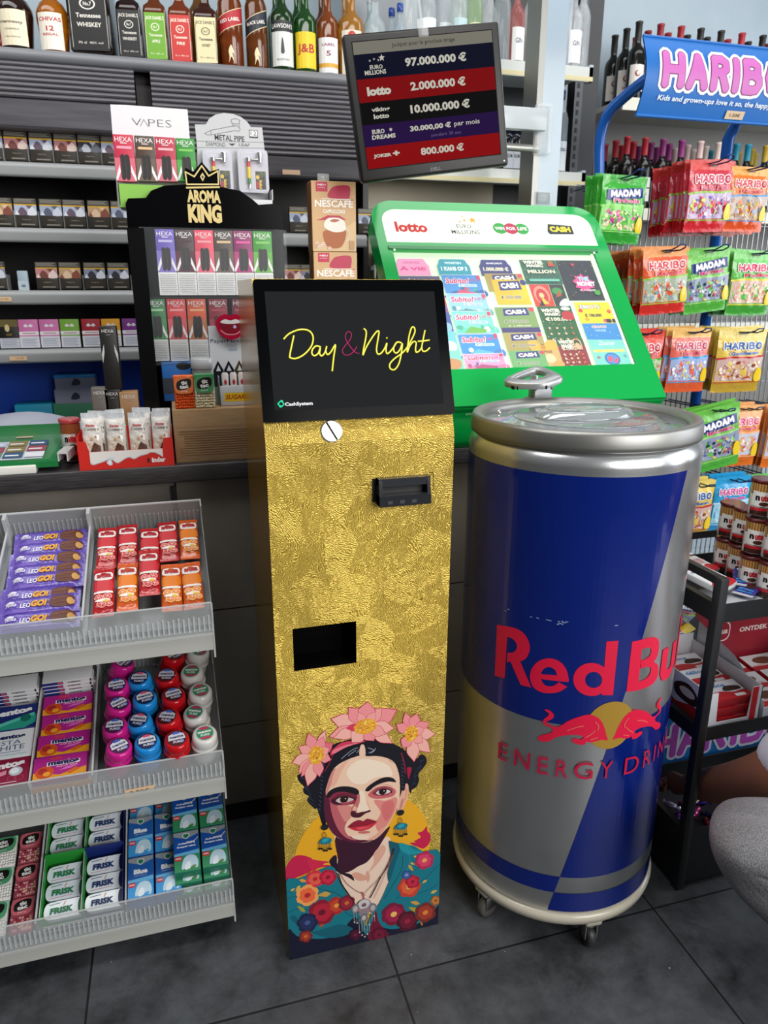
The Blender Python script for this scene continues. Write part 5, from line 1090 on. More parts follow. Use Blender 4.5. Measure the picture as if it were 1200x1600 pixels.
def pod(col, light, lab, w, h, tall=True):
    g = G(col); g.rbox(0, w, 0, .022 if tall else .03, 0, h, .001, col=col); A = Art(g, front(0)); b = h*.36 if tall else 0; H_ = h-b
    hb_ = lambda q: b+H_*q
    A.poly([(0, b), (w, b), (w, hb_(.5)), (0, hb_(.5))], light)
    A.text('HEXA', w*.5, hb_(.90), H_*.10, 'F4F0F0', w*.84, .0); A.rect(w*.34, hb_(.81), w*.66, hb_(.83), 'E8DDE0'); A.rect(w*.15, hb_(.70), w*.88, hb_(.755), lab)
    A.poly([(0, hb_(.08)), (w*.22, hb_(.36)), (w*.24, hb_(.20)), (w*.06, hb_(.02)), (0, hb_(.02))], 'F4F2F2'); A.poly([(w, hb_(.08)), (w*.78, hb_(.36)), (w*.76, hb_(.20)), (w*.94, hb_(.02)), (w, hb_(.02))], 'F4F2F2')
    for x0 in (.28, .5): A.blob([(w*x0, hb_(.06)), (w*(x0-.01), hb_(.4)), (w*(x0+.02), hb_(.56)), (w*(x0+.2), hb_(.56)), (w*(x0+.24), hb_(.4)), (w*(x0+.2), hb_(.07))], '2A2628'); A.line([(w*(x0+.03), hb_(.1)), (w*(x0+.03), hb_(.5))], .001, '4A4648')
    if tall:
        A.rect(0, 0, w, b*.98, 'EEEFEE'); rr_ = random.Random(1)
        for j in range(11):
            x = w*.08
            while x < w*.9: l = rr_.uniform(.002, .006); A.rect(x, b*(.08+.078*j), min(x+l, w*.94), b*(.08+.078*j)+.0013, '8A8C8E'); x += l+.0012
    return g
top_c = [('6A5AB8', '8A7ACC', 'C9C0EC', 'violet'), ('3E2A30', '5A2434', '4A2030', 'dark plum'), ('E04A62', 'E86A80', 'F4A0AC', 'coral pink'), ('4A4038', '6E6054', 'E0C49A', 'brown'), ('8A2464', 'B83A7E', 'E85AA8', 'magenta'), ('3E9A34', '6AB84A', '8ACB6A', 'bright green')]
q0 = at(236, 462, y=YP); q1 = at(420, 420, y=YP)
def podrow(cols, px0, px1, pytop, pybot, row, y=YP, tall=True, grp='pod boxes on the acrylic stand', where='', parts=None, gap=.0012):
    n = len(cols)
    for k, (c_, l_, b_, nm) in enumerate(cols):
        xa = at(px0+(px1-px0)*k/n, (pytop+pybot)/2, y=y).x; xb = at(px0+(px1-px0)*(k+1)/n, (pytop+pybot)/2, y=y).x; zb_ = at((px0+px1)/2, pybot, y=y).z; zt = at((px0+px1)/2, pytop, y=y).z
        tag(obj('pod_box', pod(c_, l_, b_, (xb-xa)-gap, zt-zb_, tall), loc=(xa, y-.022, zb_)), f'{nm} pod box with white side arrows, {where}', 'box', grp)
podrow(top_c, 246, 425, 361, 461, 0, where='upper tier of the black acrylic stand')
bot_c = [('2E7A44', '4E9A5E', 'A0D8A0', 'forest green'), ('D83A3E', 'E06068', 'F4A0A0', 'bright red'), ('D85A34', 'C07A54', 'F0B080', 'orange'), ('8A2434', 'A84450', 'B84A5A', 'wine red'), ('7A2A3A', '9A4A54', 'B05A68', 'dull rose'), ('9A4A2A', '8A5A3A', 'C08A5A', 'rust brown')]
for k, (a, b) in enumerate(((232, 262), (263, 293), (294, 324), (327, 357), (363, 392), (393, 420))): podrow([bot_c[k]], a+.5, b, 467, 563, 1, where='lower tier of the black acrylic stand')
g = G('3A3A3C', 'clear'); zz1 = at(300, 463, y=YP).z-ZC; zz2 = at(300, 565, y=YP).z-ZC
for z in (zz1, zz2): g.box(.03, aW, -.05, 0, z-.004, z-.001, '5A5250', 'clear')
g.box(.028, aW, -.052, -.0505, zz2-.004, at(300, 358, y=YP).z-ZC, 'AAB0B4', 'film'); g.box(.028, .0295, -.052, 0, zz2-.004, at(300, 358, y=YP).z-ZC, 'AAB0B4', 'film')
obj('clear_shelves', g, ak)
# --- vapes carton behind, on a box
YV = 2.17; ZG = at(240, 322, y=2.10).z; vx0 = at(178, 250, y=YV).x; vx1 = at(302, 250, y=YV).x; zv0 = at(240, 345, y=YV).z
vb = thing('pod_display_carton', 'white topped counter carton with four small pod boxes, behind the acrylic stand', 'display carton', (0, 0, 0))
g = G('E4E5E8'); a, b, c_, d_ = at(171, 163, y=YV), at(293, 171, y=YV), at(303, 300, y=YV), at(182, 300, y=YV); zv0 = ZG+.0
g.prism([(d_.x, zv0), (c_.x, zv0), (b.x, b.z), (a.x+.04, a.z+.001), (a.x+.002, a.z)], lambda u, v, k: (u, YV+.002*k, v), 'DFE0E4'); A = Art(g, front(YV)); q = at(237, 192, y=YV)
A.text('V PES', q.x, q.z, .017, '4A4A4E', .098, -.018); q2_ = at(225, 192, y=YV); A.line([(q2_.x-.010, q2_.z-.0085), (q2_.x, q2_.z+.008), (q2_.x+.010, q2_.z-.0085)], .0012, '4A4A4E'); obj('back_card', g, vb)
g = G('7FB84A'); yf = YV-.07; e_ = at(184, 287, y=yf); f_ = at(300, 287, y=yf); g.box(e_.x, f_.x, yf, yf+.002, ZG, e_.z, '86BF4E'); g.box(e_.x, e_.x+.002, yf, YV, ZG, e_.z, 'A8C86A'); g.box(e_.x, f_.x, yf, YV, ZG-.005, ZG, '7FB84A'); obj('green_tray', g, vb)
vc = [('C02C4A', 'D8687A', 'F0A0B4', 'crimson'), ('4A3A30', '6E5E50', 'E0B98A', 'brown'), ('B02A44', 'D07080', 'F0B0B8', 'rose red'), ('2E8A34', '4EA84A', '7AC05A', 'green')]
for k, (a, b) in enumerate(((180, 212), (213, 244), (244, 276), (276, 306))): podrow([vc[k]], a, b, 213+2*k, 285, 0, YV-.04, False, 'pod boxes in the white carton', 'in the white carton')
g = G('1A1A1C'); g.rbox(ax0+.005, ax0+.27, YA+.012, YA+.14, ZC+.0005, ZG-.0055, .003, col='1A1A1C'); tag(obj('riser_box', g), 'black riser box under the white topped carton, behind the acrylic stand', 'box')
# --- metal pipe display
YM = 2.16; mp = thing('pipe_display_carton', 'silver counter carton with an arched header and a pipe drawing', 'display carton')
F2 = lambda st: [(at(180+x/5, 150+y/5, y=YM).x, at(180+x/5, 150+y/5, y=YM).z) for x, y in PTS(st)]
arch = F2('622,222;708,222')+[p for p in F2('735,175;785,145;850,132;920,140;985,165;1030,200;1060,242')]+F2('1148,246;1165,400;1200,830;650,830;640,400')
g = G('C6C8CC'); g.prism(arch, lambda u, v, k: (u, YM+.002*k, v), 'BFC1C5'); A = Art(g, front(YM))
def T(s_, st, col, bold=.02): q = F2(st); A.text(s_, (q[0][0]+q[1][0])/2, (q[0][1]+q[1][1])/2, abs(q[0][1]-q[1][1]), col, q[1][0]-q[0][0], bold, rot=-.01)
T('METAL PIPE', '778,345;1008,314', '2E3034', .02); T('DIAMOND', '712,390;860,366', '3E4044', 0); T('LEAF', '968,392;1050,372', '3E4044', 0)
A.poly(F2('885,372;942,372;914,390'), '2E3034'); A.line(F2('635,352;1160,362'), .0008, '6A6C70'); A.line(F2('640,402;1165,408'), .0008, '6A6C70')
for st in ('700,292;745,268;915,235;955,232;978,262;965,275;935,270;760,302;720,305;700,292', '905,185;940,175;975,190;970,212;940,220;910,210;905,185', '912,212;925,240', '968,212;972,245', '745,268;752,302'): A.line(F2(st), .0009, '5A5C60')
q = F2('1048,325;1112,268'); A.rect(q[0][0], q[0][1], q[1][0], q[1][1], '2A2C30'); A.rect(q[0][0]+.0015, q[0][1]+.003, q[1][0]-.0015, q[1][1]-.0015, 'F0F0F0'); T('12', '1058,308;1102,278', '1A1A1C', .0); obj('header_card', g, mp)
g = G('C9CACE'); q = F2('670,800;1210,800'); zb2 = at(360, 313, y=YM-.06).z; g2 = G('1A1A1C'); g2.box(ax0+.285, q[1][0], YM-.062, YM, ZC+.0005, zb2-.0505); tag(obj('riser_box', g2), 'black riser box under the silver carton, behind the acrylic stand', 'box'); g.box(q[0][0], q[1][0], YM-.06, YM-.058, zb2-.05, zb2+.004, 'D4D5D8'); g.box(q[0][0], q[1][0], YM-.06, YM, zb2-.05, zb2-.048, 'B0B0B2'); g.box(q[1][0]-.002, q[1][0], YM-.06, YM, zb2-.05, zb2+.03, 'C9CACC'); obj('tray', g, mp)
for k, st in enumerate(('676,420;920,760', '945,420;1195,770')):
    q = F2(st); x0, x1 = q[0][0], q[1][0]; z1, z0 = q[0][1], q[1][1]; w, h = x1-x0, z1-z0
    bp = thing('pipe_blister', f'clear blister pack with a small metal pipe, {["left", "right"][k]} one in the silver carton', 'blister pack', (x0, YM-.03, z0), (R(-5), 0, 0), 'pipe blister packs')
    g = G('B9B9C6'); A = Art(g, front(0)); A.rr(0, 0, w, h, .01, 'BDBDC9'); g.box(.002, w-.002, 0, .001, .002, h-.002, 'A8A8B0'); A.rect(w*.56, h*.08, w*.9, h*.5, '1A1A14'); A.text('50', w*.62, h*.18, h*.10, 'C0242A', w*.2, .03, rot=R(90)); A.text('PIPE', w*.72, h*.2, w*.08, 'E0C020', h*.2, .03, rot=R(90)); A.ell(w*.63, h*.36, w*.06, h*.05, 'D0B030')
    for a in range(-60, 61, 24): A.poly([(w*.76, h*.36), (w*.76+.013*math.sin(R(a-3+8)), h*.36+.013*math.cos(R(a))), (w*.76+.017*math.sin(R(a)), h*.36+.017*math.cos(R(a)))], '8AA82A')
    obj('backing_card', g, bp)
    g = G('C9CCD0', 'me'); g.tube([(w*.34, -.008, h*.08), (w*.36, -.008, h*.18)], .0025, 8, 'E4E4E4', 'me')
    for j, c_ in enumerate(('2E7A3A', 'E0C020', 'E0C020', 'C0242A')): g.tube([(w*.34, -.008, h*(.18+.13*j)), (w*.34, -.008, h*(.31+.13*j))], .0048, 10, c_, 'gl')
    g.tube([(w*.34, -.008, h*.7), (w*.34, -.009, h*.78)], .007, 10, 'B8B8BA', 'me'); g.tube([(w*.34, -.008, h*.75), (w*.7, -.008, h*.75)], .0035, 8, 'B8B8BA', 'me'); g.tube([(w*.72, -.008, h*.68), (w*.72, -.008, h*.9)], [.005, .009], 10, 'D4D4D6', 'me'); obj('pipe', g, bp)
    g = G('F0F0F8', 'film'); g.rbox(w*.08, w*.92, -.018, 0, h*.05, h*.93, .006, col='F0F0F8', mat='film'); obj('blister', g, bp)
# ================================================================= lottery case
LX0, LX1, LY, LZ = .615, 1.395, 1.85, 1.258; LA = math.atan2(1.81-1.258, 2.33-1.85)
Lf, Lpx = plane((LX0, LY, LZ), (1, 0, 0), (0, math.cos(LA), math.sin(LA))); LW = LX1-LX0; LH = .735
lc = thing('lottery_case', 'large sloping green lottery ticket case with a lit white header', 'display case')
GR = '0E9E48'
def rrect(u0, v0, u1, v1, r, n=6):
    P = []
    for (cu, cv, a0, q) in ((u1-r, v1-r, 0, 1), (u0+r, v1-r, 90, 1), (u0, v0, 180, 0), (u1, v0, 270, 0)):
        if q:
            for k in range(n+1): a = R(a0+90*k/n); P.append((cu+r*math.cos(a), cv+r*math.sin(a)))
        else: P.append((cu, cv))
    return P
g = G(GR, 'gl'); g.prism(rrect(0, -.02, LW, LH, .075), lambda u, v, k: Lf(u, v, -.055+.05*k), GR, 'gl'); obj('case_body', g, lc)
# front apron curving down to the counter
ap = [(1.868, 1.205), (1.852, 1.235), (1.842, 1.25)]
g = G(GR, 'gl'); pr_ = [(2.0, 1.131), (1.852, 1.131), (1.845, 1.15), (1.846, 1.18), (1.852, 1.21), (1.856, 1.238)]; pr_ += [tuple(Lf(0, v, 0)[1:]) for v in (-.012, .02, .05)]
g.grid([[(x, y, z) for x in (LX0, LX0+.2, LX1-.1, LX1)] for y, z in pr_], GR, 'gl')
for x in (LX0, LX1): g.face([(x, y, z) for y, z in pr_]+[(x, 2.1, 1.3), (x, 2.1, 1.131)], GR, 'gl')
A = Art(g, lambda u, v, n: (LX0+u, 1.8465-n+.05*max(0, v-.05)*0, 1.131+v), 'gl', n=.001); q = at(755, 634, y=1.845); A.text('loterie nationale', q.x-LX0-.02, q.z-1.131, .016, 'BFEFD4', .17, .01); A.text('BON', at(733, 646, y=1.845).x-LX0, at(733, 647, y=1.845).z-1.131, .006, 'BFEFD4'); obj('apron', g, lc)
g = G('17181A'); g.prism([(1.92, 1.131), (2.34, 1.131), (2.34, 1.70), (2.30, 1.72), (1.92, 1.28)], lambda u, v, k: (LX0+.03+(LW-.06)*k, u, v), '17181A'); obj('support', g, lc)
# raised frame around the window
g = G(GR, 'gl'); wu0, wv0, wu1, wv1 = .041, .103-.0, .722, .537
def ring(outer, inner, n0, n1):
    N_ = 96; o_ = res(outer, N_)
    return
for (u0, v0, u1, v1) in ((0, -.018, LW, wv0), (0, wv0, wu0, wv1), (wu1, wv0, LW, wv1)):
    g.prism([(u0, v0), (u1, v0), (u1, v1), (u0, v1)], lambda u, v, k: Lf(u, v, -.006+.014*k), GR, 'gl')
g.prism(rrect(0, wv1, LW, LH, .075), lambda u, v, k: Lf(u, v, -.006+.014*k), GR, 'gl')
g.prism([(wu0-.012, wv1), (wu1+.012, wv1), (wu1+.012, wv1+.012), (wu0-.012, wv1+.012)], lambda u, v, k: Lf(u, v, .008+.004*k), '0C7A3A', 'gl')
obj('window_frame', g, lc)
g = G('D9F0D0', 'em3'); A = Art(g, Lf, 'em3', n=-.0045); A.rect(wu0, wv0, wu1, wv1, 'CFF0C4', 'em3')
for (u, v) in ((wu0+.002, wv1-.004), (wu1-.006, wv1-.004)): g.prism([(u, v-.002), (u+.006, v-.002), (u+.006, v+.010), (u, v+.010)], lambda a, b, k: Lf(a, b, .008+.003*k), 'F0F8F0', 'gl')
g.prism([(wu1-.010, wv0), (wu1-.003, wv0), (wu1-.003, wv1), (wu1-.010, wv1)], lambda a, b, k: Lf(a, b, -.003+.005*k), 'F4FFF4', 'em3'); obj('light_bed', g, lc)
g = G('F0F4EA', 'em3'); A = Art(g, Lf, 'em3', n=.0085)
hp = rrect(.030, .566, LW-.035, .698, .05); hp = [(u+(0 if v > .57 else (0)), v) for u, v in hp]; A.poly(hp, 'EDF6E4', 'em3'); A.mat = 'pr'
A.text('lotto', .118, .627, .042, 'C8201E', .104, .05); A.text('EURO', .293, .636, .017, '3A3A38', .050, .012); A.text('MILLIONS', .293, .612, .017, '3A3A38', .094, .012)
A.star(.328, .662, .015, 'D9A020'); A.star(.300, .660, .008, 'C9A040'); A.star(.283, .653, .006, 'C9A040'); A.star(.297, .676, .005, 'C9A040')
for dx, c_ in ((-.038, '1E9A3A'), (.038, '1E9A3A'), (0, 'B01E4A')): A.ell(.452+dx, .630, .024, .023, c_)
A.text('WIN', .413, .630, .013, 'F4F4F0', .033, .03); A.text('FOR', .452, .630, .013, 'F4F4F0', .032, .03); A.text('LIFE', .491, .630, .013, 'F4F4F0', .033, .03)
A.poly([(.578, .620), (.588, .654), (.672, .648), (.672, .612), (.584, .610)], '1C2A30'); A.text('CASH', .626, .632, .024, 'E6CF3A', .074, .06); obj('header_panel', g, lc)
g = G('F4FFF8', 'film'); g.face([Lf(u, v, .004) for u, v in ((wu0, wv0), (wu1, wv0), (wu1, wv1), (wu0, wv1))], 'F4FFF8', 'film'); obj('clear_window', g, lc)
# tickets: u0, v0, u1, v1 in case coordinates
def ticket(u0, v0, u1, v1, art, label, lift=0, shape=None, group='scratch tickets in the green case'):
    w, h = u1-u0, v1-v0; g = G('FFFFFF'); 
    if shape: g.prism(shape(w, h), lambda u, v, k: (u, v, .0006*k), 'E8E8E8')
    else: g.box(0, w, 0, h, 0, .0006, 'E8E8E8')
    art(Art(g, top(.0006), dn=.00005, n=.0001), w, h)
    return tag(obj('scratch_ticket', g, loc=Lf(u0, v0, -.0035+lift), rot=(LA, 0, 0)), label, 'scratch ticket', group)
X0 = LX0
tabsh = lambda w, h: [(0, 0), (w, 0), (w, h*.6)]+[(w*.85+w*.1*math.cos(a), h*.6+h*.4*math.sin(a)) for a in (R(20), R(60), R(90))]+[(w*.15-w*.1*math.cos(a), h*.6+h*.4*math.sin(a)) for a in (R(90), R(60), R(20))]+[(0, h*.6)]
def tabart(c_, t1, t2, tc, tc2=None):
    def f(A, w, h): A.poly([(w*.01+u*.98, v*.98) for u, v in tabsh(w, h)], c_); A.text(t1, w*.5, h*.76, h*.14, tc2 or tc, w*.5, .04); A.text(t2, w*.5, h*.42, h*.24, tc, w*.78, .05)
    return f
for (a, c_, t1, t2, tc, t3, nm) in ((.655, 'F29AC4', 'GAGNEZ', 'À VIE', 'E0468E', 'D86A9E', 'pink'), (.787, '159CAE', 'WINSTEN', '1 KANS OP 3', 'F4F8F8', 'D9F0F4', 'teal'), (.924, '2C2E78', 'GAGNEZ JUSQU’À', '1.000.000 €', 'E8E2C0', 'F0F0F4', 'navy')):
    ticket(a-X0, .446, a-X0+.108, .512, tabart(c_, t1, t2, tc, t3), f'{nm} header tab with a round top in the lottery case', .001, tabsh, 'header tabs in the lottery case')
def sub(bg, lt, acc, art=0):
    def f(A, w, h):
        A.rect(0, 0, w, h, bg); A.blob([(0, h*.1), (w*.3, h*.3), (w*.6, h*.12), (w, h*.35), (w, 0), (0, 0)], lt)
        rr_ = random.Random(art)
        for k in range(5): A.ell(rr_.uniform(.1, .9)*w, rr_.uniform(.1, .4)*h, w*rr_.uniform(.03, .09), h*rr_.uniform(.05, .13), rr_.choice([acc, lt, '2E6A9A', 'E4F4F4', '4AA890']), n=10)
        A.poly([(w*.2, h*.05), (w*.4, h*.35), (w*.8, h*.2), (w*.7, h*.02)], acc); A.text('Subito!', w*.38, h*.74, h*.28, 'F4F4F8', w*.60, .07, .2); A.text('Subito!', w*.38, h*.74, h*.24, 'C8206A', w*.57, .03, .2); A.text('5 OP 15', w*.82, h*.76, h*.14, 'D84A8A', w*.26, .01); A.rr(w*.38, h*.46, w*.86, h*.58, h*.05, 'C9E4F0'); A.text('€ 100.000', w*.62, h*.52, h*.09, '3A6A9A', w*.4); A.rr(w*.9, h*.8, w*.99, h*.97, h*.05, 'D03A5A')
        for (a, b, c2, d2) in ((0, 0, w, .0012), (0, h-.0012, w, h), (0, 0, .0012, h), (w-.0012, 0, w, h)): A.rect(a, b, c2, d2, 'EAF0F6')
    return f
SU = [('.449', '3E8ED0', '2A5AA0', 'C84A6A', 'blue ticket with a planner drawing, topmost'), ('.378', '8EC4DC', '5AA0A8', '4E8A90', 'pale blue ticket, second from the top'), ('.312', '7ADCC4', '5AC8B8', '6AB04A', 'mint green ticket with bottles, third from the top'), ('.231', '2E8ED4', '3A7AC0', '5AB4D8', 'blue ticket with a wave, fourth from the top'), ('.159', 'E89AC4', 'D87AA8', 'A84A7A', 'pink ticket, lowest')]
for k, (v1, a, b, c_, nm) in enumerate(SU):
    v1 = float(v1); v0 = v1-.085 if k < 4 else .098; ticket(.791-X0, max(v0, .104), .917-X0, v1, sub(a, b, c_, k), f'{nm} under the teal tab', .0012+.0003*k*0+.0004*(4-k)*0+.0004*k)
def cash(bg, amt, stripe=0, dark='2C2E78'):
    def f(A, w, h):
        A.rect(0, 0, w, h, bg)
        if stripe:
            k = -h
            while k < w: A.raw([(max(k, 0), 0), (min(max(k+.002, 0), w), 0), (min(k+h+.002, w), h*(1 if k+h < w else (w-k)/h)), (max(min(k+h, w), 0), h*(1 if k+h < w else (w-k)/h))], 'B98A1A'); k += .006
            A.up()
        A.poly([(w*.18, h*.56), (w*.20, h*.92), (w*.82, h*.96), (w*.84, h*.60)], dark); A.text('CASH', w*.5, h*.76, h*.22, 'F0ECD8', w*.52, .06, rot=.04)
        A.text('€ '+amt, w*.45, h*.30, h*.16, 'F4F0D0', w*.62, .06); A.text('€ '+amt, w*.45, h*.30, h*.14, '3A3A5A', w*.60, .02); A.ell(w*.93, h*.88, h*.11, h*.11, 'D03A5A' if not stripe else '2C2E78')
    return f
CS = [(.934, .385, 1.060, .456, cash('A8924A', '100.000'), 'gold ticket topmost'), (.950, .335, 1.062, .432, cash('E4C42A', '250.000', 1), 'yellow striped ticket'), (.934, .25, 1.062, .326, cash('7A9A5A', '250.000'), 'green ticket'), (.935, .165, 1.061, .231, cash('A89A5A', '100.000'), 'olive gold ticket'), (.936, .104, 1.050, .166, cash('6AA86A', '15.000'), 'pale green ticket, lowest')]
for k, (a, v0, b, v1, art, nm) in enumerate(CS): ticket(a-X0, v0, b-X0, v1, art, f'{nm} of the column headed by the navy tab', .0012+.0004*k)
ticket(.936-X0, .232, 1.062-X0, .262, lambda A, w, h: (A.rect(0, 0, w, h, '3A2E6E'), A.rect(0, h*.6, w, h, 'E0402E'), A.text('€ 2.750.000', w*.5, h*.8, h*.24, 'F8E4DA', w*.6, .03)), 'violet ticket strip with a red band between the green and olive tickets', .0019)
def wm(bg, bits, t1, c1, amt=None, star_=None):
    def f(A, w, h):
        A.rect(0, 0, w, h, bg); rr_ = random.Random(len(t1)+int(w*1000))
        for k in range(46): A.ell(rr_.uniform(.04, .96)*w, rr_.uniform(.04, .96)*h, .0016, .0013, rr_.choice(bits), n=6)
        A.text(t1[0], w*.35, h*.88, .013, 'F4F0DC', w*.55, .06); A.text(t1[1], w*.37, h*.88-.014, .012, 'F4F0DC', w*.45, .06)
        if amt: A.text(amt, w*.5, h*.50 if not star_ else h*.66, .014, 'E8E4CC', w*.75, .04)
        if star_:
            for i in range(4):
                for j in range(3): A.star(w*(.16+.21*i), h*(.15+.14*j), .0055, 'E4C8A0' if i < 3 else 'D8603A')
    return f
def add_deco(fn, extra): return lambda A, w, h: (fn(A, w, h), extra(A, w, h))
ticket(1.066-X0, .414, 1.192-X0, .512, add_deco(wm('1E5A4A', ['3E8A6A', '8AB89A', 'C03A34', '154438'], ('WINTER', 'MAGIC'), 0, 'MILLION'), lambda A, w, h: (A.ell(w*.82, h*.86, .009, .008, 'A85A2A'), A.rect(w*.74, h*.72, w*.92, h*.80, 'C8302A'), A.rect(w*.1, h*.1, w*.92, h*.2, '6AB8A4'))), 'dark green ticket topmost in the fourth column', .0012)
ticket(1.072-X0, .328, 1.138-X0, .413, lambda A, w, h: (A.rect(0, 0, w, h, 'C8302E'), A.ell(w*.5, h*.52, w*.4, h*.42, 'E88A7A'), A.ell(w*.5, h*.45, w*.3, h*.36, 'B8242A'), A.ell(w*.48, h*.5, w*.13, h*.12, 'E8C08A'), A.poly([(w*.3, h*.1), (w*.5, h*.42), (w*.75, h*.1)], 'D9B83A'), A.poly([(w*.2, .002), (w*.42, h*.3), (w*.5, .002)], '2A1A1E')), 'red arched ticket, left one of the small pair in the fourth column', .0016)
ticket(1.140-X0, .328, 1.188-X0, .413, lambda A, w, h: (A.rect(0, 0, w, h, '22282E'), A.ell(w*.45, h*.7, w*.38, h*.16, '2E8A44'), A.poly([(w*.2, h*.4), (w*.6, h*.75), (w*.7, h*.5)], 'A84A2A'), A.blob([(w*.3, .002), (w*.5, h*.25), (w*.95, h*.35), (w*.95, .002)], 'D9DCE4')), 'black ticket with a green balloon, right one of the small pair in the fourth column', .0016)
ticket(1.074-X0, .180, 1.190-X0, .328, add_deco(wm('1E5C34', ['C8A04A', '8AB85A', 'E8E4D0', 'C03A34', '16482A'], ('WINTER', 'MAGIC'), 0, '€100.000', 1), lambda A, w, h: (A.blob([(w*.66, h*.66), (w*.64, h*.8), (w*.8, h*.86), (w*.96, h*.8), (w*.94, h*.64)], 'B01E2E'), A.ell(w*.8, h*.92, w*.14, h*.05, 'C9CCC9'))), 'green ticket with rows of stars in the fourth column', .0020)
ticket(1.098-X0, .104, 1.192-X0, .205, add_deco(wm('8A2030', ['E8C08A', 'C84A3A', 'F0E0C0', '6A1420'], ('WINTER', 'MAGIC'), 0, '€100.000', 1), lambda A, w, h: (A.ell(w*.72, h*.72, w*.09, h*.12, 'E4B08A'), A.line([(w*.6, h*.6), (w*.6, h*.9), (w*.72, h*.97), (w*.84, h*.9), (w*.84, h*.6)], .004, 'E4B08A', k=3))), 'dark red ticket with a dancer at the bottom of the fourth column', .0016)
ticket(1.006-X0, .104, 1.100-X0, .202, lambda A, w, h: (A.rect(0, 0, w, h*.86, 'C9A86A'), A.blob([(w*.08, h*.62), (w*.02, h*.95), (w*.3, h*1.0), (w*.48, h*.78), (w*.7, h*1.0), (w*.98, h*.95), (w*.92, h*.66), (w*.5, h*.62)], 'E0AE4A'), A.ell(w*.48, h*.74, w*.09, h*.09, 'C08A2E'), A.rr(w*.15, h*.12, w*.42, h*.48, .004, 'E4D8B0'), A.ell(w*.62, h*.33, w*.18, h*.17, 'D8C9A0'), A.text('SURPRISE', w*.5, h*.58, .009, '8A4A2A', w*.5, .03), A.ell(w*.85, h*.12, w*.2, h*.12, 'C9A05A')), 'golden gift ticket with a bow at the bottom of the window', .0024)
ticket(1.193-X0, .350, 1.320-X0, .512, add_deco(wm('14162E', ['D8C04A', '3A7A3E', '6A6A9A', 'B03A34'], ('', ''), 0), lambda A, w, h: (A.star(w*.42, h*.88, .011, 'C03A4A', 5, .3), A.star(w*.55, h*.42, w*.3, 'D8468A', 9, .7), A.text('THE', w*.58, h*.52, .016, '8AD8E8', w*.3, .05), A.text('MONEY', w*.62, h*.40, .018, 'F4F4F8', w*.5, .05), A.text('€ 100.000', w*.6, h*.24, .008, 'D9D9D0', w*.44, .02), A.ell(w*.84, h*.18, .010, .010, '3A9A34'))), 'midnight blue ticket with a pink burst, top right of the window', .0012)
ticket(1.206-X0, .262, 1.334-X0, .343, lambda A, w, h: (A.rect(0, 0, w, h, 'E6CE1E'), A.text('EMOTI', w*.38, h*.78, h*.2, '1E2230', w*.56, .08), A.text('EMOTI', w*.38, h*.78, h*.17, 'E8F0F4', w*.53, .03), A.text('€ 100.000', w*.4, h*.38, h*.16, '2A2E3A', w*.46, .05), [A.ell(w*a, h*b, h*.09, h*.09, c_) for a, b, c_ in ((.1, .6, 'D83A3A'), (.86, .55, 'D8502A'), (.2, .2, 'E8A02A'), (.68, .12, 'D84A6A'))], A.rr(w*.7, h*.02, w*.84, h*.2, .004, '1A1A20'), A.rr(w*.86, h*.02, w*.99, h*.2, .004, '1A1A20')), 'bright yellow ticket with little faces in the fifth column', .0016)
ticket(1.207-X0, .104, 1.330-X0, .261, lambda A, w, h: (A.rect(0, 0, w, h, '7ACCC0'), A.poly([(0, h*.62), (w, h*.6), (w, h), (0, h)], '2E86C8'), A.text('CROCO', w*.45, h*.92, .010, 'E8C8B0', w*.42, .05), A.text('VOYAGE', w*.45, h*.83, .008, 'BFE0F0', w*.3, .02), A.text('Zoomer', w*.5, h*.53, .016, 'E8F8F4', w*.46, .0, .3), A.rect(w*.05, h*.32, w*.92, h*.38, 'E8E07A'), A.text('PRIJS TOT € 30.000', w*.5, h*.35, .005, '6A7A3A', w*.7), A.ell(w*.5, h*.16, w*.21, h*.145, '2A6AA8'), A.ell(w*.5, h*.16, w*.17, h*.12, '4A8AD0'), A.blob([(w*.36, h*.12), (w*.42, h*.22), (w*.52, h*.2), (w*.46, h*.1)], 'D8506A'), A.blob([(w*.52, h*.08), (w*.58, h*.16), (w*.66, h*.18), (w*.62, h*.08)], 'D8506A'), A.star(w*.14, h*.2, .009, 'A86A6A', 5, .3), A.star(w*.88, h*.22, .009, '5AA0B0', 5, .3), [A.ell(w*a, h*b, .0012, .0012, 'F0F8F8', n=6) for a, b in ((.1, .9), (.8, .88), (.88, .7), (.7, .78), (.15, .72), (.3, .7))]), 'turquoise ticket with a blue and red egg, bottom right of the window', .0022)
for k, (c_, b_) in enumerate((('4A3A6A', 'C03048'), ('B02A44', '3A5AB0'), ('2E4A9A', '8AB8E0'), ('6AC0CC', 'C9E8EC'), ('7AC8BC', 'C08A5A'), ('4A3A34', 'D9C8B8'))):
    v1 = .444-.068*k; ticket(.660-X0, max(v1-.08, .104), .786-X0, v1, (lambda c_, b_: lambda A, w, h: (A.rect(0, 0, w, h, c_), A.blob([(w*.5, h*.1), (w*.6, h*.6), (w*.95, h*.5), (w*.9, h*.1)], b_), A.text('Subito', w*.4, h*.8, h*.15, 'F0F0F0', w*.4)))(c_, b_), f'first column ticket beside the black screen, {ORD[k]} below the pink tab', .0012+.0004*k)
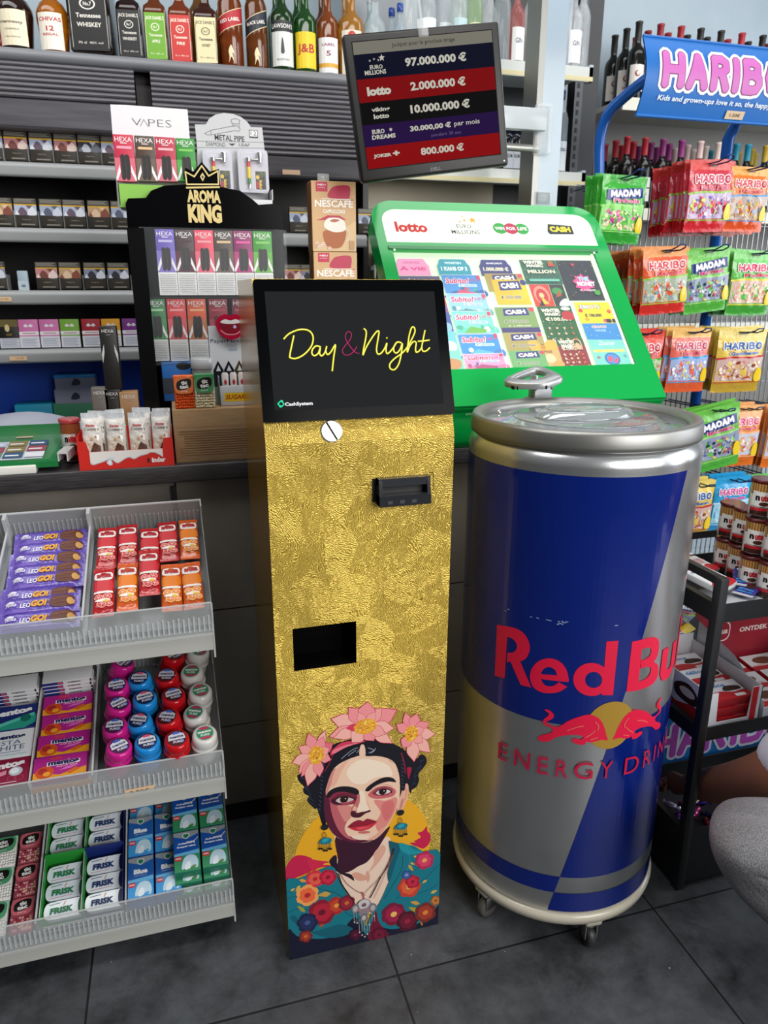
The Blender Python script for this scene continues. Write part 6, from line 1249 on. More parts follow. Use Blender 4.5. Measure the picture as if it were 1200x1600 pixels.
# ================================================================= white post, arm and monitor
po = thing('support_post', 'pale boxed post rising behind the green lottery case', 'post')
g = G('C9D4DE', 'gl'); a0 = at(848, 160, y=2.40); a1 = at(880, 160, y=2.40); g.box(a0.x-.0, a1.x, 2.40, 2.50, 1.13, 3.1, '9FB0BE', 'gl'); g.box(a0.x-.022, a0.x, 2.40, 2.50, 1.13, 3.1, '8E8F8C', 'mb'); obj('post', g, po)
g = G('E4ECF0', 'clear'); g.rbox(a0.x-.03, a0.x+.03, 2.375, 2.40, 1.98, 2.13, .006, col='E8F0F2', mat='clear'); obj('clear_clamp', g, po); g = G('E4ECF0', 'clear'); g.rbox(a0.x-.006, a0.x+.05, 2.385, 2.40, 1.83, 1.87, .003, col='E4ECF0', mat='clear'); obj('clear_clamp', g, po)
MTL, MTR, MBL, MBR = at(548, 57, y=1.93), at(790, 28, y=1.90), at(553, 283, y=1.93), at(785, 262, y=1.90)
mc = (MTL+MTR+MBL+MBR)/4; U = ((MTR-MTL)+(MBR-MBL)).normalized(); V = ((MTL-MBL)+(MTR-MBR)); V = (V-U*V.dot(U)).normalized(); mW = ((MTR-MTL).length+(MBR-MBL).length)/2; mH = ((MTL-MBL).length+(MTR-MBR).length)/2
Wn = U.cross(V); Mm = Matrix((( U.x, V.x, Wn.x, mc.x), (U.y, V.y, Wn.y, mc.y), (U.z, V.z, Wn.z, mc.z), (0, 0, 0, 1)))
mo = thing('hanging_monitor', 'hanging black monitor showing the lottery jackpot table in coloured bands', 'monitor'); mo.matrix_world = Mm
g = G('0C0D0E', 'gl'); g.rbox(-mW/2, mW/2, -mH/2, mH/2, -.03, 0, .007, 3, col='0B0C0D', mat='pr'); g.box(mW/2-.001, mW/2+.0006, -mH/2+.01, mH/2-.01, -.022, -.006, '6A6C6E', 'mb')
A = Art(g, top(0)); A.text('DELL', 0, -mH/2+.012, .008, '5A5C5E', .028, .02); A.ell(mW/2-.012, -mH/2+.012, .002, .002, 'DDE0E0'); obj('monitor_case', g, mo)
sW, sH = mW*.452, mH*.435; s0_ = -.006
g = G('0A0A14', 'scr'); A = Art(g, top(.0003), 'scr', n=.0004); A.rect(-sW, -sH+.006, sW, sH+.004, '1A1A1A', 'scr')
bands = [('6E6C62', .0, .094), ('070A1E', .094, .285), ('6E0508', .285, .468), ('060607', .468, .645), ('1E0A38', .645, .822), ('7A0508', .822, 1.0)]
yy = lambda q: sH+.002-(2*sH-.006)*q
for c_, a, b in bands: A.n = .0006; A.rect(-sW+.002, yy(b), sW-.002, yy(a), c_, 'scr')
A.mat = 'scr'; W_ = 'AEACA0'
A.text('Jackpot pour le prochain tirage', .0, yy(.048), .012, '1A1A1A', sW*.9, .0)
for s_, q, wd in (('97.000.000 €', .185, .88), ('2.000.000 €', .375, .80), ('10.000.000 €', .555, .87)): A.text(s_, sW*.15, yy(q), .020, W_, sW*wd, .04)
A.text('30.000,00 €', -sW*.02, yy(.715), .015, W_, sW*.60, .04); A.text('par mois', sW*.52, yy(.715), .014, W_, sW*.38, .01); A.text('pendant 30 ans', sW*.2, yy(.785), .010, '5A4A70', sW*.44, .0); A.text('800.000 €', sW*.12, yy(.905), .018, W_, sW*.64, .04)
A.text('EURO', -sW*.70, yy(.20), .009, W_, sW*.18, .03); A.text('MILLIONS', -sW*.72, yy(.24), .010, W_, sW*.30, .03); A.star(-sW*.61, yy(.135), .008, W_); [A.star(-sW*(.78-.06*k), yy(.15-.01*(k % 2)), .003, W_) for k in range(3)]
A.text('lotto', -sW*.70, yy(.385), .020, W_, sW*.34, .06); A.text('viking', -sW*.71, yy(.535), .012, W_, sW*.26, .04); A.text('lotto', -sW*.71, yy(.585), .011, W_, sW*.22, .04)
A.text('EURO', -sW*.78, yy(.705), .010, W_, sW*.18, .04); A.star(-sW*.60, yy(.70), .005, W_, 6, .5); A.text('DREAMS', -sW*.71, yy(.75), .010, W_, sW*.34, .04); A.text('JOKER', -sW*.76, yy(.905), .010, W_, sW*.26, .05); A.text('+', -sW*.56, yy(.895), .011, W_, sW*.10, .06); obj('display', g, mo)
g = G('C9D0D4', 'gl'); g.box(-.05, .05, -.05, .05, -.06, -.03, '3A3C3E', 'pr'); obj('mount_plate', g, mo)
g = G('D9E2E6', 'clear'); g.rbox(-.012, .014, mH/2-.022, mH/2+.018, -.004, .006, .003, col='E8EEF0', mat='clear'); g.tube([(0, mH/2+.015, 0), (-.001, mH/2+.05, 0), (.002, mH/2+.2, -.005), (.0, 1.0, 0)], .0035, 8, 'E4EAEC', 'clear'); obj('clear_hanger', g, mo)
g = G('B4B4AE', 'mb'); p0 = mc-Wn*.06; p1 = Vector((a0.x-.01, 2.40, mc.z+.0)); d_ = p1-p0; g.tube([p0, Vector((p0.x+.02, 2.36, p0.z)), p1], .012, 8, 'B9B9B2', 'mb'); z_ = at(812, 185, y=2.36).z
g.rbox(mc.x, a0.x-.0, 2.36, 2.39, z_-.030, z_+.034, .002, col='B9C0C4', mat='gl'); tag(obj('monitor_arm', g), 'grey bracket arm joining the monitor to the white post', 'bracket')
# ================================================================= stepped sweets rack in front of the counter
SA = R(20); RY = 1.49; XR = .038
rk = thing('sweets_rack', 'three tier tilted sweets rack with clear ribbed fronts, hung on the counter front', 'rack')
TZ = [.855, .485, .12]; DEP = .35
def sp(k, x, s, h=0): return Vector((x, RY+s*math.cos(SA)-h*math.sin(SA), TZ[k]+s*math.sin(SA)+h*math.cos(SA)))
for k in range(3):
    g = G('8E9092', 'mb'); g.box(-.66, XR, 0, DEP, -.012, -.002, '77797A', 'mb'); tr = obj('tray', g, rk, (0, RY, TZ[k]), (SA, 0, 0))
    g = G('B9BBB8', 'mb'); d = -SA; M = Matrix.Rotation(-SA, 4, 'X')
    g.box(-.66, XR-.002, -.016, -.010, -.056, -.016, 'B9BAB4', 'rail', M=M); g.box(-.66, XR-.002, -.020, .01, -.020, -.014, 'B9BBB8', 'rail', M=M); obj('price_rail', g, tr)
    g = G('D9DDDE', 'rib'); h0, h1 = -.013, .056
    g.box(-.66, XR-.001, -.014, -.0125, h0, h1, 'CFD4D6', 'clear', M=M); 
    n = int((XR+.66)/.0105)
    for i in range(n):
        x = -.655+.0105*i; g.box(x, x+.0035, -.0165, -.011, h0+.004, h0+.034+.002*(i % 3), 'D9DEE0', 'rib', M=M)
    g.box(-.66, XR-.001, -.018, -.010, h0-.003, h0+.002, 'AEB2B4', 'rib', M=M); g.box(-.66, XR-.001, -.0145, -.0115, h1-.002, h1, 'F0F4F4', 'rib', M=M); obj('front_lip', g, tr)
    g = G('D9DEE0', 'rib'); g.box(XR-.002, XR, -.012, DEP, -.004, .05, 'D4DADC', 'clear'); g.box(XR-.003, XR+.001, -.016, -.010, -.075, h1-.004, 'E0E4E6', 'rib', M=M); g.box(XR-.003, XR, DEP-.03, DEP, 0, .085, 'DDE2E4', 'rib'); obj('end_panel', g, tr)
    g = G('CFD4D6', 'clear'); hb_ = .085; g.box(-.66, XR, DEP-.002, DEP, 0, hb_, 'C9CFD2', 'clear')
    for i in range(n):
        x = -.655+.0105*i; g.box(x, x+.003, DEP-.006, DEP-.002, .0, .055, 'C4CACC', 'rib')
    g.box(-.66, XR, DEP-.004, DEP+.001, hb_-.003, hb_, 'E0E4E6', 'rib'); obj('back_strip', g, tr)
    for x in {0: (-.405, -.224), 1: (-.2455,), 2: (-.4075, -.2115)}[k]:
        g = G('D4D9DB', 'rib'); g.box(x, x+.002, .002, DEP-.01, 0, .05, 'D4DADC', 'clear'); g.box(x-.0025, x+.0045, .002, DEP-.01, 0, .006, 'C9CED0', 'rib'); g.box(x-.001, x+.003, .002, DEP-.01, .046, .051, 'E0E4E6', 'rib'); g.box(x-.003, x+.005, DEP-.03, DEP-.006, 0, .088, 'DDE2E4', 'rib'); obj('divider', g, tr)
    g = G('6E7072', 'mb'); g.prism([(0, -.012), (DEP, -.012), (DEP, -.06), (DEP-.02, -.07)], lambda u, v, kk: (XR-.012+.004*kk, u, v), '8E9092', 'mb'); obj('bracket', g, tr)
g = G('E4BE92'); A = Art(g, front(RY-.0165)); a = at(195, 1241, y=RY-.0165); A.poly([(a.x, a.z-.010), (a.x+.062, a.z-.006), (a.x+.064, a.z+.012), (a.x+.001, a.z+.010)], 'E6C096'); A.text('3.50€', a.x+.032, a.z+.0015, .009, '2A2420', .042, .02); obj('price_label', g, rk)
LAY = -R(70)
def lay(P, k, x, s, h, label, grp, tilt=0, rz=0): return P.put(sp(k, x, s, h), (LAY+R(tilt), 0, R(rz)) if not rz else (LAY+R(tilt), R(rz), 0), label, grp)
def rot_g(g, f): g.v = [f(*p) for p in g.v]; return g
# --- purple wafer bars
def leo(A0):
    A = Art(A0.g, lambda U, V, n: A0.f(-V, U, n), 'pr', n=.0004, seg=.01)
    A.rect(.008, -.019, .060, -.010, '6E55B4'); A.text('Milka', .026, .004, .010, 'E4E0F4', .022, .02, .2); A.blob([(.012, .008), (.02, .013), (.032, .010), (.028, .006)], 'E4E0F4')
    A.text('LEO', .054, -.002, .012, 'F0EEF8', .020, .02, .1); A.text('GO!', .080, .000, .019, '6A3A10', .033, .08, .15); A.text('GO!', .080, .001, .017, 'E0A020', .031, .06, .15)
    A.blob([(.103, -.010), (.103, .010), (.118, .016), (.148, .014), (.149, -.008), (.13, -.016)], '5A2A1A'); A.ell(.143, .0, .008, .010, 'C99A5A'); A.line([(.105, .006), (.138, .010)], .002, '8A5038'); A.line([(.108, -.004), (.136, -.002)], .0015, '7A4028')
g = wrapper(.052, .160, .016, lambda q: '5B45A8', leo, ccol='6A55B4'); rot_g(g, lambda x, y, z: (z, y, -x+.023))
LP = Proto(tag(obj('wafer_bar', g), 'x', 'chocolate bar'))
for k in range(8): lay(LP, 0, -.394+.0035*(k > 2)-.002*(k % 3), .028+.0385*k, .014+.004*(k % 2), f'purple wrapped wafer bar, {ORD[k]} from the front of the pile', 'purple wafer bars on the top tier', 8, rnd.uniform(-2, 2))
# --- fruit sticks
def fruit(top_, fc, fl2):
    def f(A):
        A.blob([(-.018, .100), (-.017, .118), (0, .122), (.018, .119), (.017, .099), (0, .096)], 'ECE4E0'); A.text('Frutti', 0, .109, .012, 'A81E30', .028, .05, rot=.08)
        A.blob([(-.019, .066), (-.019, .092), (0, .096), (.019, .092), (.019, .068), (0, .062)], fc); A.rect(-.0195, .058, .0195, .064, 'ECE8E4')
        for a, b, r in ((-.009, .046, .0095), (.009, .048, .0095), (-.002, .028, .011), (.012, .026, .008)): A.ell(a, b, r, r*.9, fl2); A.ell(a, b, r*.8, r*.7, fc); [A.line([(a, b), (a+r*.7*math.cos(t), b+r*.6*math.sin(t))], .0008, 'F4E0D0') for t in (0.3, 1.3, 2.3, 3.4, 4.5, 5.5)]
        A.blob([(-.017, .034), (0, .040), (.016, .036), (.004, .031)], 'F0ECE8'); A.ell(.006, .034, .006, .003, 'E0C020')
    return f
FP = {'red': Proto(tag(obj('fruit_stick', wrapper(.044, .140, .018, lambda q: 'B0161E', fruit('', 'C82A34', 'F0A8A0'), ccol='B8161E')), 'x', 'sweets pack')),
      'orange': Proto(tag(obj('fruit_stick', wrapper(.044, .140, .018, lambda q: 'CC5610', fruit('', 'E07A12', 'F4C87A'), ccol='D85A18')), 'x', 'sweets pack'))}
xs_ = [-.186, -.138, -.090, -.045, .002]; fr = [.035, .045, .073, .028, .028]; bk = [.192, .198, .176, .196, .198]
for i in range(5):
    c_ = ['red', 'red', 'red', 'red', 'orange'][i]; lay(FP[c_], 0, xs_[i], bk[i], .022, f'{c_} fruit stick in the rear row of the top tier, {ORD[i]} from the purple bars', 'fruit sticks on the top tier', 4, (1, -1, 2, -2, 1)[i])
    c_ = ['red', 'orange', 'red', 'orange', 'orange'][i]; lay(FP[c_], 0, xs_[i], fr[i], .022+(.012 if i == 2 else 0), f'{c_} fruit stick in the front row of the top tier, {ORD[i]} from the purple bars', 'fruit sticks on the top tier', 6, (-1, 1, 0, 2, -2)[i])
# --- second tier: gum packs
def gum(w, h, d, art, edge='E4E4E8'):
    g = G(edge); g.rbox(-w/2, w/2, 0, d, 0, h, .0015, col=edge); art(Art(g, front(0)), w, h); return g
def g_purple(A, w, h):
    A.rect(-w/2+.001, .001, w/2-.001, h-.001, 'B01E86'); A.poly([(-w/2+.001, .001), (w/2-.001, .001), (w/2-.001, h*.35), (0, h*.12), (-w/2+.001, h*.32)], 'E8A01E'); A.ell(-w*.28, h*.30, w*.17, h*.27, 'D2501C', n=22); A.ell(-w*.32, h*.36, w*.09, h*.14, 'B0282A'); A.ell(-w*.24, h*.22, w*.07, h*.1, 'EFA02A')
    A.poly([(w*.1, h*.18), (w*.3, h*.36), (w*.38, h*.26), (w*.2, h*.1)], 'D8641E'); A.poly([(-w*.02, h*.3), (w*.1, h*.42), (w*.36, h*.46), (w*.2, h*.34)], 'D86AC0'); A.text('mentos', w*.06, h*.66, h*.24, 'F0F0F4', w*.62, .09); A.text('mentos', w*.06, h*.66, h*.20, '1C2058', w*.58, .06)
    A.text('AQUA KISS', w*.12, h*.48, h*.08, 'F4C8E4', w*.4, .01); A.rr(-w*.2, h*.8, w*.02, h*.94, .002, 'C8305A')
GP = Proto(tag(obj('gum_box', gum(.112, .057, .02, g_purple, 'A01A7A')), 'x', 'gum box'))
for i in range(4): lay(GP, 1, -.311+(0, .003, .006, .004)[i]-.004, .022+.0585*i, .034, f'purple gum box with orange fruit, {ORD[i]} from the front of its row', 'purple gum boxes on the middle tier', 2, (0, 1, -1, 0)[i])
g = G('E9E4E4'); cx_ = -.374
g.box(cx_-.002, cx_, .0, .27, 0, .04, 'DAD6D6'); g.box(cx_, -.249, .262, .264, 0, .048, 'E4DADC'); g.box(-.250, -.249, .0, .27, 0, .046, 'F0E4F0', 'clear'); g.box(cx_, -.249, 0, .27, 0, .002, 'D9D9D9'); g.box(cx_, -.249, 0, .001, 0, .02, 'D8902A')
tag(obj('gum_carton', g, loc=sp(1, 0, 0.012, .001), rot=(SA, 0, 0)), 'open white carton holding the purple gum boxes', 'carton')
def g_blue(A, w, h): A.rect(-w/2+.001, .001, w/2-.001, h-.001, '18286E'); A.poly([(-w/2+.001, .001), (w/2-.001, h*.55), (w/2-.001, h*.2), (w*.3, .001)], '2AA08A'); A.poly([(-w*.4, .001), (w*.45, h*.5), (w*.45, h*.62), (-w*.5+.001, h*.12)], '5AC8B0'); A.ell(w*.30, h*.42, w*.10, h*.15, '0E6A5A'); A.text('mentos', .0, h*.72, h*.24, 'F4F4F8', w*.8, .06, rot=.08)
def g_white(A, w, h): A.rect(-w/2+.001, .001, w/2-.001, h-.001, 'E4E6EA'); A.text('mentos', w*.04, h*.76, h*.15, '1C2058', w*.6, .06); A.text('INSTA', w*.0, h*.55, h*.15, '3A4A7A', w*.55, 0); A.text('WHITE', w*.02, h*.36, h*.17, '3A4A7A', w*.66, 0); A.rect(-w*.5+.001, h*.1, w*.4, h*.13, '9ACCD0'); A.rect(-w*.3, h*.2, w*.3, h*.22, '6A7AA0')
def g_cherry(A, w, h): A.rect(-w/2+.001, .001, w/2-.001, h-.001, '8A1238'); A.text('mentos', .0, h*.74, h*.24, 'F4F0F4', w*.8, .06, rot=.08); A.ell(w*.26, h*.48, w*.12, h*.17, 'B9C0CC'); A.ell(w*.24, h*.5, w*.08, h*.11, 'E8ECF0'); A.poly([(-w*.5+.001, h*.3), (w*.1, h*.56), (w*.1, h*.4), (-w*.5+.001, h*.12)], 'D88AA4'); A.ell(w*.2, h*.22, w*.07, h*.1, 'B04A6A'); A.ell(w*.2, h*.22, w*.06, h*.085, '8A1238'); A.ell(w*.34, h*.22, w*.07, h*.1, 'B04A6A'); A.ell(w*.34, h*.22, w*.06, h*.085, '8A1238'); A.rect(-w*.3, h*.07, w*.3, h*.1, 'E0C0CC')
for k, (fn, hh, s_, nm, e_) in enumerate(((g_cherry, .068, .022, 'dark cherry red gum box at the front, beside the purple ones', '7A1030'), (g_white, .076, .092, 'white gum box with thin blue letters between the cherry and blue ones', 'DADCE2'), (g_blue, .070, .170, 'navy and turquoise gum box behind the white one', '18286E'))):
    g = gum(.118, hh, .02, fn, e_); tag(obj('gum_box', g, loc=sp(1, -.437, s_, .036), rot=(LAY, 0, 0)), nm, 'gum box')
def g_stick(A, w, h): A.rect(-w/2+.0005, .0005, w/2-.0005, h-.0005, 'E0E0E2'); A.rect(-w/2+.0005, .0005, -w*.08, h-.0005, '1C2E7A'); A.ell(-w*.14, h*.5, w*.06, h*.3, 'C8506A'); A.text('mentos', w*.14, h*.5, h*.5, '2A2A3A', w*.26, .04); A.rect(w*.46, 0.0005, w*.5-.0005, h-.0005, '22222A')
SPk = Proto(tag(obj('gum_stick', gum(.112, .0105, .05, g_stick, 'D9D9DC')), 'x', 'gum stick'))
for j in range(6): SPk.put(sp(1, -.312+.0015*(j % 2), .262, .002+.0125*j)+Vector((0, .0, .0)), (SA, 0, 0), f'slim white and navy gum stick, {ORD[j]} from the bottom, pile behind the purple boxes', 'gum sticks behind the purple boxes')
for j in range(5): SPk.put(sp(1, -.437+.002*(j % 2), .262, .002+.0125*j), (SA, 0, 0), f'slim white and navy gum stick, {ORD[j]} from the bottom, pile behind the blue box', 'gum sticks behind the navy box')
# --- gum jars
def jar(cap, body, lab, dk, nm):
    t = thing('gum_jar', 'x', 'gum jar'); g = G(body, 'gl'); g.lathe([(.022, 0), (.027, .004), (.0285, .02), (.027, .045), (.023, .05)], 28, body, 'gl'); obj('jar_body', g, t)
    g = G(cap, 'gl'); g.lathe([(.0275, .046), (.0305, .048), (.0305, .056), (.0285, .058), (.0285, .062), (.0295, .064), (.0275, .082), (.024, .0865), (.0001, .087)], 32, cap, 'gl', cap=False); c_ = obj('cap', g, t)
    g = G(); A = Art(g, top(.0872)); A.ell(0, 0, .0215, .0215, dk, n=28); A.poly([(-.019, -.004), (.019, -.004), (.017, .010), (.0, .018), (-.017, .010)] if lab != 'g' else [(-.0, 0), (0.001, 0), (0, .001)], 'D4D6E0')
    if lab == 'g': A.ell(0, 0, .019, .019, '2E8A64'); A.rr(-.010, .010, .010, .017, .002, 'C03A5A'); A.text('mentos', 0, .004, .007, 'F0F4F0', .030, .04); A.text('PURE', 0, -.005, .006, 'E0F0E8', .020, .03); A.rr(-.012, -.016, .012, -.010, .002, 'C03A5A')
    else: A.text('mentos', 0, .004, .007, '20245A', .030, .04); A.rr(-.008, .011, .008, .017, .002, lab); A.text('PURE', 0, -.010, .006, 'E0E4F0', .018, .03); A.ell(.010, -.010, .004, .004, '8AA0D8')
    obj('cap_label', g, c_); return Proto(t)
JP = {'pink': jar('C81E86', 'A01466', '3A5AC0', '4A1A4A', 0), 'blue': jar('1E8AD8', '2A6AB8', 'D84A7A', '16204E', 0), 'red': jar('C4141E', '8A1018', '4A6AD0', '4A1420', 0), 'white': jar('E0DFDC', 'CFCDCA', 'g', 'C9CCC9', 0)}
for c_, L in (('pink', [(-.200, .037), (-.195, .097), (-.206, .156), (-.200, .217), (-.207, .279)]), ('blue', [(-.131, .040), (-.133, .101), (-.139, .166), (-.138, .229)]), ('red', [(-.067, .035), (-.070, .098), (-.073, .163), (-.074, .226), (-.079, .288)]), ('white', [(-.005, .037), (-.008, .099), (-.010, .163), (-.014, .228), (-.017, .290)])):
    for i, (x, s_) in enumerate(L): JP[c_].put(sp(1, x+.002, s_, .001), (SA, 0, R((8, -25, 15, -12, 40)[i]+(20 if c_ == 'pink' else 0))), f'{c_} gum jar with round printed cap, {ORD[i]} from the front of its file', 'gum jars on the middle tier')
# --- third tier: mint boxes
TP = {'green': Proto(ttbox('E4E6E0', 'A8D8BC', '4EA070', ['F2F2EE', 'E4E6E0', 'F0E8E8'], .064, .018, .080, seedn=8)), 'pink': Proto(ttbox('B0525E', 'C07A84', 'C8626E', ['D89AA0', '8A2438', 'E0B89A', 'A83A4E'], .050, .018, .080, seedn=9, mint='cherry'))}
for i in range(3):
    lay(TP['green'], 2, -.508, .004+.083*i, .022, f'box of white mints with green label, {ORD[i]} from the front', 'green labelled mint boxes on the bottom tier'); TP['green'].r['category'] = 'mint box'
    lay(TP['pink'], 2, -.444, .004+.083*i, .022, f'pink box of cherry mints, {ORD[i]} from the front', 'pink mint boxes on the bottom tier')
def frisk(dark):
    w, h, d = .090, .040, .018; t = thing('mint_tin', 'x', 'mint pack'); g = G('DCE4EC', 'gl')
    P = cr([(-w/2+.002, .008), (-w/2, h*.5), (-w/2+.004, h-.006), (-w/2+.014, h-.001), (0, h), (w/2-.004, h), (w/2, h-.003), (w/2, .003), (w/2-.004, 0), (0, 0), (-w/2+.012, .001)], 2)
    g.prism(P, lambda u, v, k: (u*(1 if k else .985), d*k, h/2+(v-h/2)*(1 if k else .97)), 'DDE6EE', 'gl'); A = Art(g, front(0), 'pr')
    A.blob([(w*.40, .004), (w*.37, h*.5), (w*.40, h-.004), (w*.48, h-.002), (w*.485, h*.5), (w*.48, .002)], dark); A.text('FRISK', -.004, h*.46, h*.36, '9AB0C4', w*.60, .09, .12); A.text('FRISK', -.003, h*.48, h*.34, dark, w*.58, .05, .12); A.poly([(-.001, h*.7), (.004, h*.92), (.006, h*.9), (.001, h*.68)], 'D88A4A'); A.line([(-w*.38, h*.16), (w*.2, h*.2)], .001, 'C8505A'); A.line([(-w*.36, h*.82), (-w*.08, h*.86)], .0014, dark)
    g.v = [(x*.96, y, z) for x, y, z in g.v]; obj('case', g, t); return Proto(t)
FR = {'green': frisk('1E7A3E'), 'navy': frisk('14245A')}
for c_, x, cc in (('green', -.352, '2A9A3A'), ('navy', -.262, '1A2E7A')):
    for half in (0, 1):
        s0 = .006+.160*half
        g = G(cc); g.box(x-.047, x-.0455, 0, .150, 0, .05, cc); g.box(x+.0435, x+.045, 0, .150, 0, .05, cc); g.box(x-.047, x+.045, .1485, .150, 0, .062, cc); g.box(x-.047, x+.045, 0, .150, 0, .002, cc); g.box(x-.047, x+.045, 0, .001, 0, .012, 'E4E8EA'); g.box(x-.048, x-.0465, 0, .15, .048, .05, 'E8ECEC')
        tag(obj('mint_carton', g, loc=sp(2, 0, s0, .001), rot=(SA, 0, 0)), f'{c_} open carton of white mint packs, {["front", "rear"][half]} one', 'carton')
        for i in range(3): lay(FR[c_], 2, x, s0+.006+.044*i, .028, f'white mint pack with {c_} letters, {ORD[i]} from the front in the {["front", "rear"][half]} carton', f'{c_} mint packs on the bottom tier', 10)
# --- pastille boxes
def vick(main):
    def f(A, w, h):
        base = '1450A8' if main else '1E5AA8'; low = '3A9ADC' if not main else '2E8A5A'
        A.rect(-w/2+.001, .001, w/2-.001, h-.001, base); A.rect(-w/2+.001, .001, w/2-.001, h*.42, low); A.poly([(-w/2+.001, h*.40), (w/2-.001, h*.40), (w/2-.001, h*.5), (-w/2+.001, h*.46)], '6AB8E8'); A.poly([(-w/2+.001, h-.001), (w/2-.001, h-.001), (w/2-.001, h*.90), (0, h*.80), (-w/2+.001, h*.90)], '8E979E')
        A.blob([(-w*.14, h*.92), (-w*.1, h*.84), (0, h*.80), (w*.1, h*.84), (w*.14, h*.92), (0, h*.95)], 'DDE4E4'); A.blob([(-w*.11, h*.91), (-w*.08, h*.85), (0, h*.82), (w*.08, h*.85), (w*.11, h*.91), (0, h*.93)], '1E7A5A')
        if main: A.text('Ademvrij', 0, h*.69, h*.06, 'F0F4F8', w*.66, .04); A.text('Respir-aise', 0, h*.61, h*.055, 'F0F4F8', w*.72, .04); A.line([(w*.0, h*.72), (w*.3, h*.72), (w*.46, h*.80)], .0015, 'F4F6F8', k=3)
        else: A.text('Blue', 0, h*.64, h*.12, 'F0F4F8', w*.54, .06); A.text('MENTHOL', 0, h*.54, h*.03, 'A8C8E8', w*.5)
        A.blob([(-w*.2, h*.06), (-w*.16, h*.26), (w*.0, h*.38), (w*.3, h*.36), (w*.42, h*.2), (w*.36, h*.05), (w*.1, h*.12)], 'BFDDEE'); A.blob([(-w*.1, h*.06), (-w*.05, h*.2), (w*.1, h*.24), (w*.14, h*.1), (w*.04, h*.05)], 'E4F0F6'); A.ell(w*.26, h*.10, w*.08, h*.03, '6A8A4A' if main else '5AA8D8'); A.rr(-w*.46, h*.28, -w*.2, h*.39, .002, 'C82A34'); A.text('FREE', -w*.33, h*.335, h*.04, 'F4E4E4', w*.2, .03)
    return f
VP = {0: Proto(tag(obj('pastille_box', gum(.060, .103, .026, vick(0), '2A6AB4')), 'x', 'pastille box')), 1: Proto(tag(obj('pastille_box', gum(.062, .104, .028, vick(1), '1E7A5E')), 'x', 'pastille box'))}
lv = ['bottom', 'middle', 'topmost']
for i in range(2):
    for j in range(3):
        for l in range(2 if j < 2 else 1): lay(VP[0], 2, -.176+.064*i, .006+.107*j, .028+.027*l, f'light blue pastille box, {["left", "right"][i]} file, {ORD[j]} row from the front, {["bottom", "topmost"][l]}', 'light blue pastille boxes on the bottom tier')
for i in range(2):
    for j in range(3):
        for l in range(3): lay(VP[1], 2, -.065+.066*i, .004+.108*j+.013*l, .030+.029*l, f'green and blue pastille box, {["left", "right"][i]} file, {ORD[j]} row from the front, {lv[l]}', 'green and blue pastille boxes on the bottom tier')
# ================================================================= hanging sweets rack on the right
hr = thing('bag_rack', 'blue tubular sweets rack with a curved blue header and wire hooks', 'rack')
HB = '1A56A8'; YH = 2.30
g = G(HB, 'gl'); lpx = [at(936, 380, y=2.42), at(936, 270, y=2.42), at(938, 215, y=2.41), at(950, 178, y=2.39), at(975, 152, y=2.35), at(1012, 122, y=2.28)]
lx = lpx[0].x; P = [Vector((lx, 2.42, .0)), Vector((lx, 2.42, 1.0))]+cr([tuple(p) for p in lpx], 5, False)+[Vector((lpx[-1].x+.25, 2.25, lpx[-1].z+.05))]
g.tube(P, .018, 14, HB, 'gl'); obj('left_post', g, hr)
rp_ = at(1148, 230, y=2.52); g = G(HB, 'gl'); g.tube([(rp_.x, 2.56, 0), (rp_.x, 2.56, 2.10), (rp_.x, 2.52, 2.16), (rp_.x, 2.30, 2.18)], .022, 14, HB, 'gl'); obj('middle_post', g, hr)
g = G(HB, 'gl'); 
for z in (.35, 1.0): g.tube([(lx, 2.44, z), (3.0, 2.44, z)], .010, 10, HB, 'gl')
obj('cross_bar', g, hr)
g = G('C9CCCE', 'me')
for i in range(60): x = lx+.04+i*.025; g.tube([(x, 2.60, .3), (x, 2.60, 1.95)], .0022, 5, '9EA2A6', 'me')
for i in range(14): z = .3+.125*i; g.tube([(lx, 2.603, z), (3.0, 2.603, z)], .0022, 5, '9EA2A6', 'me')
obj('wire_grid', g, hr)
# curved header
SX0 = at(1003, 55, y=2.2).x+.004; SZ1 = at(1003, 55, y=2.2).z; SZ0 = at(1004, 180, y=2.2).z; SW = .95; SHh = SZ1-SZ0
bow = lambda v: -.035*math.sin(math.pi*min(max(v/SHh, 0), 1))
sf = lambda u, v, n: (SX0+u, 2.2+bow(v)-n, SZ0+v)
g = G('1468B4', 'gl')
g.grid([[sf(SW*i/6, SHh*j/12, 0) for i in range(7)] for j in range(13)], '1366B6', 'pr'); g.grid([[(p[0], p[1]+.006, p[2]) for p in [sf(SW*i/6, SHh*j/12, 0) for i in range(7)]] for j in range(13)], '125AA0', 'pr')
g.tube([(SX0, 2.20, SZ0), (SX0+SW, 2.20, SZ0)], .006, 8, '1366B6', 'pr'); g.tube([(SX0, 2.20, SZ1), (SX0+SW, 2.20, SZ1)], .004, 8, '1366B6', 'pr')
A = Art(g, sf, 'pr', n=.0016, segv=.009, dn=.0005)
h0 = at(1025, 140, y=2.18); h1 = at(1032, 76, y=2.18); hl = h0.x-SX0; hh_ = h1.z-h0.z; cw = .425
def outl(s_, cu, cv, h, w, b, oc, ic, A=A, k=1):
    for a in range(8): 
        nn = A.n; A.text(s_, cu+b*math.cos(a*.785), cv+b*math.sin(a*.785), h, oc, w, .03); A.n = nn
    A.n += .0008; A.text(s_, cu, cv, h, ic, w, .03)
cv_ = (h0.z+h1.z)/2-SZ0
LT = [('H', 1031, 1066), ('A', 1069, 1103), ('R', 1107, 1138), ('I', 1141, 1152), ('B', 1157, 1189), ('O', 1192, 1232)]
LT = [(c_, at(a, 108, y=2.18).x-SX0, at(b, 108, y=2.18).x-SX0) for c_, a, b in LT]
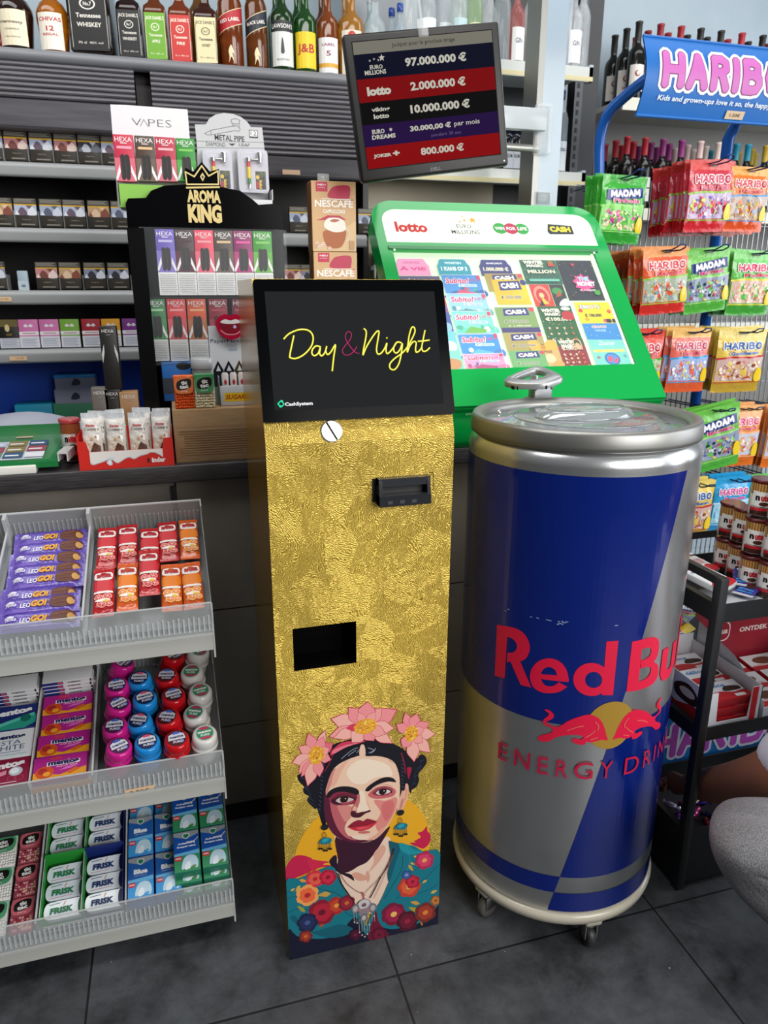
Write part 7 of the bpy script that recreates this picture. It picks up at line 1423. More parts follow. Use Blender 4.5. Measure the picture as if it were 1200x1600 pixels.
strokes(A, 'HARIBO', 0, 1, cv_-hh_*.36, cv_+hh_*.36, ((.045, 'E9EEF0'), (.029, '7E2A6A'), (.024, 'C468B4')), cells=[(c_, a+.012, b-.012) for c_, a, b in LT])
q = at(1023, 155, y=2.19); A.text('Kids and grown-ups love it so, the happy world of Haribo', q.x-SX0+.30, q.z-SZ0, .018, 'E8F0F8', .60, .02, .15)
q = at(1147, 181, y=2.19); A.rect(q.x-SX0-.035, q.z-SZ0-.010, q.x-SX0+.035, q.z-SZ0+.012, 'D9C0A0'); A.text('1.50€', q.x-SX0, q.z-SZ0+.001, .009, '5A4030', .04, .02); obj('header_sign', g, hr)
# bags
def bag(w, h, top_, bot, win, cand, brand, bc, oc, sub_, navy=False, line1='E4C040', header=None):
    g = G(top_, 'fo'); t = .024; nx, nz = 16, 24
    def th(u, v):
        q = v/h; e = 0 if q > .87 or q < .06 else math.sin(math.pi*min(1, max(0, (q-.06)/.81)))**.45
        return t/2*e*max(0, 1-abs(2*u/w)**4)**.5+.0006
    def y_(u, v): return -th(u, v)-.0011*math.sin(u*150+v*80)*min(1, th(u, v)/.006)
    zs = [h*j/nz for j in range(nz+1)]
    def cf(i, j):
        q = (zs[i]+zs[i+1])/2/h
        if header and q > .87: return header
        return bot if q < .16 else top_
    wv = lambda j: (1-.03*math.sin(math.pi*j/nz))
    for s_ in (1, -1): g.grid([[(u*wv(j), (y_(u, zs[j]) if s_ > 0 else -th(u, zs[j])*-1), zs[j]-h) for u in [-w/2+w*i/nx for i in range(nx+1)]] for j in range(nz+1)], cf, 'fo')
    n_ = int(w/.006)
    for k in range(n_):
        for zz, d in ((0, .003), (-h, -.003)): g.face([(-w/2+.006*k, 0, zz), (-w/2+.006*k+.006, 0, zz), (-w/2+.006*k+.003, 0, zz+d)], header or top_ if zz == 0 else bot, 'fo')
    A = Art(g, lambda u, v, n: (u, y_(u, v)-.0009-n, v-h), 'gl', seg=.010, dn=.0002)
    A.poly([(-w*.49, h*.56), (-w*.2, h*.585), (w*.2, h*.575), (w*.49, h*.60), (w*.49, h*.565), (w*.2, h*.545), (-w*.2, h*.555), (-w*.49, h*.53)], line1); A.poly([(-w*.47, h*.19), (-w*.47, h*.53), (-w*.2, h*.555), (w*.2, h*.545), (w*.47, h*.565), (w*.47, h*.19)], win)
    rr_ = random.Random(len(sub_)*3+len(top_)+ord(cand[0][1]))
    for k in range(64):
        a, b = rr_.uniform(-.42, .42)*w, rr_.uniform(.215, .50)*h; A.n = .0009+.00003*k; A.ell(a, b, w*rr_.uniform(.025, .055), w*rr_.uniform(.018, .04), rr_.choice(cand+[win]), n=6, rot=rr_.uniform(0, 3))
    for k in range(9):
        a, b = rr_.uniform(-.42, .42)*w, rr_.uniform(.2, .52)*h; A.n = .003; A.line([(a, b), (a+rr_.uniform(-.02, .03), b+rr_.uniform(-.02, .03))], .0016, 'E8EAF0')  # random pale streaks, highlights of the film painted onto the bag window
    A.n = .0034
    if navy: [A.rect(-w*.40+w*.8*k/8, h*(.635+.065*k/8), -w*.40+w*.8*(k+1)/8, h*(.785+.065*k/8), '1A2A7A') for k in range(8)]; A.n = .0050; strokes(A, brand, -w*.31, w*.31, h*.705, h*.785, ((h*.030, 'F0F0F4'),), .10)
    else:
        strokes(A, brand, -w*.37, w*.37, h*.705, h*.795, ((h*.052, oc), (h*.027, bc)))
    A.text(sub_, w*.04, h*.635, h*.065, 'F4F4F6', w*.60, .05, rot=.03); A.text(sub_, w*.04, h*.635, h*.060, bc if not navy else 'C8307A', w*.58, .04, rot=.03)
    A.poly([(-w*.5, h*.16), (w*.5, h*.16), (w*.5, h*.175), (-w*.5, h*.175)], line1); A.rr(-.012, h*.93, .012, h*.955, .004, '3A3A3A')
    A.blob([(w*.34, h*.18), (w*.31, h*.30), (w*.36, h*.40), (w*.46, h*.36), (w*.47, h*.19)], 'E6C42A')
    return g
BG = {
 'a': (dict(top_='3EA83A', bot='2E9A30', win='7AC85A', cand=['E8C8B0', 'D86AA0', 'E4E088', 'C8509A', 'F0D8C0'], brand='MAOAM', bc='C9CCD8', oc='FFFFFF', sub_='Pinballs', navy=True, line1='8AD06A'), 'green bag of round pastel chews'),
 'b': (dict(top_='C83A4A', bot='C8242E', win='B9A8C8', cand=['D84A6A', '8A6AC0', 'C8D060', 'E8D8E4', '7A3A5A'], brand='HARIBO', bc='C01E4A', oc='F4ECEC', sub_='Balla Fizz', line1='8AB83A', header='D84A44'), 'pink and red bag of fizzy stick sweets'),
 'c': (dict(top_='E0782A', bot='D8501E', win='B8A8A0', cand=['C9C040', '7AA0C8', 'E4E4D8', 'B06A4A', 'D8A83A'], brand='HARIBO', bc='C8242E', oc='F4ECEC', sub_='Pasta', line1='3A8AC0', header='E8A03A'), 'orange bag with a blue band'),
 'd': (dict(top_='DC5A30', bot='C8281E', win='A8B4A0', cand=['D0C8C0', 'B8A058', '8AA8B8', 'E0E0D8', 'A86A5A'], brand='HARIBO', bc='C8202E', oc='F4ECEC', sub_='Rotella', line1='8AC04A', header='E89A5A'), 'orange and red bag with a clear window'),
 'e': (dict(top_='6AB84A', bot='4EA83A', win='8E98B0', cand=['3A4A9A', 'C8D0D8', 'D8C050', '6A7AA0', 'B04A6A', '2A2E4A'], brand='MAOAM', bc='C9CCD8', oc='FFFFFF', sub_='MAOMIX', navy=True, line1='9AD07A'), 'green bag of wrapped chews'),
 'f': (dict(top_='5AB848', bot='3E9A34', win='D8B8A8', cand=['E8C8A8', 'D8886A', 'E0B08A', 'F0E0C8'], brand='HARIBO', bc='D02A5A', oc='F4ECEC', sub_='Polka', line1='D8D040', header='7AC86A'), 'bright green bag of peach coloured sweets'),
 'g': (dict(top_='D8402E', bot='D83A20', win='B8C8A0', cand=['E4C83A', '4A9A4A', 'D84A3A', 'E8E0C8', '8A5AA0'], brand='HARIBO', bc='C81E2A', oc='F4ECEC', sub_='Happy Cola', line1='4AA83A'), 'red bag with a green band'),
 'h': (dict(top_='E06A5A', bot='D85A2A', win='9EB4DC', cand=['E8D8E0', 'C890A8', 'D8C860', 'A8C0E8', 'F0F0F0'], brand='HARIBO', bc='C83A5A', oc='F4ECEC', sub_='Sweet Mix', line1='3AA0D8', header='E8B86A'), 'coral bag with a pale blue window'),
 'i': (dict(top_='D8B84A', bot='B8962E', win='C8A8A0', cand=['B83A3A', 'E0C8B8', '8A3A2A', 'D8A060', 'E8D8C8'], brand='HARIBO', bc='2A5AA0', oc='F4F0DC', sub_='Goudberen', line1='B82434', header='E0C868'), 'gold bag with blue letters'),
 'j': (dict(top_='E8904A', bot='D86A28', win='C8C8D8', cand=['E8D8B8', 'D89AB8', '8AC0B8', 'F0E8E0', 'E0C060'], brand='HARIBO', bc='D8507A', oc='F8E8E0', sub_='Tropi', line1='F0B080', header='F0B070'), 'light orange bag with pink letters'),
 'k': (dict(top_='2A9AD0', bot='2A88C0', win='9AD0E8', cand=['E8F0F4', 'C8E0F0', 'A0D0E8', 'F4F4F8'], brand='HARIBO', bc='D04A8A', oc='E8F4FC', sub_='Smurfen', line1='BFE4F4'), 'sky blue bag')}
BG['k'][0]['sub_'] = 'Ice'
BP = {}
def bagfile(key, x0, x1, yt, yb, n, where, rz=0, rs=0, y=YH, pitch=.025):
    prm, desc = BG[key]; c = at((x0+x1)/2, yt, y=y); w = at(x1, yt, y=y).x-at(x0, yt, y=y).x; h = c.z-at((x0+x1)/2, yb, y=y).z
    if key not in BP: BP[key] = (Proto(tag(obj('sweets_bag', bag(.155, .205, **prm)), 'x', 'sweets bag')), .155, .205)
    P, bw_, bh_ = BP[key]
    for k in range(n):
        rr_ = random.Random(k*7+int(x0)); lab = f'{desc}, {"frontmost" if k == 0 else ORD[k]+" back"} on the {where} hook'
        P.put((c.x+(rr_.uniform(-.008, .008) if k else 0), y+pitch*k, c.z+(rr_.uniform(-.006, .010) if k else 0)), (R(3+rr_.uniform(-.4, .4)), R(rs+(rr_.uniform(-3, 3) if k else 0)), R(rz+(rr_.uniform(-1, 1) if k else 0))), lab, f'bags on the {where} hook', (w/bw_, 1, h/bh_))
    # the hook, a part of the rack
    zz = c.z-h*.055; g = G('1E2A44', 'me'); xx = c.x
    g.tube([(xx-.018, 2.60, zz), (xx-.018, y-.05, zz+.004), (xx-.016, y-.075, zz+.012), (xx-.008, y-.082, zz+.020), (xx+.012, y-.082, zz+.020), (xx+.018, y-.075, zz+.012), (xx+.018, y-.05, zz+.004), (xx+.018, 2.60, zz)], .0026, 8, '26406E', 'mb'); obj('hook', g, hr)
bagfile('a', 943, 1013, 275, 380, 5, 'left top', rs=2)
bagfile('b', 1080, 1150, 252, 362, 10, 'middle top', rs=-2, pitch=.024)
bagfile('c', 1144, 1206, 262, 362, 6, 'right top')
bagfile('d', 1006, 1078, 388, 490, 9, 'left second row', rs=-4, pitch=.024)
bagfile('e', 1074, 1142, 388, 488, 4, 'middle second row', rs=-6)
bagfile('f', 1148, 1216, 393, 492, 5, 'right second row')
bagfile('g', 974, 1040, 517, 620, 4, 'left third row')
bagfile('h', 1052, 1113, 515, 612, 5, 'middle third row')
bagfile('i', 1125, 1200, 515, 612, 6, 'right third row')
bagfile('j', 1134, 1194, 634, 728, 3, 'right fourth row', y=2.33)
bagfile('e', 1084, 1156, 636, 735, 3, 'middle fourth row', rs=-10, y=2.29)
bagfile('i', 1058, 1119, 752, 842, 3, 'left fifth row', y=2.2)
bagfile('k', 1120, 1176, 745, 830, 4, 'middle fifth row', y=2.26)
bagfile('j', 1206, 1270, 634, 728, 3, 'far right fourth row', y=2.33)
bagfile('f', 1182, 1245, 745, 830, 3, 'far right fifth row', y=2.26)
for k, (px, py, key, r_) in enumerate(((1075, 965, 'e', 20), (1118, 960, 'b', -30), (1150, 985, 'a', 8), (1180, 1000, 'e', -5), (1060, 1000, 'i', 40))):
    p = at(px, py, y=2.1+.03*k); BP[key][0].put((p.x, 2.08+.03*k, p.z+.10), (R(25), R(r_), 0), f'{BG[key][1]} low behind the trolley, {ORD[k]} from the can', 'loose bags low behind the black trolley', (1, 1, 1))
g = G('1E2024'); zb_ = at(1100, 1010, y=2.1).z-.03; g.box(1.75, 2.6, 1.98, 2.5, max(.02, zb_-.25), zb_, '1E2024'); g.box(1.75, 2.6, 1.98, 2.5, 0, .02, '141517'); tag(obj('low_bin', g), 'dark low bin behind the black trolley carrying loose sweets bags', 'bin')
# ================================================================= black metal trolley
TX0, TX1, TY0, TY1 = 1.19, 1.78, 1.29, 1.585
tk = thing('metal_trolley', 'black metal shelf trolley with chocolate boxes, in front of the bag rack', 'trolley'); BK = '1B1D20'
for i, (x, y) in enumerate(((TX0, TY0), (TX1, TY0), (TX0, TY1), (TX1, TY1))):
    g = G(BK, 'metalp'); g.rbox(x, x+.024, y, y+.024, 0, .905, .002, col=BK, mat='metalp'); obj('post', g, tk)
def rail(z0, z1, front_=True, nm='shelf', board=None, zr=None):
    g = G(BK, 'metalp')
    for x in (TX0+.003, TX1+.003): g.box(x, x+.018, TY0+.02, TY1+.004, z0, z1, BK, 'metalp')
    if front_:
        g.box(TX0+.02, TX1+.004, TY0+.003, TY0+.007, z0, z1, BK, 'metalp')
    g.box(TX0+.02, TX1+.004, TY1+.016, TY1+.020, z0, zr or z1, BK, 'metalp')
    if board is not None: g.box(TX0+.01, TX1+.014, TY0+.007, TY1+.016, board-.004, board, '202226', 'metalp')
    obj(nm, g, tk)
rail(.885, .905, False, 'top_rail'); rail(.790, .838, True, 'shelf', .803); rail(.462, .500, True, 'shelf', .474); rail(.02, .19, True, 'bin', .03, .145)
# stacked snack tubs
def utub(px, py, y, z, h, label):
    t = tub(h, .030, True) if not hasattr(utub, 'p') else None
    if t is not None: utub.p = Proto(t)
    p = at(px, py, y=y); utub.p.put((p.x, y, z+.0006), (0, 0, R(-40)), label, 'stacked snack tubs on the trolley')
Z1 = .803
for c_, (px, y, n, z0) in enumerate(((1136, 1.555, 2, Z1), (1158, 1.505, 2, Z1), (1180, 1.425, 3, Z1), (1212, 1.375, 3, Z1))):
    for j in range(n): utub(px, 850, y, z0+.101*j, .09, f'red lidded snack tub in the {ORD[c_]} stack from the can, {ORD[j]} from the bottom')
# flat chocolate boxes
def choc(A, w, h):
    A.rect(-w/2+.001, .001, w/2-.001, h-.001, 'E6E8EC'); A.blob([(-w/2+.001, .001), (-w/2+.001, h*.2), (-w*.2, h*.26), (0, h*.18), (w*.25, h*.27), (w/2-.001, h*.2), (w/2-.001, .001)], 'C8202A', 2); A.text('4', -w*.28, h*.12, h*.12, 'F4F0F0'); A.text('Kinder', -w*.2, h*.80, h*.09, 'C8202A', w*.38, .04); A.text('CHOCOLATE', -w*.18, h*.67, h*.06, '2A6AB0', w*.46, .03)
    A.ell(w*.24, h*.78, w*.15, h*.14, '3A2418'); A.ell(w*.26, h*.70, w*.11, h*.13, 'E0B090'); A.ell(-w*.2, h*.4, w*.12, h*.06, '5A3020'); A.poly([(w*.0, h*.3), (w*.08, h*.54), (w*.42, h*.5), (w*.4, h*.3)], 'D8D0D4'); [A.rect(w*(.1+.07*k), h*.3, w*(.13+.07*k), h*.5, 'C8404A') for k in range(4)]
CP = Proto(tag(obj('chocolate_box', gum(.085, .13, .016, choc, 'DADCE0')), 'x', 'chocolate box'))
for k, (px, py, zz, rz, nm) in enumerate(((1140, 915, .035, 24, 'nearest'), (1112, 893, .018, 20, 'middle'), (1088, 880, .018, 18, 'rear'))):
    p = at(px, py, z=Z1+zz); CP.put((p.x, p.y, Z1+zz), (R(-82), 0, 0), f'white and red chocolate box lying on the trolley top shelf, {nm} of three', 'flat chocolate boxes on the trolley'); 
    o_ = [o for o in C.objects if o.name.startswith('chocolate_box')][-1]; o_.rotation_euler = (Matrix.Rotation(R(rz), 4, 'Z') @ Matrix.Rotation(R(-80), 4, 'X')).to_euler()
p = at(1168, 935, z=Z1+.012)
def wrapc(A):
    A.rect(-.018, .02, .018, .11, '2E2A7A'); A.text('Milka', 0, .09, .012, 'F0F0F8', .03, .05); A.ell(.004, .05, .012, .014, '4A2418'); A.rect(-.018, .015, .018, .03, '2A8AD0')
g = wrapper(.05, .14, .012, lambda q: '3A3290', wrapc, ccol='C9CCD4')
for k in range(2): o_ = obj('chocolate_bar', g, loc=(p.x+.03*k, p.y+.02+.03*k, Z1+.012+.01*k)); o_.rotation_euler = (Matrix.Rotation(R(-60+20*k), 4, 'Z') @ Matrix.Rotation(R(-86), 4, 'X')).to_euler(); tag(o_, f'violet wrapped chocolate bar on the trolley top shelf, {["lower", "upper"][k]} one', 'chocolate bar')
g = G('D6D8DC'); g.box(TX0+.03, TX0+.2, TY0+.03, TY0+.16, Z1+.0005, Z1+.0015, 'C9CCD2'); tag(obj('white_card', g), 'white card lying under the flat chocolate boxes', 'card')
# open cartons on the middle shelf
Z2 = .474
ca = thing('chocolate_carton', 'open white and red carton of wrapped cakes on the trolley middle shelf', 'carton', (TX0+.028, TY0+.012, Z2+.0006)); w_, d_, h_ = .16, .27, .115
g = G('E4E6EA'); g.box(0, .002, 0, d_, 0, h_, 'E2E4EA'); g.box(w_-.002, w_, 0, d_, 0, h_, 'DADCE0'); g.box(0, w_, d_-.002, d_, 0, h_+.02, 'E2E4EA'); g.prism([(0, 0), (w_, 0), (w_, h_), (w_-.03, h_), (w_-.035, .03), (.03, .03), (.025, h_), (0, h_)], lambda u, v, k: (u, .002*k, v), 'DDE0E6'); g.box(0, w_, 0, d_, 0, .002, 'D0D0D4')
A = Art(g, lambda u, v, n: (-n, u, v), clip=(0, .001, d_, h_)); A.blob([(0, 0), (0, .04), (.06, .05), (.12, .03), (.2, .05), (.25, .035), (d_, .05), (d_, 0)], 'B81E26', 2); A.blob([(.05, .05), (.04, .08), (.08, .1), (.13, .08), (.12, .05)], '3A1E14'); A.ell(.08, .075, .03, .012, 'E0D0C4'); A.text('e', .18, .08, .03, '2A7AC0', None, .05); A.text('délice', .225, .085, .02, '2A7AC0', .06, .04)
A = Art(g, front(0)); A.rect(0, 0, w_, .018, 'C0202A'); A.rect(w_-.03, 0, w_-.012, h_, 'C81E26'); obj('carton_body', g, ca)
def deli(A, w, h): A.rect(-w/2+.001, .001, w/2-.001, h-.001, 'E6E6EA'); A.blob([(-w/2+.001, .001), (-w/2+.001, h*.34), (-w*.1, h*.42), (w*.2, h*.3), (w/2-.001, h*.36), (w/2-.001, .001)], 'C01E28', 2); A.text('délice', -w*.1, h*.75, h*.2, '2A7AC0', w*.5, .03); A.blob([(w*.0, h*.4), (w*.1, h*.66), (w*.42, h*.6), (w*.4, h*.4)], '3A1E14'); A.rect(w*.15, h*.05, w*.4, h*.2, 'E8E8EA')
DP = Proto(tag(obj('cake_pack', gum(.12, .07, .026, deli, 'B81E28')), 'x', 'cake pack'))
n_ = 0
for l in range(3):
    for j in range(3):
        DP.put((TX0+.028+w_/2, TY0+.024+.075*j, Z2+.030+.028*l), (R(-84), 0, R(2*(j % 2))), f'white and red cake pack in the open carton, {ORD[j]} from the front, {lv[l]} layer', 'cake packs in the open carton')
cb_ = thing('biscuit_carton', 'tall open carton with a dark red inner flap on the trolley middle shelf', 'carton', (TX0+.20, TY0+.012, Z2+.0006))
g = G('DADADE'); w2, d2, h2 = .30, .27, .17
g.face([(0, 0, 0), (0, d2, 0), (0, d2, h2), (0, .12, h2*.8), (0, 0, h2*.35)], 'D4D6DA'); g.face([(.002, 0, 0), (.002, d2, 0), (.002, d2, h2), (.002, .12, h2*.8), (.002, 0, h2*.35)], 'CACCD0'); g.box(w2-.002, w2, 0, d2, 0, h2*.6, 'D9D9DC'); g.box(0, w2, d2-.002, d2, 0, h2, '9A1E30'); g.box(0, w2, 0, .002, 0, h2*.28, 'DFE1E6'); g.box(0, w2, 0, d2, 0, .002, 'CFCFD2')
g.face([(.0, d2, h2), (w2, d2, h2), (w2, d2+.05, h2+.05), (0, d2+.05, h2+.05)], '8A1A28'); A = Art(g, front(d2-.002)); A.text('ONTDEK', w2*.66, h2*.72, .016, 'F0E4DC', .10, .03); A.rr(w2*.14, h2*.55, w2*.38, h2*.92, .02, 'F0E8E0'); A.rr(w2*.15, h2*.57, w2*.37, h2*.90, .019, '9A1E30'); A.text('Lotus', w2*.26, h2*.74, .018, 'F0E8E0', .055, .03); obj('carton_body', g, cb_)
def lot(A, w, h): A.rect(-w/2+.001, .001, w/2-.001, h-.001, 'E4E4E6'); A.rect(-w/2+.001, .001, w/2-.001, h*.3, 'C0202C'); A.ell(0, h*.6, w*.3, h*.22, '6A3A24'); A.line([(-w*.4, h*.35), (w*.4, h*.35)], .002, 'D04A5A')
LPk = Proto(tag(obj('biscuit_pack', gum(.12, .075, .03, lot, 'B82430')), 'x', 'biscuit pack'))
for i in range(2):
    for j in range(3): LPk.put((TX0+.27+.135*i, TY0+.03+.08*j, Z2+.034), (R(-84), 0, 0), f'red and white biscuit pack in the tall carton, {["left", "right"][i]} file, {ORD[j]} from the front', 'biscuit packs in the tall carton')
# wrapped candies in the bottom bin
cc_ = ['3A2A8A', '7A3AB0', 'B03A7A', '2A2E5A', 'C9C0E0', '8A2A3A']
cnn = ['indigo', 'violet', 'magenta', 'navy', 'silver', 'dark red']; PC = {}
for k in range(36):
    c_ = k % 6
    if c_ not in PC:
        g = G(cc_[c_], 'foil'); g.lathe([(.0001, -.026), (.010, -.024), (.003, -.016), (.009, -.012), (.010, 0), (.009, .012), (.003, .016), (.010, .024), (.0001, .026)], 10, cc_[c_], 'foil'); PC[c_] = Proto(tag(obj('wrapped_candy', g), 'x', 'candy'))
    i, j = k % 9, k//9
    PC[c_].put((TX0+.045+.055*i+.01*(j % 2), TY0+.05+.045*j, .075+.012*math.sin(k*2.3)+.02), (R(90), rnd.uniform(0, 6), rnd.uniform(0, 6)), f'{cnn[c_]} wrapped candy in the trolley bottom bin', f'{cnn[c_]} wrapped candies in the trolley bin')
g = G('14151A'); g.box(TX0+.03, TX1-.004, TY0+.028, TY1-.004, .031, .066, '14151A', 'pr'); tag(obj('bin_liner', g), 'dark liner filling the bottom bin under the candies', 'liner')
# lower header lying behind the trolley
g = G('1A6AB8'); yL = TY1+.05; g.box(1.22, 2.0, yL, yL+.012, 0, .33, '1C70BC'); A = Art(g, front(yL), n=.001); hlq = at(1045, 1160, y=yL)
strokes(A, 'HARIBO', hlq.x-.05, hlq.x+.45, .15, .25, ((.042, 'D5DAE8'), (.024, 'A84AB0')))
tag(obj('header_board', g), 'blue board with purple letters standing on the floor behind the trolley', 'sign')
# ================================================================= person crouching at the right edge
def skin_g(chains, col, mat, sub=2, root=0):
    """chains: list of [(x,y,z,r), ...]; a point given as an int refers to an earlier vertex"""
    me = bpy.data.meshes.new('s'); vs, es, rs = [], [], []
    for ch in chains:
        last = None
        for p in ch:
            if isinstance(p, int): i = p
            else: vs.append(p[:3]); rs.append(p[3:]); i = len(vs)-1
            if last is not None: es.append((last, i))
            last = i
    me.from_pydata(vs, es, []); o = bpy.data.objects.new('s', me); C.objects.link(o)
    m = o.modifiers.new('k', 'SKIN'); m.use_smooth_shade = True; s2 = o.modifiers.new('u', 'SUBSURF'); s2.levels = sub; s2.render_levels = sub
    for i, r in enumerate(rs): sv = me.skin_vertices[0].data[i]; sv.radius = (r[0], r[-1]); sv.use_root = (i == root)
    dg = bpy.context.evaluated_depsgraph_get(); e = o.evaluated_get(dg); m2 = e.to_mesh(); g = G(col, mat)
    g.mesh([v.co for v in m2.vertices], [list(p.vertices) for p in m2.polygons], col, mat, True); e.to_mesh_clear(); bpy.data.objects.remove(o); bpy.data.meshes.remove(me); return g
ps = thing('person', 'person crouching in grey sweatpants and white shirt, one hand in the trolley bin', 'person')
hip = (1.56, .62, .34); che = (1.60, .84, .66); nek = (1.63, .97, .92); SHL = (1.46, .98, .80); SHR = (1.78, .92, .82)
kn = Vector((1.014, .985, .497)); an = Vector((1.39, .80, .09)); WR = at(1067, 1234, y=1.40)+Vector((.006, 0, .012)); EL = at(1135, 1227, y=1.275); UA = at(1205, 1210, y=1.13)
hd_ = Vector((-.10, .95, -.42)).normalized()
ch = [[(*hip, .15, .13), (1.58, .73, .50, .14, .12), (*che, .16, .12), (*nek, .07, .07), (1.635, 1.03, 1.02, .06), (1.64, 1.09, 1.10, .085, .075), (1.64, 1.12, 1.20, .07)],
      [2, (*SHL, .062), (*UA, .060), (*EL, .054), (*((EL+WR)/2), .046), (*WR, .027, .034)],
      [2, (*SHR, .06), (1.84, 1.05, .60, .05), (1.78, 1.2, .52, .042), (1.66, 1.22, .52, .026, .03)],
      [0, (1.50, .64, .36, .11), (1.27, .82, .46, .088), (*kn, .068), (1.15, .925, .35, .062), (1.28, .86, .20, .045), (*an, .036), (1.40, .87, .045, .036), (1.38, .98, .03, .026)],
      [0, (1.64, .64, .34, .11), (1.70, .88, .44, .088), (1.74, 1.08, .46, .068), (1.72, .95, .30, .06), (1.68, .84, .16, .044), (1.66, .80, .09, .036), (1.66, .87, .045, .036), (1.66, .97, .03, .026)]]
g = skin_g(ch, '8A5A42', 'skin')
# hand: palm and five fingers growing out of the wrist
up = Vector((0, 0, 1)); sd = hd_.cross(up).normalized(); nm_ = sd.cross(hd_)
def HP(a, b, c): return WR+hd_*a+sd*b+nm_*c
def hv(a, b, c, r, r2=None): p = HP(a, b, c); return (p.x, p.y, p.z, r, r2 or r)
pal = [[hv(-.03, 0, 0, .026, .030), hv(.0, 0, 0, .024, .026), hv(.035, .0, 0, .016, .036), hv(.065, 0, -.002, .014, .038)]]
g.add(skin_g(pal, '8A5A42', 'skin', 2))
for b, L, d in ((.030, .066, 0), (.010, .076, .0), (-.011, .072, 0), (-.030, .056, 0)):
    g.add(skin_g([[hv(.055, b, 0, .0095), hv(.085, b*1.05, -.002, .009), hv(.085+L*.40, b*1.1, -.014, .0085), hv(.085+L*.68, b*1.1, -.034, .0078), hv(.085+L*.80, b*1.1, -.054, .0068)]], '8A5A42', 'skin', 2))
g.add(skin_g([[hv(.015, .022, -.004, .013), hv(.035, .042, -.012, .0115), hv(.058, .056, -.022, .010), hv(.078, .060, -.034, .008)]], '8A5A42', 'skin', 2))
# simple face: nose, ears, lips sit on the skull
body = obj('body', g, ps)
g = G('E8D8C8', 'skin'); hc = Vector((1.64, 1.13, 1.13))
g.lathe([(.0001, -.115), (.045, -.105), (.068, -.06), (.076, .0), (.078, .05), (.062, .095), (.0001, .118)], 24, '8A5A42', 'skin', M=Matrix.Translation(hc) @ Matrix.Rotation(R(25), 4, 'X')); 
g.lathe([(.0001, -.012), (.010, -.006), (.009, .012), (.0001, .02)], 10, '8A5A42', 'skin', M=Matrix.Translation(hc+Vector((0, .078, -.02))))
for s_ in (-1, 1):
    g.lathe([(.0001, -.022), (.012, -.012), (.014, .008), (.0001, .022)], 10, '8A5A42', 'skin', M=Matrix.Translation(hc+Vector((.078*s_, 0, -.005))))
    g.lathe([(.0001, -.008), (.011, 0), (.0001, .008)], 10, 'E8E4E0', 'gl', M=Matrix.Translation(hc+Vector((.028*s_, .068, .012))))
g.lathe([(.0001, -.006), (.020, 0), (.0001, .006)], 12, '8A4038', 'skin', M=Matrix.Translation(hc+Vector((0, .070, -.055)))); obj('head', g, ps)
g = G('1A1412', 'cloth'); g.lathe([(.082, -.01), (.086, .04), (.078, .09), (.05, .12), (.0001, .128)], 24, '1C1512', 'cloth', M=Matrix.Translation(hc-Vector((0, .012, 0))) @ Matrix.Rotation(R(-15), 4, 'X')); obj('hair', g, ps)
g = skin_g([[(*hip, .165, .15), (1.50, .64, .365, .125), (1.27, .82, .475, .108), (kn.x, kn.y, kn.z+.0, .090), (1.14, .93, .36, .088), (1.27, .865, .22, .072), (1.37, .81, .12, .05)],
            [0, (1.64, .64, .35, .125), (1.70, .88, .45, .11), (1.74, 1.09, .47, .085), (1.72, .955, .31, .08), (1.68, .845, .17, .066), (1.665, .81, .11, .05)], [0, (1.57, .66, .42, .15, .14)]], '77767A', 'heather', 3); obj('sweatpants', g, ps)
g = skin_g([[(1.57, .70, .46, .165, .14), (*che, .185, .14), (1.625, .95, .86, .095, .09)], [1, (*SHL, .085), (*((Vector(SHL)+UA)/2), .080), (*(UA+(EL-UA)*.12), .076)], [1, (*SHR, .08), (1.82, 1.0, .69, .07)]], 'D6D6DE', 'cloth', 2); obj('tee_shirt', g, ps)
c0 = WR-hd_*.035; a1_, a2_ = hd_.orthogonal().normalized(), None; a2_ = hd_.cross(a1_)
g = G('B9A890', 'mb'); g.tube([c0+(a1_*math.cos(t)+a2_*math.sin(t))*.040+hd_*.012*math.sin(t) for t in [2*math.pi*i/24 for i in range(24)]], .0035, 8, 'BFA98C', 'mb', closed=True); obj('bracelet', g, ps)
for x, y in ((1.395, .88), (1.66, .87)):
    g = G('26272A', 'cloth'); rows = []
    for z, sx, sy in ((0.0, .045, .135), (.02, .048, .14), (.05, .044, .12), (.08, .038, .075)): rows.append([(x+sx*math.cos(t)-(.08*0), y+.01+sy*math.sin(t)-(.14-sy)*.4, z) for t in [2*math.pi*i/20 for i in range(20)]])
    g.grid(rows, '2A2B2E', 'pr', cu=True); g.face(rows[0], '1A1A1A', 'pr'); g.face(rows[-1], '2A2B2E', 'cloth'); obj('shoe', g, ps)
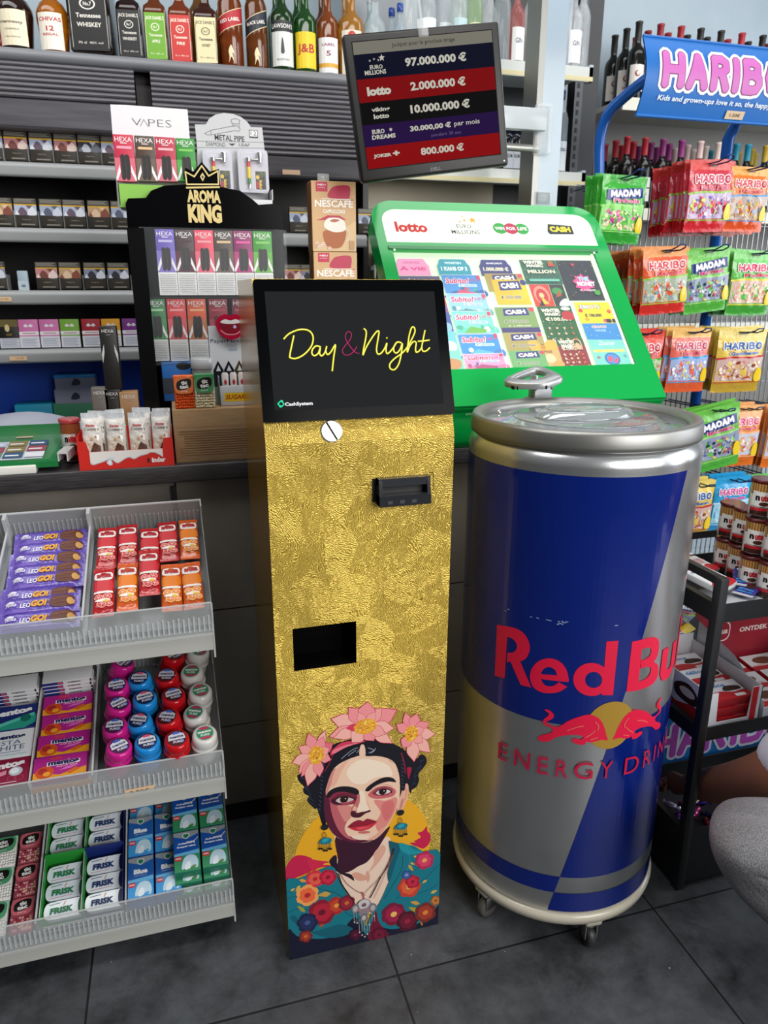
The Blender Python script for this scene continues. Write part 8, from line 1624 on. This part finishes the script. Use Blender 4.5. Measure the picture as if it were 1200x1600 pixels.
# ================================================================= light, world, camera
def area(name, loc, aim, sx, sy, pw, col=(1, 1, 1)):
    l = bpy.data.lights.new(name, 'AREA'); l.shape = 'RECTANGLE'; l.size = sx; l.size_y = sy; l.energy = pw; l.color = col
    o = bpy.data.objects.new(name, l); C.objects.link(o); o.location = loc
    o.rotation_euler = (Vector(aim)-Vector(loc)).to_track_quat('-Z', 'Y').to_euler(); return o
area('shopfront_daylight', (2.4, -2.3, 2.4), (.6, 2.2, 1.0), 3.2, 2.2, 150, (1.0, .98, .95))
area('side_fill_light', (4.4, .6, 1.9), (1.2, 1.8, 1.0), 2.2, 2.4, 60, (.92, .96, 1.0))  # unseen fill light added to brighten the can edge and bags from the right
area('ceiling_light', (.2, 1.0, 3.1), (.2, 1.7, 0), 2.4, .5, 26, (1, .97, .92))
area('ceiling_light', (1.9, 2.3, 3.15), (1.9, 2.6, 0), 2.0, .5, 12, (1, 1, 1))
area('ceiling_light', (-.6, 2.2, 3.15), (-.2, 2.8, 1.5), 1.6, .4, 9, (1, 1, 1))
w = bpy.data.worlds.new('room'); bpy.context.scene.world = w; w.use_nodes = True; nt = w.node_tree
bg = nt.nodes['Background']; tc = N(nt, 'ShaderNodeTexCoord'); sx = N(nt, 'ShaderNodeSeparateXYZ'); rp = N(nt, 'ShaderNodeValToRGB')
nt.links.new(tc.outputs['Generated'], sx.inputs[0]); mr = N(nt, 'ShaderNodeMapRange'); mr.inputs[1].default_value = -1; nt.links.new(sx.outputs['Z'], mr.inputs[0]); nt.links.new(mr.outputs[0], rp.inputs[0])
e = rp.color_ramp.elements; e[0].position = .35; e[0].color = (.05, .05, .055, 1); e[1].position = .9; e[1].color = (.42, .44, .48, 1)
nt.links.new(rp.outputs[0], bg.inputs[0]); bg.inputs[1].default_value = .42
cd = bpy.data.cameras.new('camera'); cam = bpy.data.objects.new('camera', cd); C.objects.link(cam); bpy.context.scene.camera = cam
cam.location = (0, 0, H); cam.rotation_euler = (R(90)-TH, 0, -YW)
cd.sensor_fit = 'VERTICAL'; cd.sensor_height = 36; cd.lens = 36*F/1600; cd.clip_start = .05
cd.dof.use_dof = True; cd.dof.focus_distance = 1.5; cd.dof.aperture_fstop = 6.5
vs_ = bpy.context.scene.view_settings; vs_.view_transform = 'Standard'; vs_.look = 'None'; vs_.exposure = 0.25; vs_.gamma = 1; vs_.use_curve_mapping = False
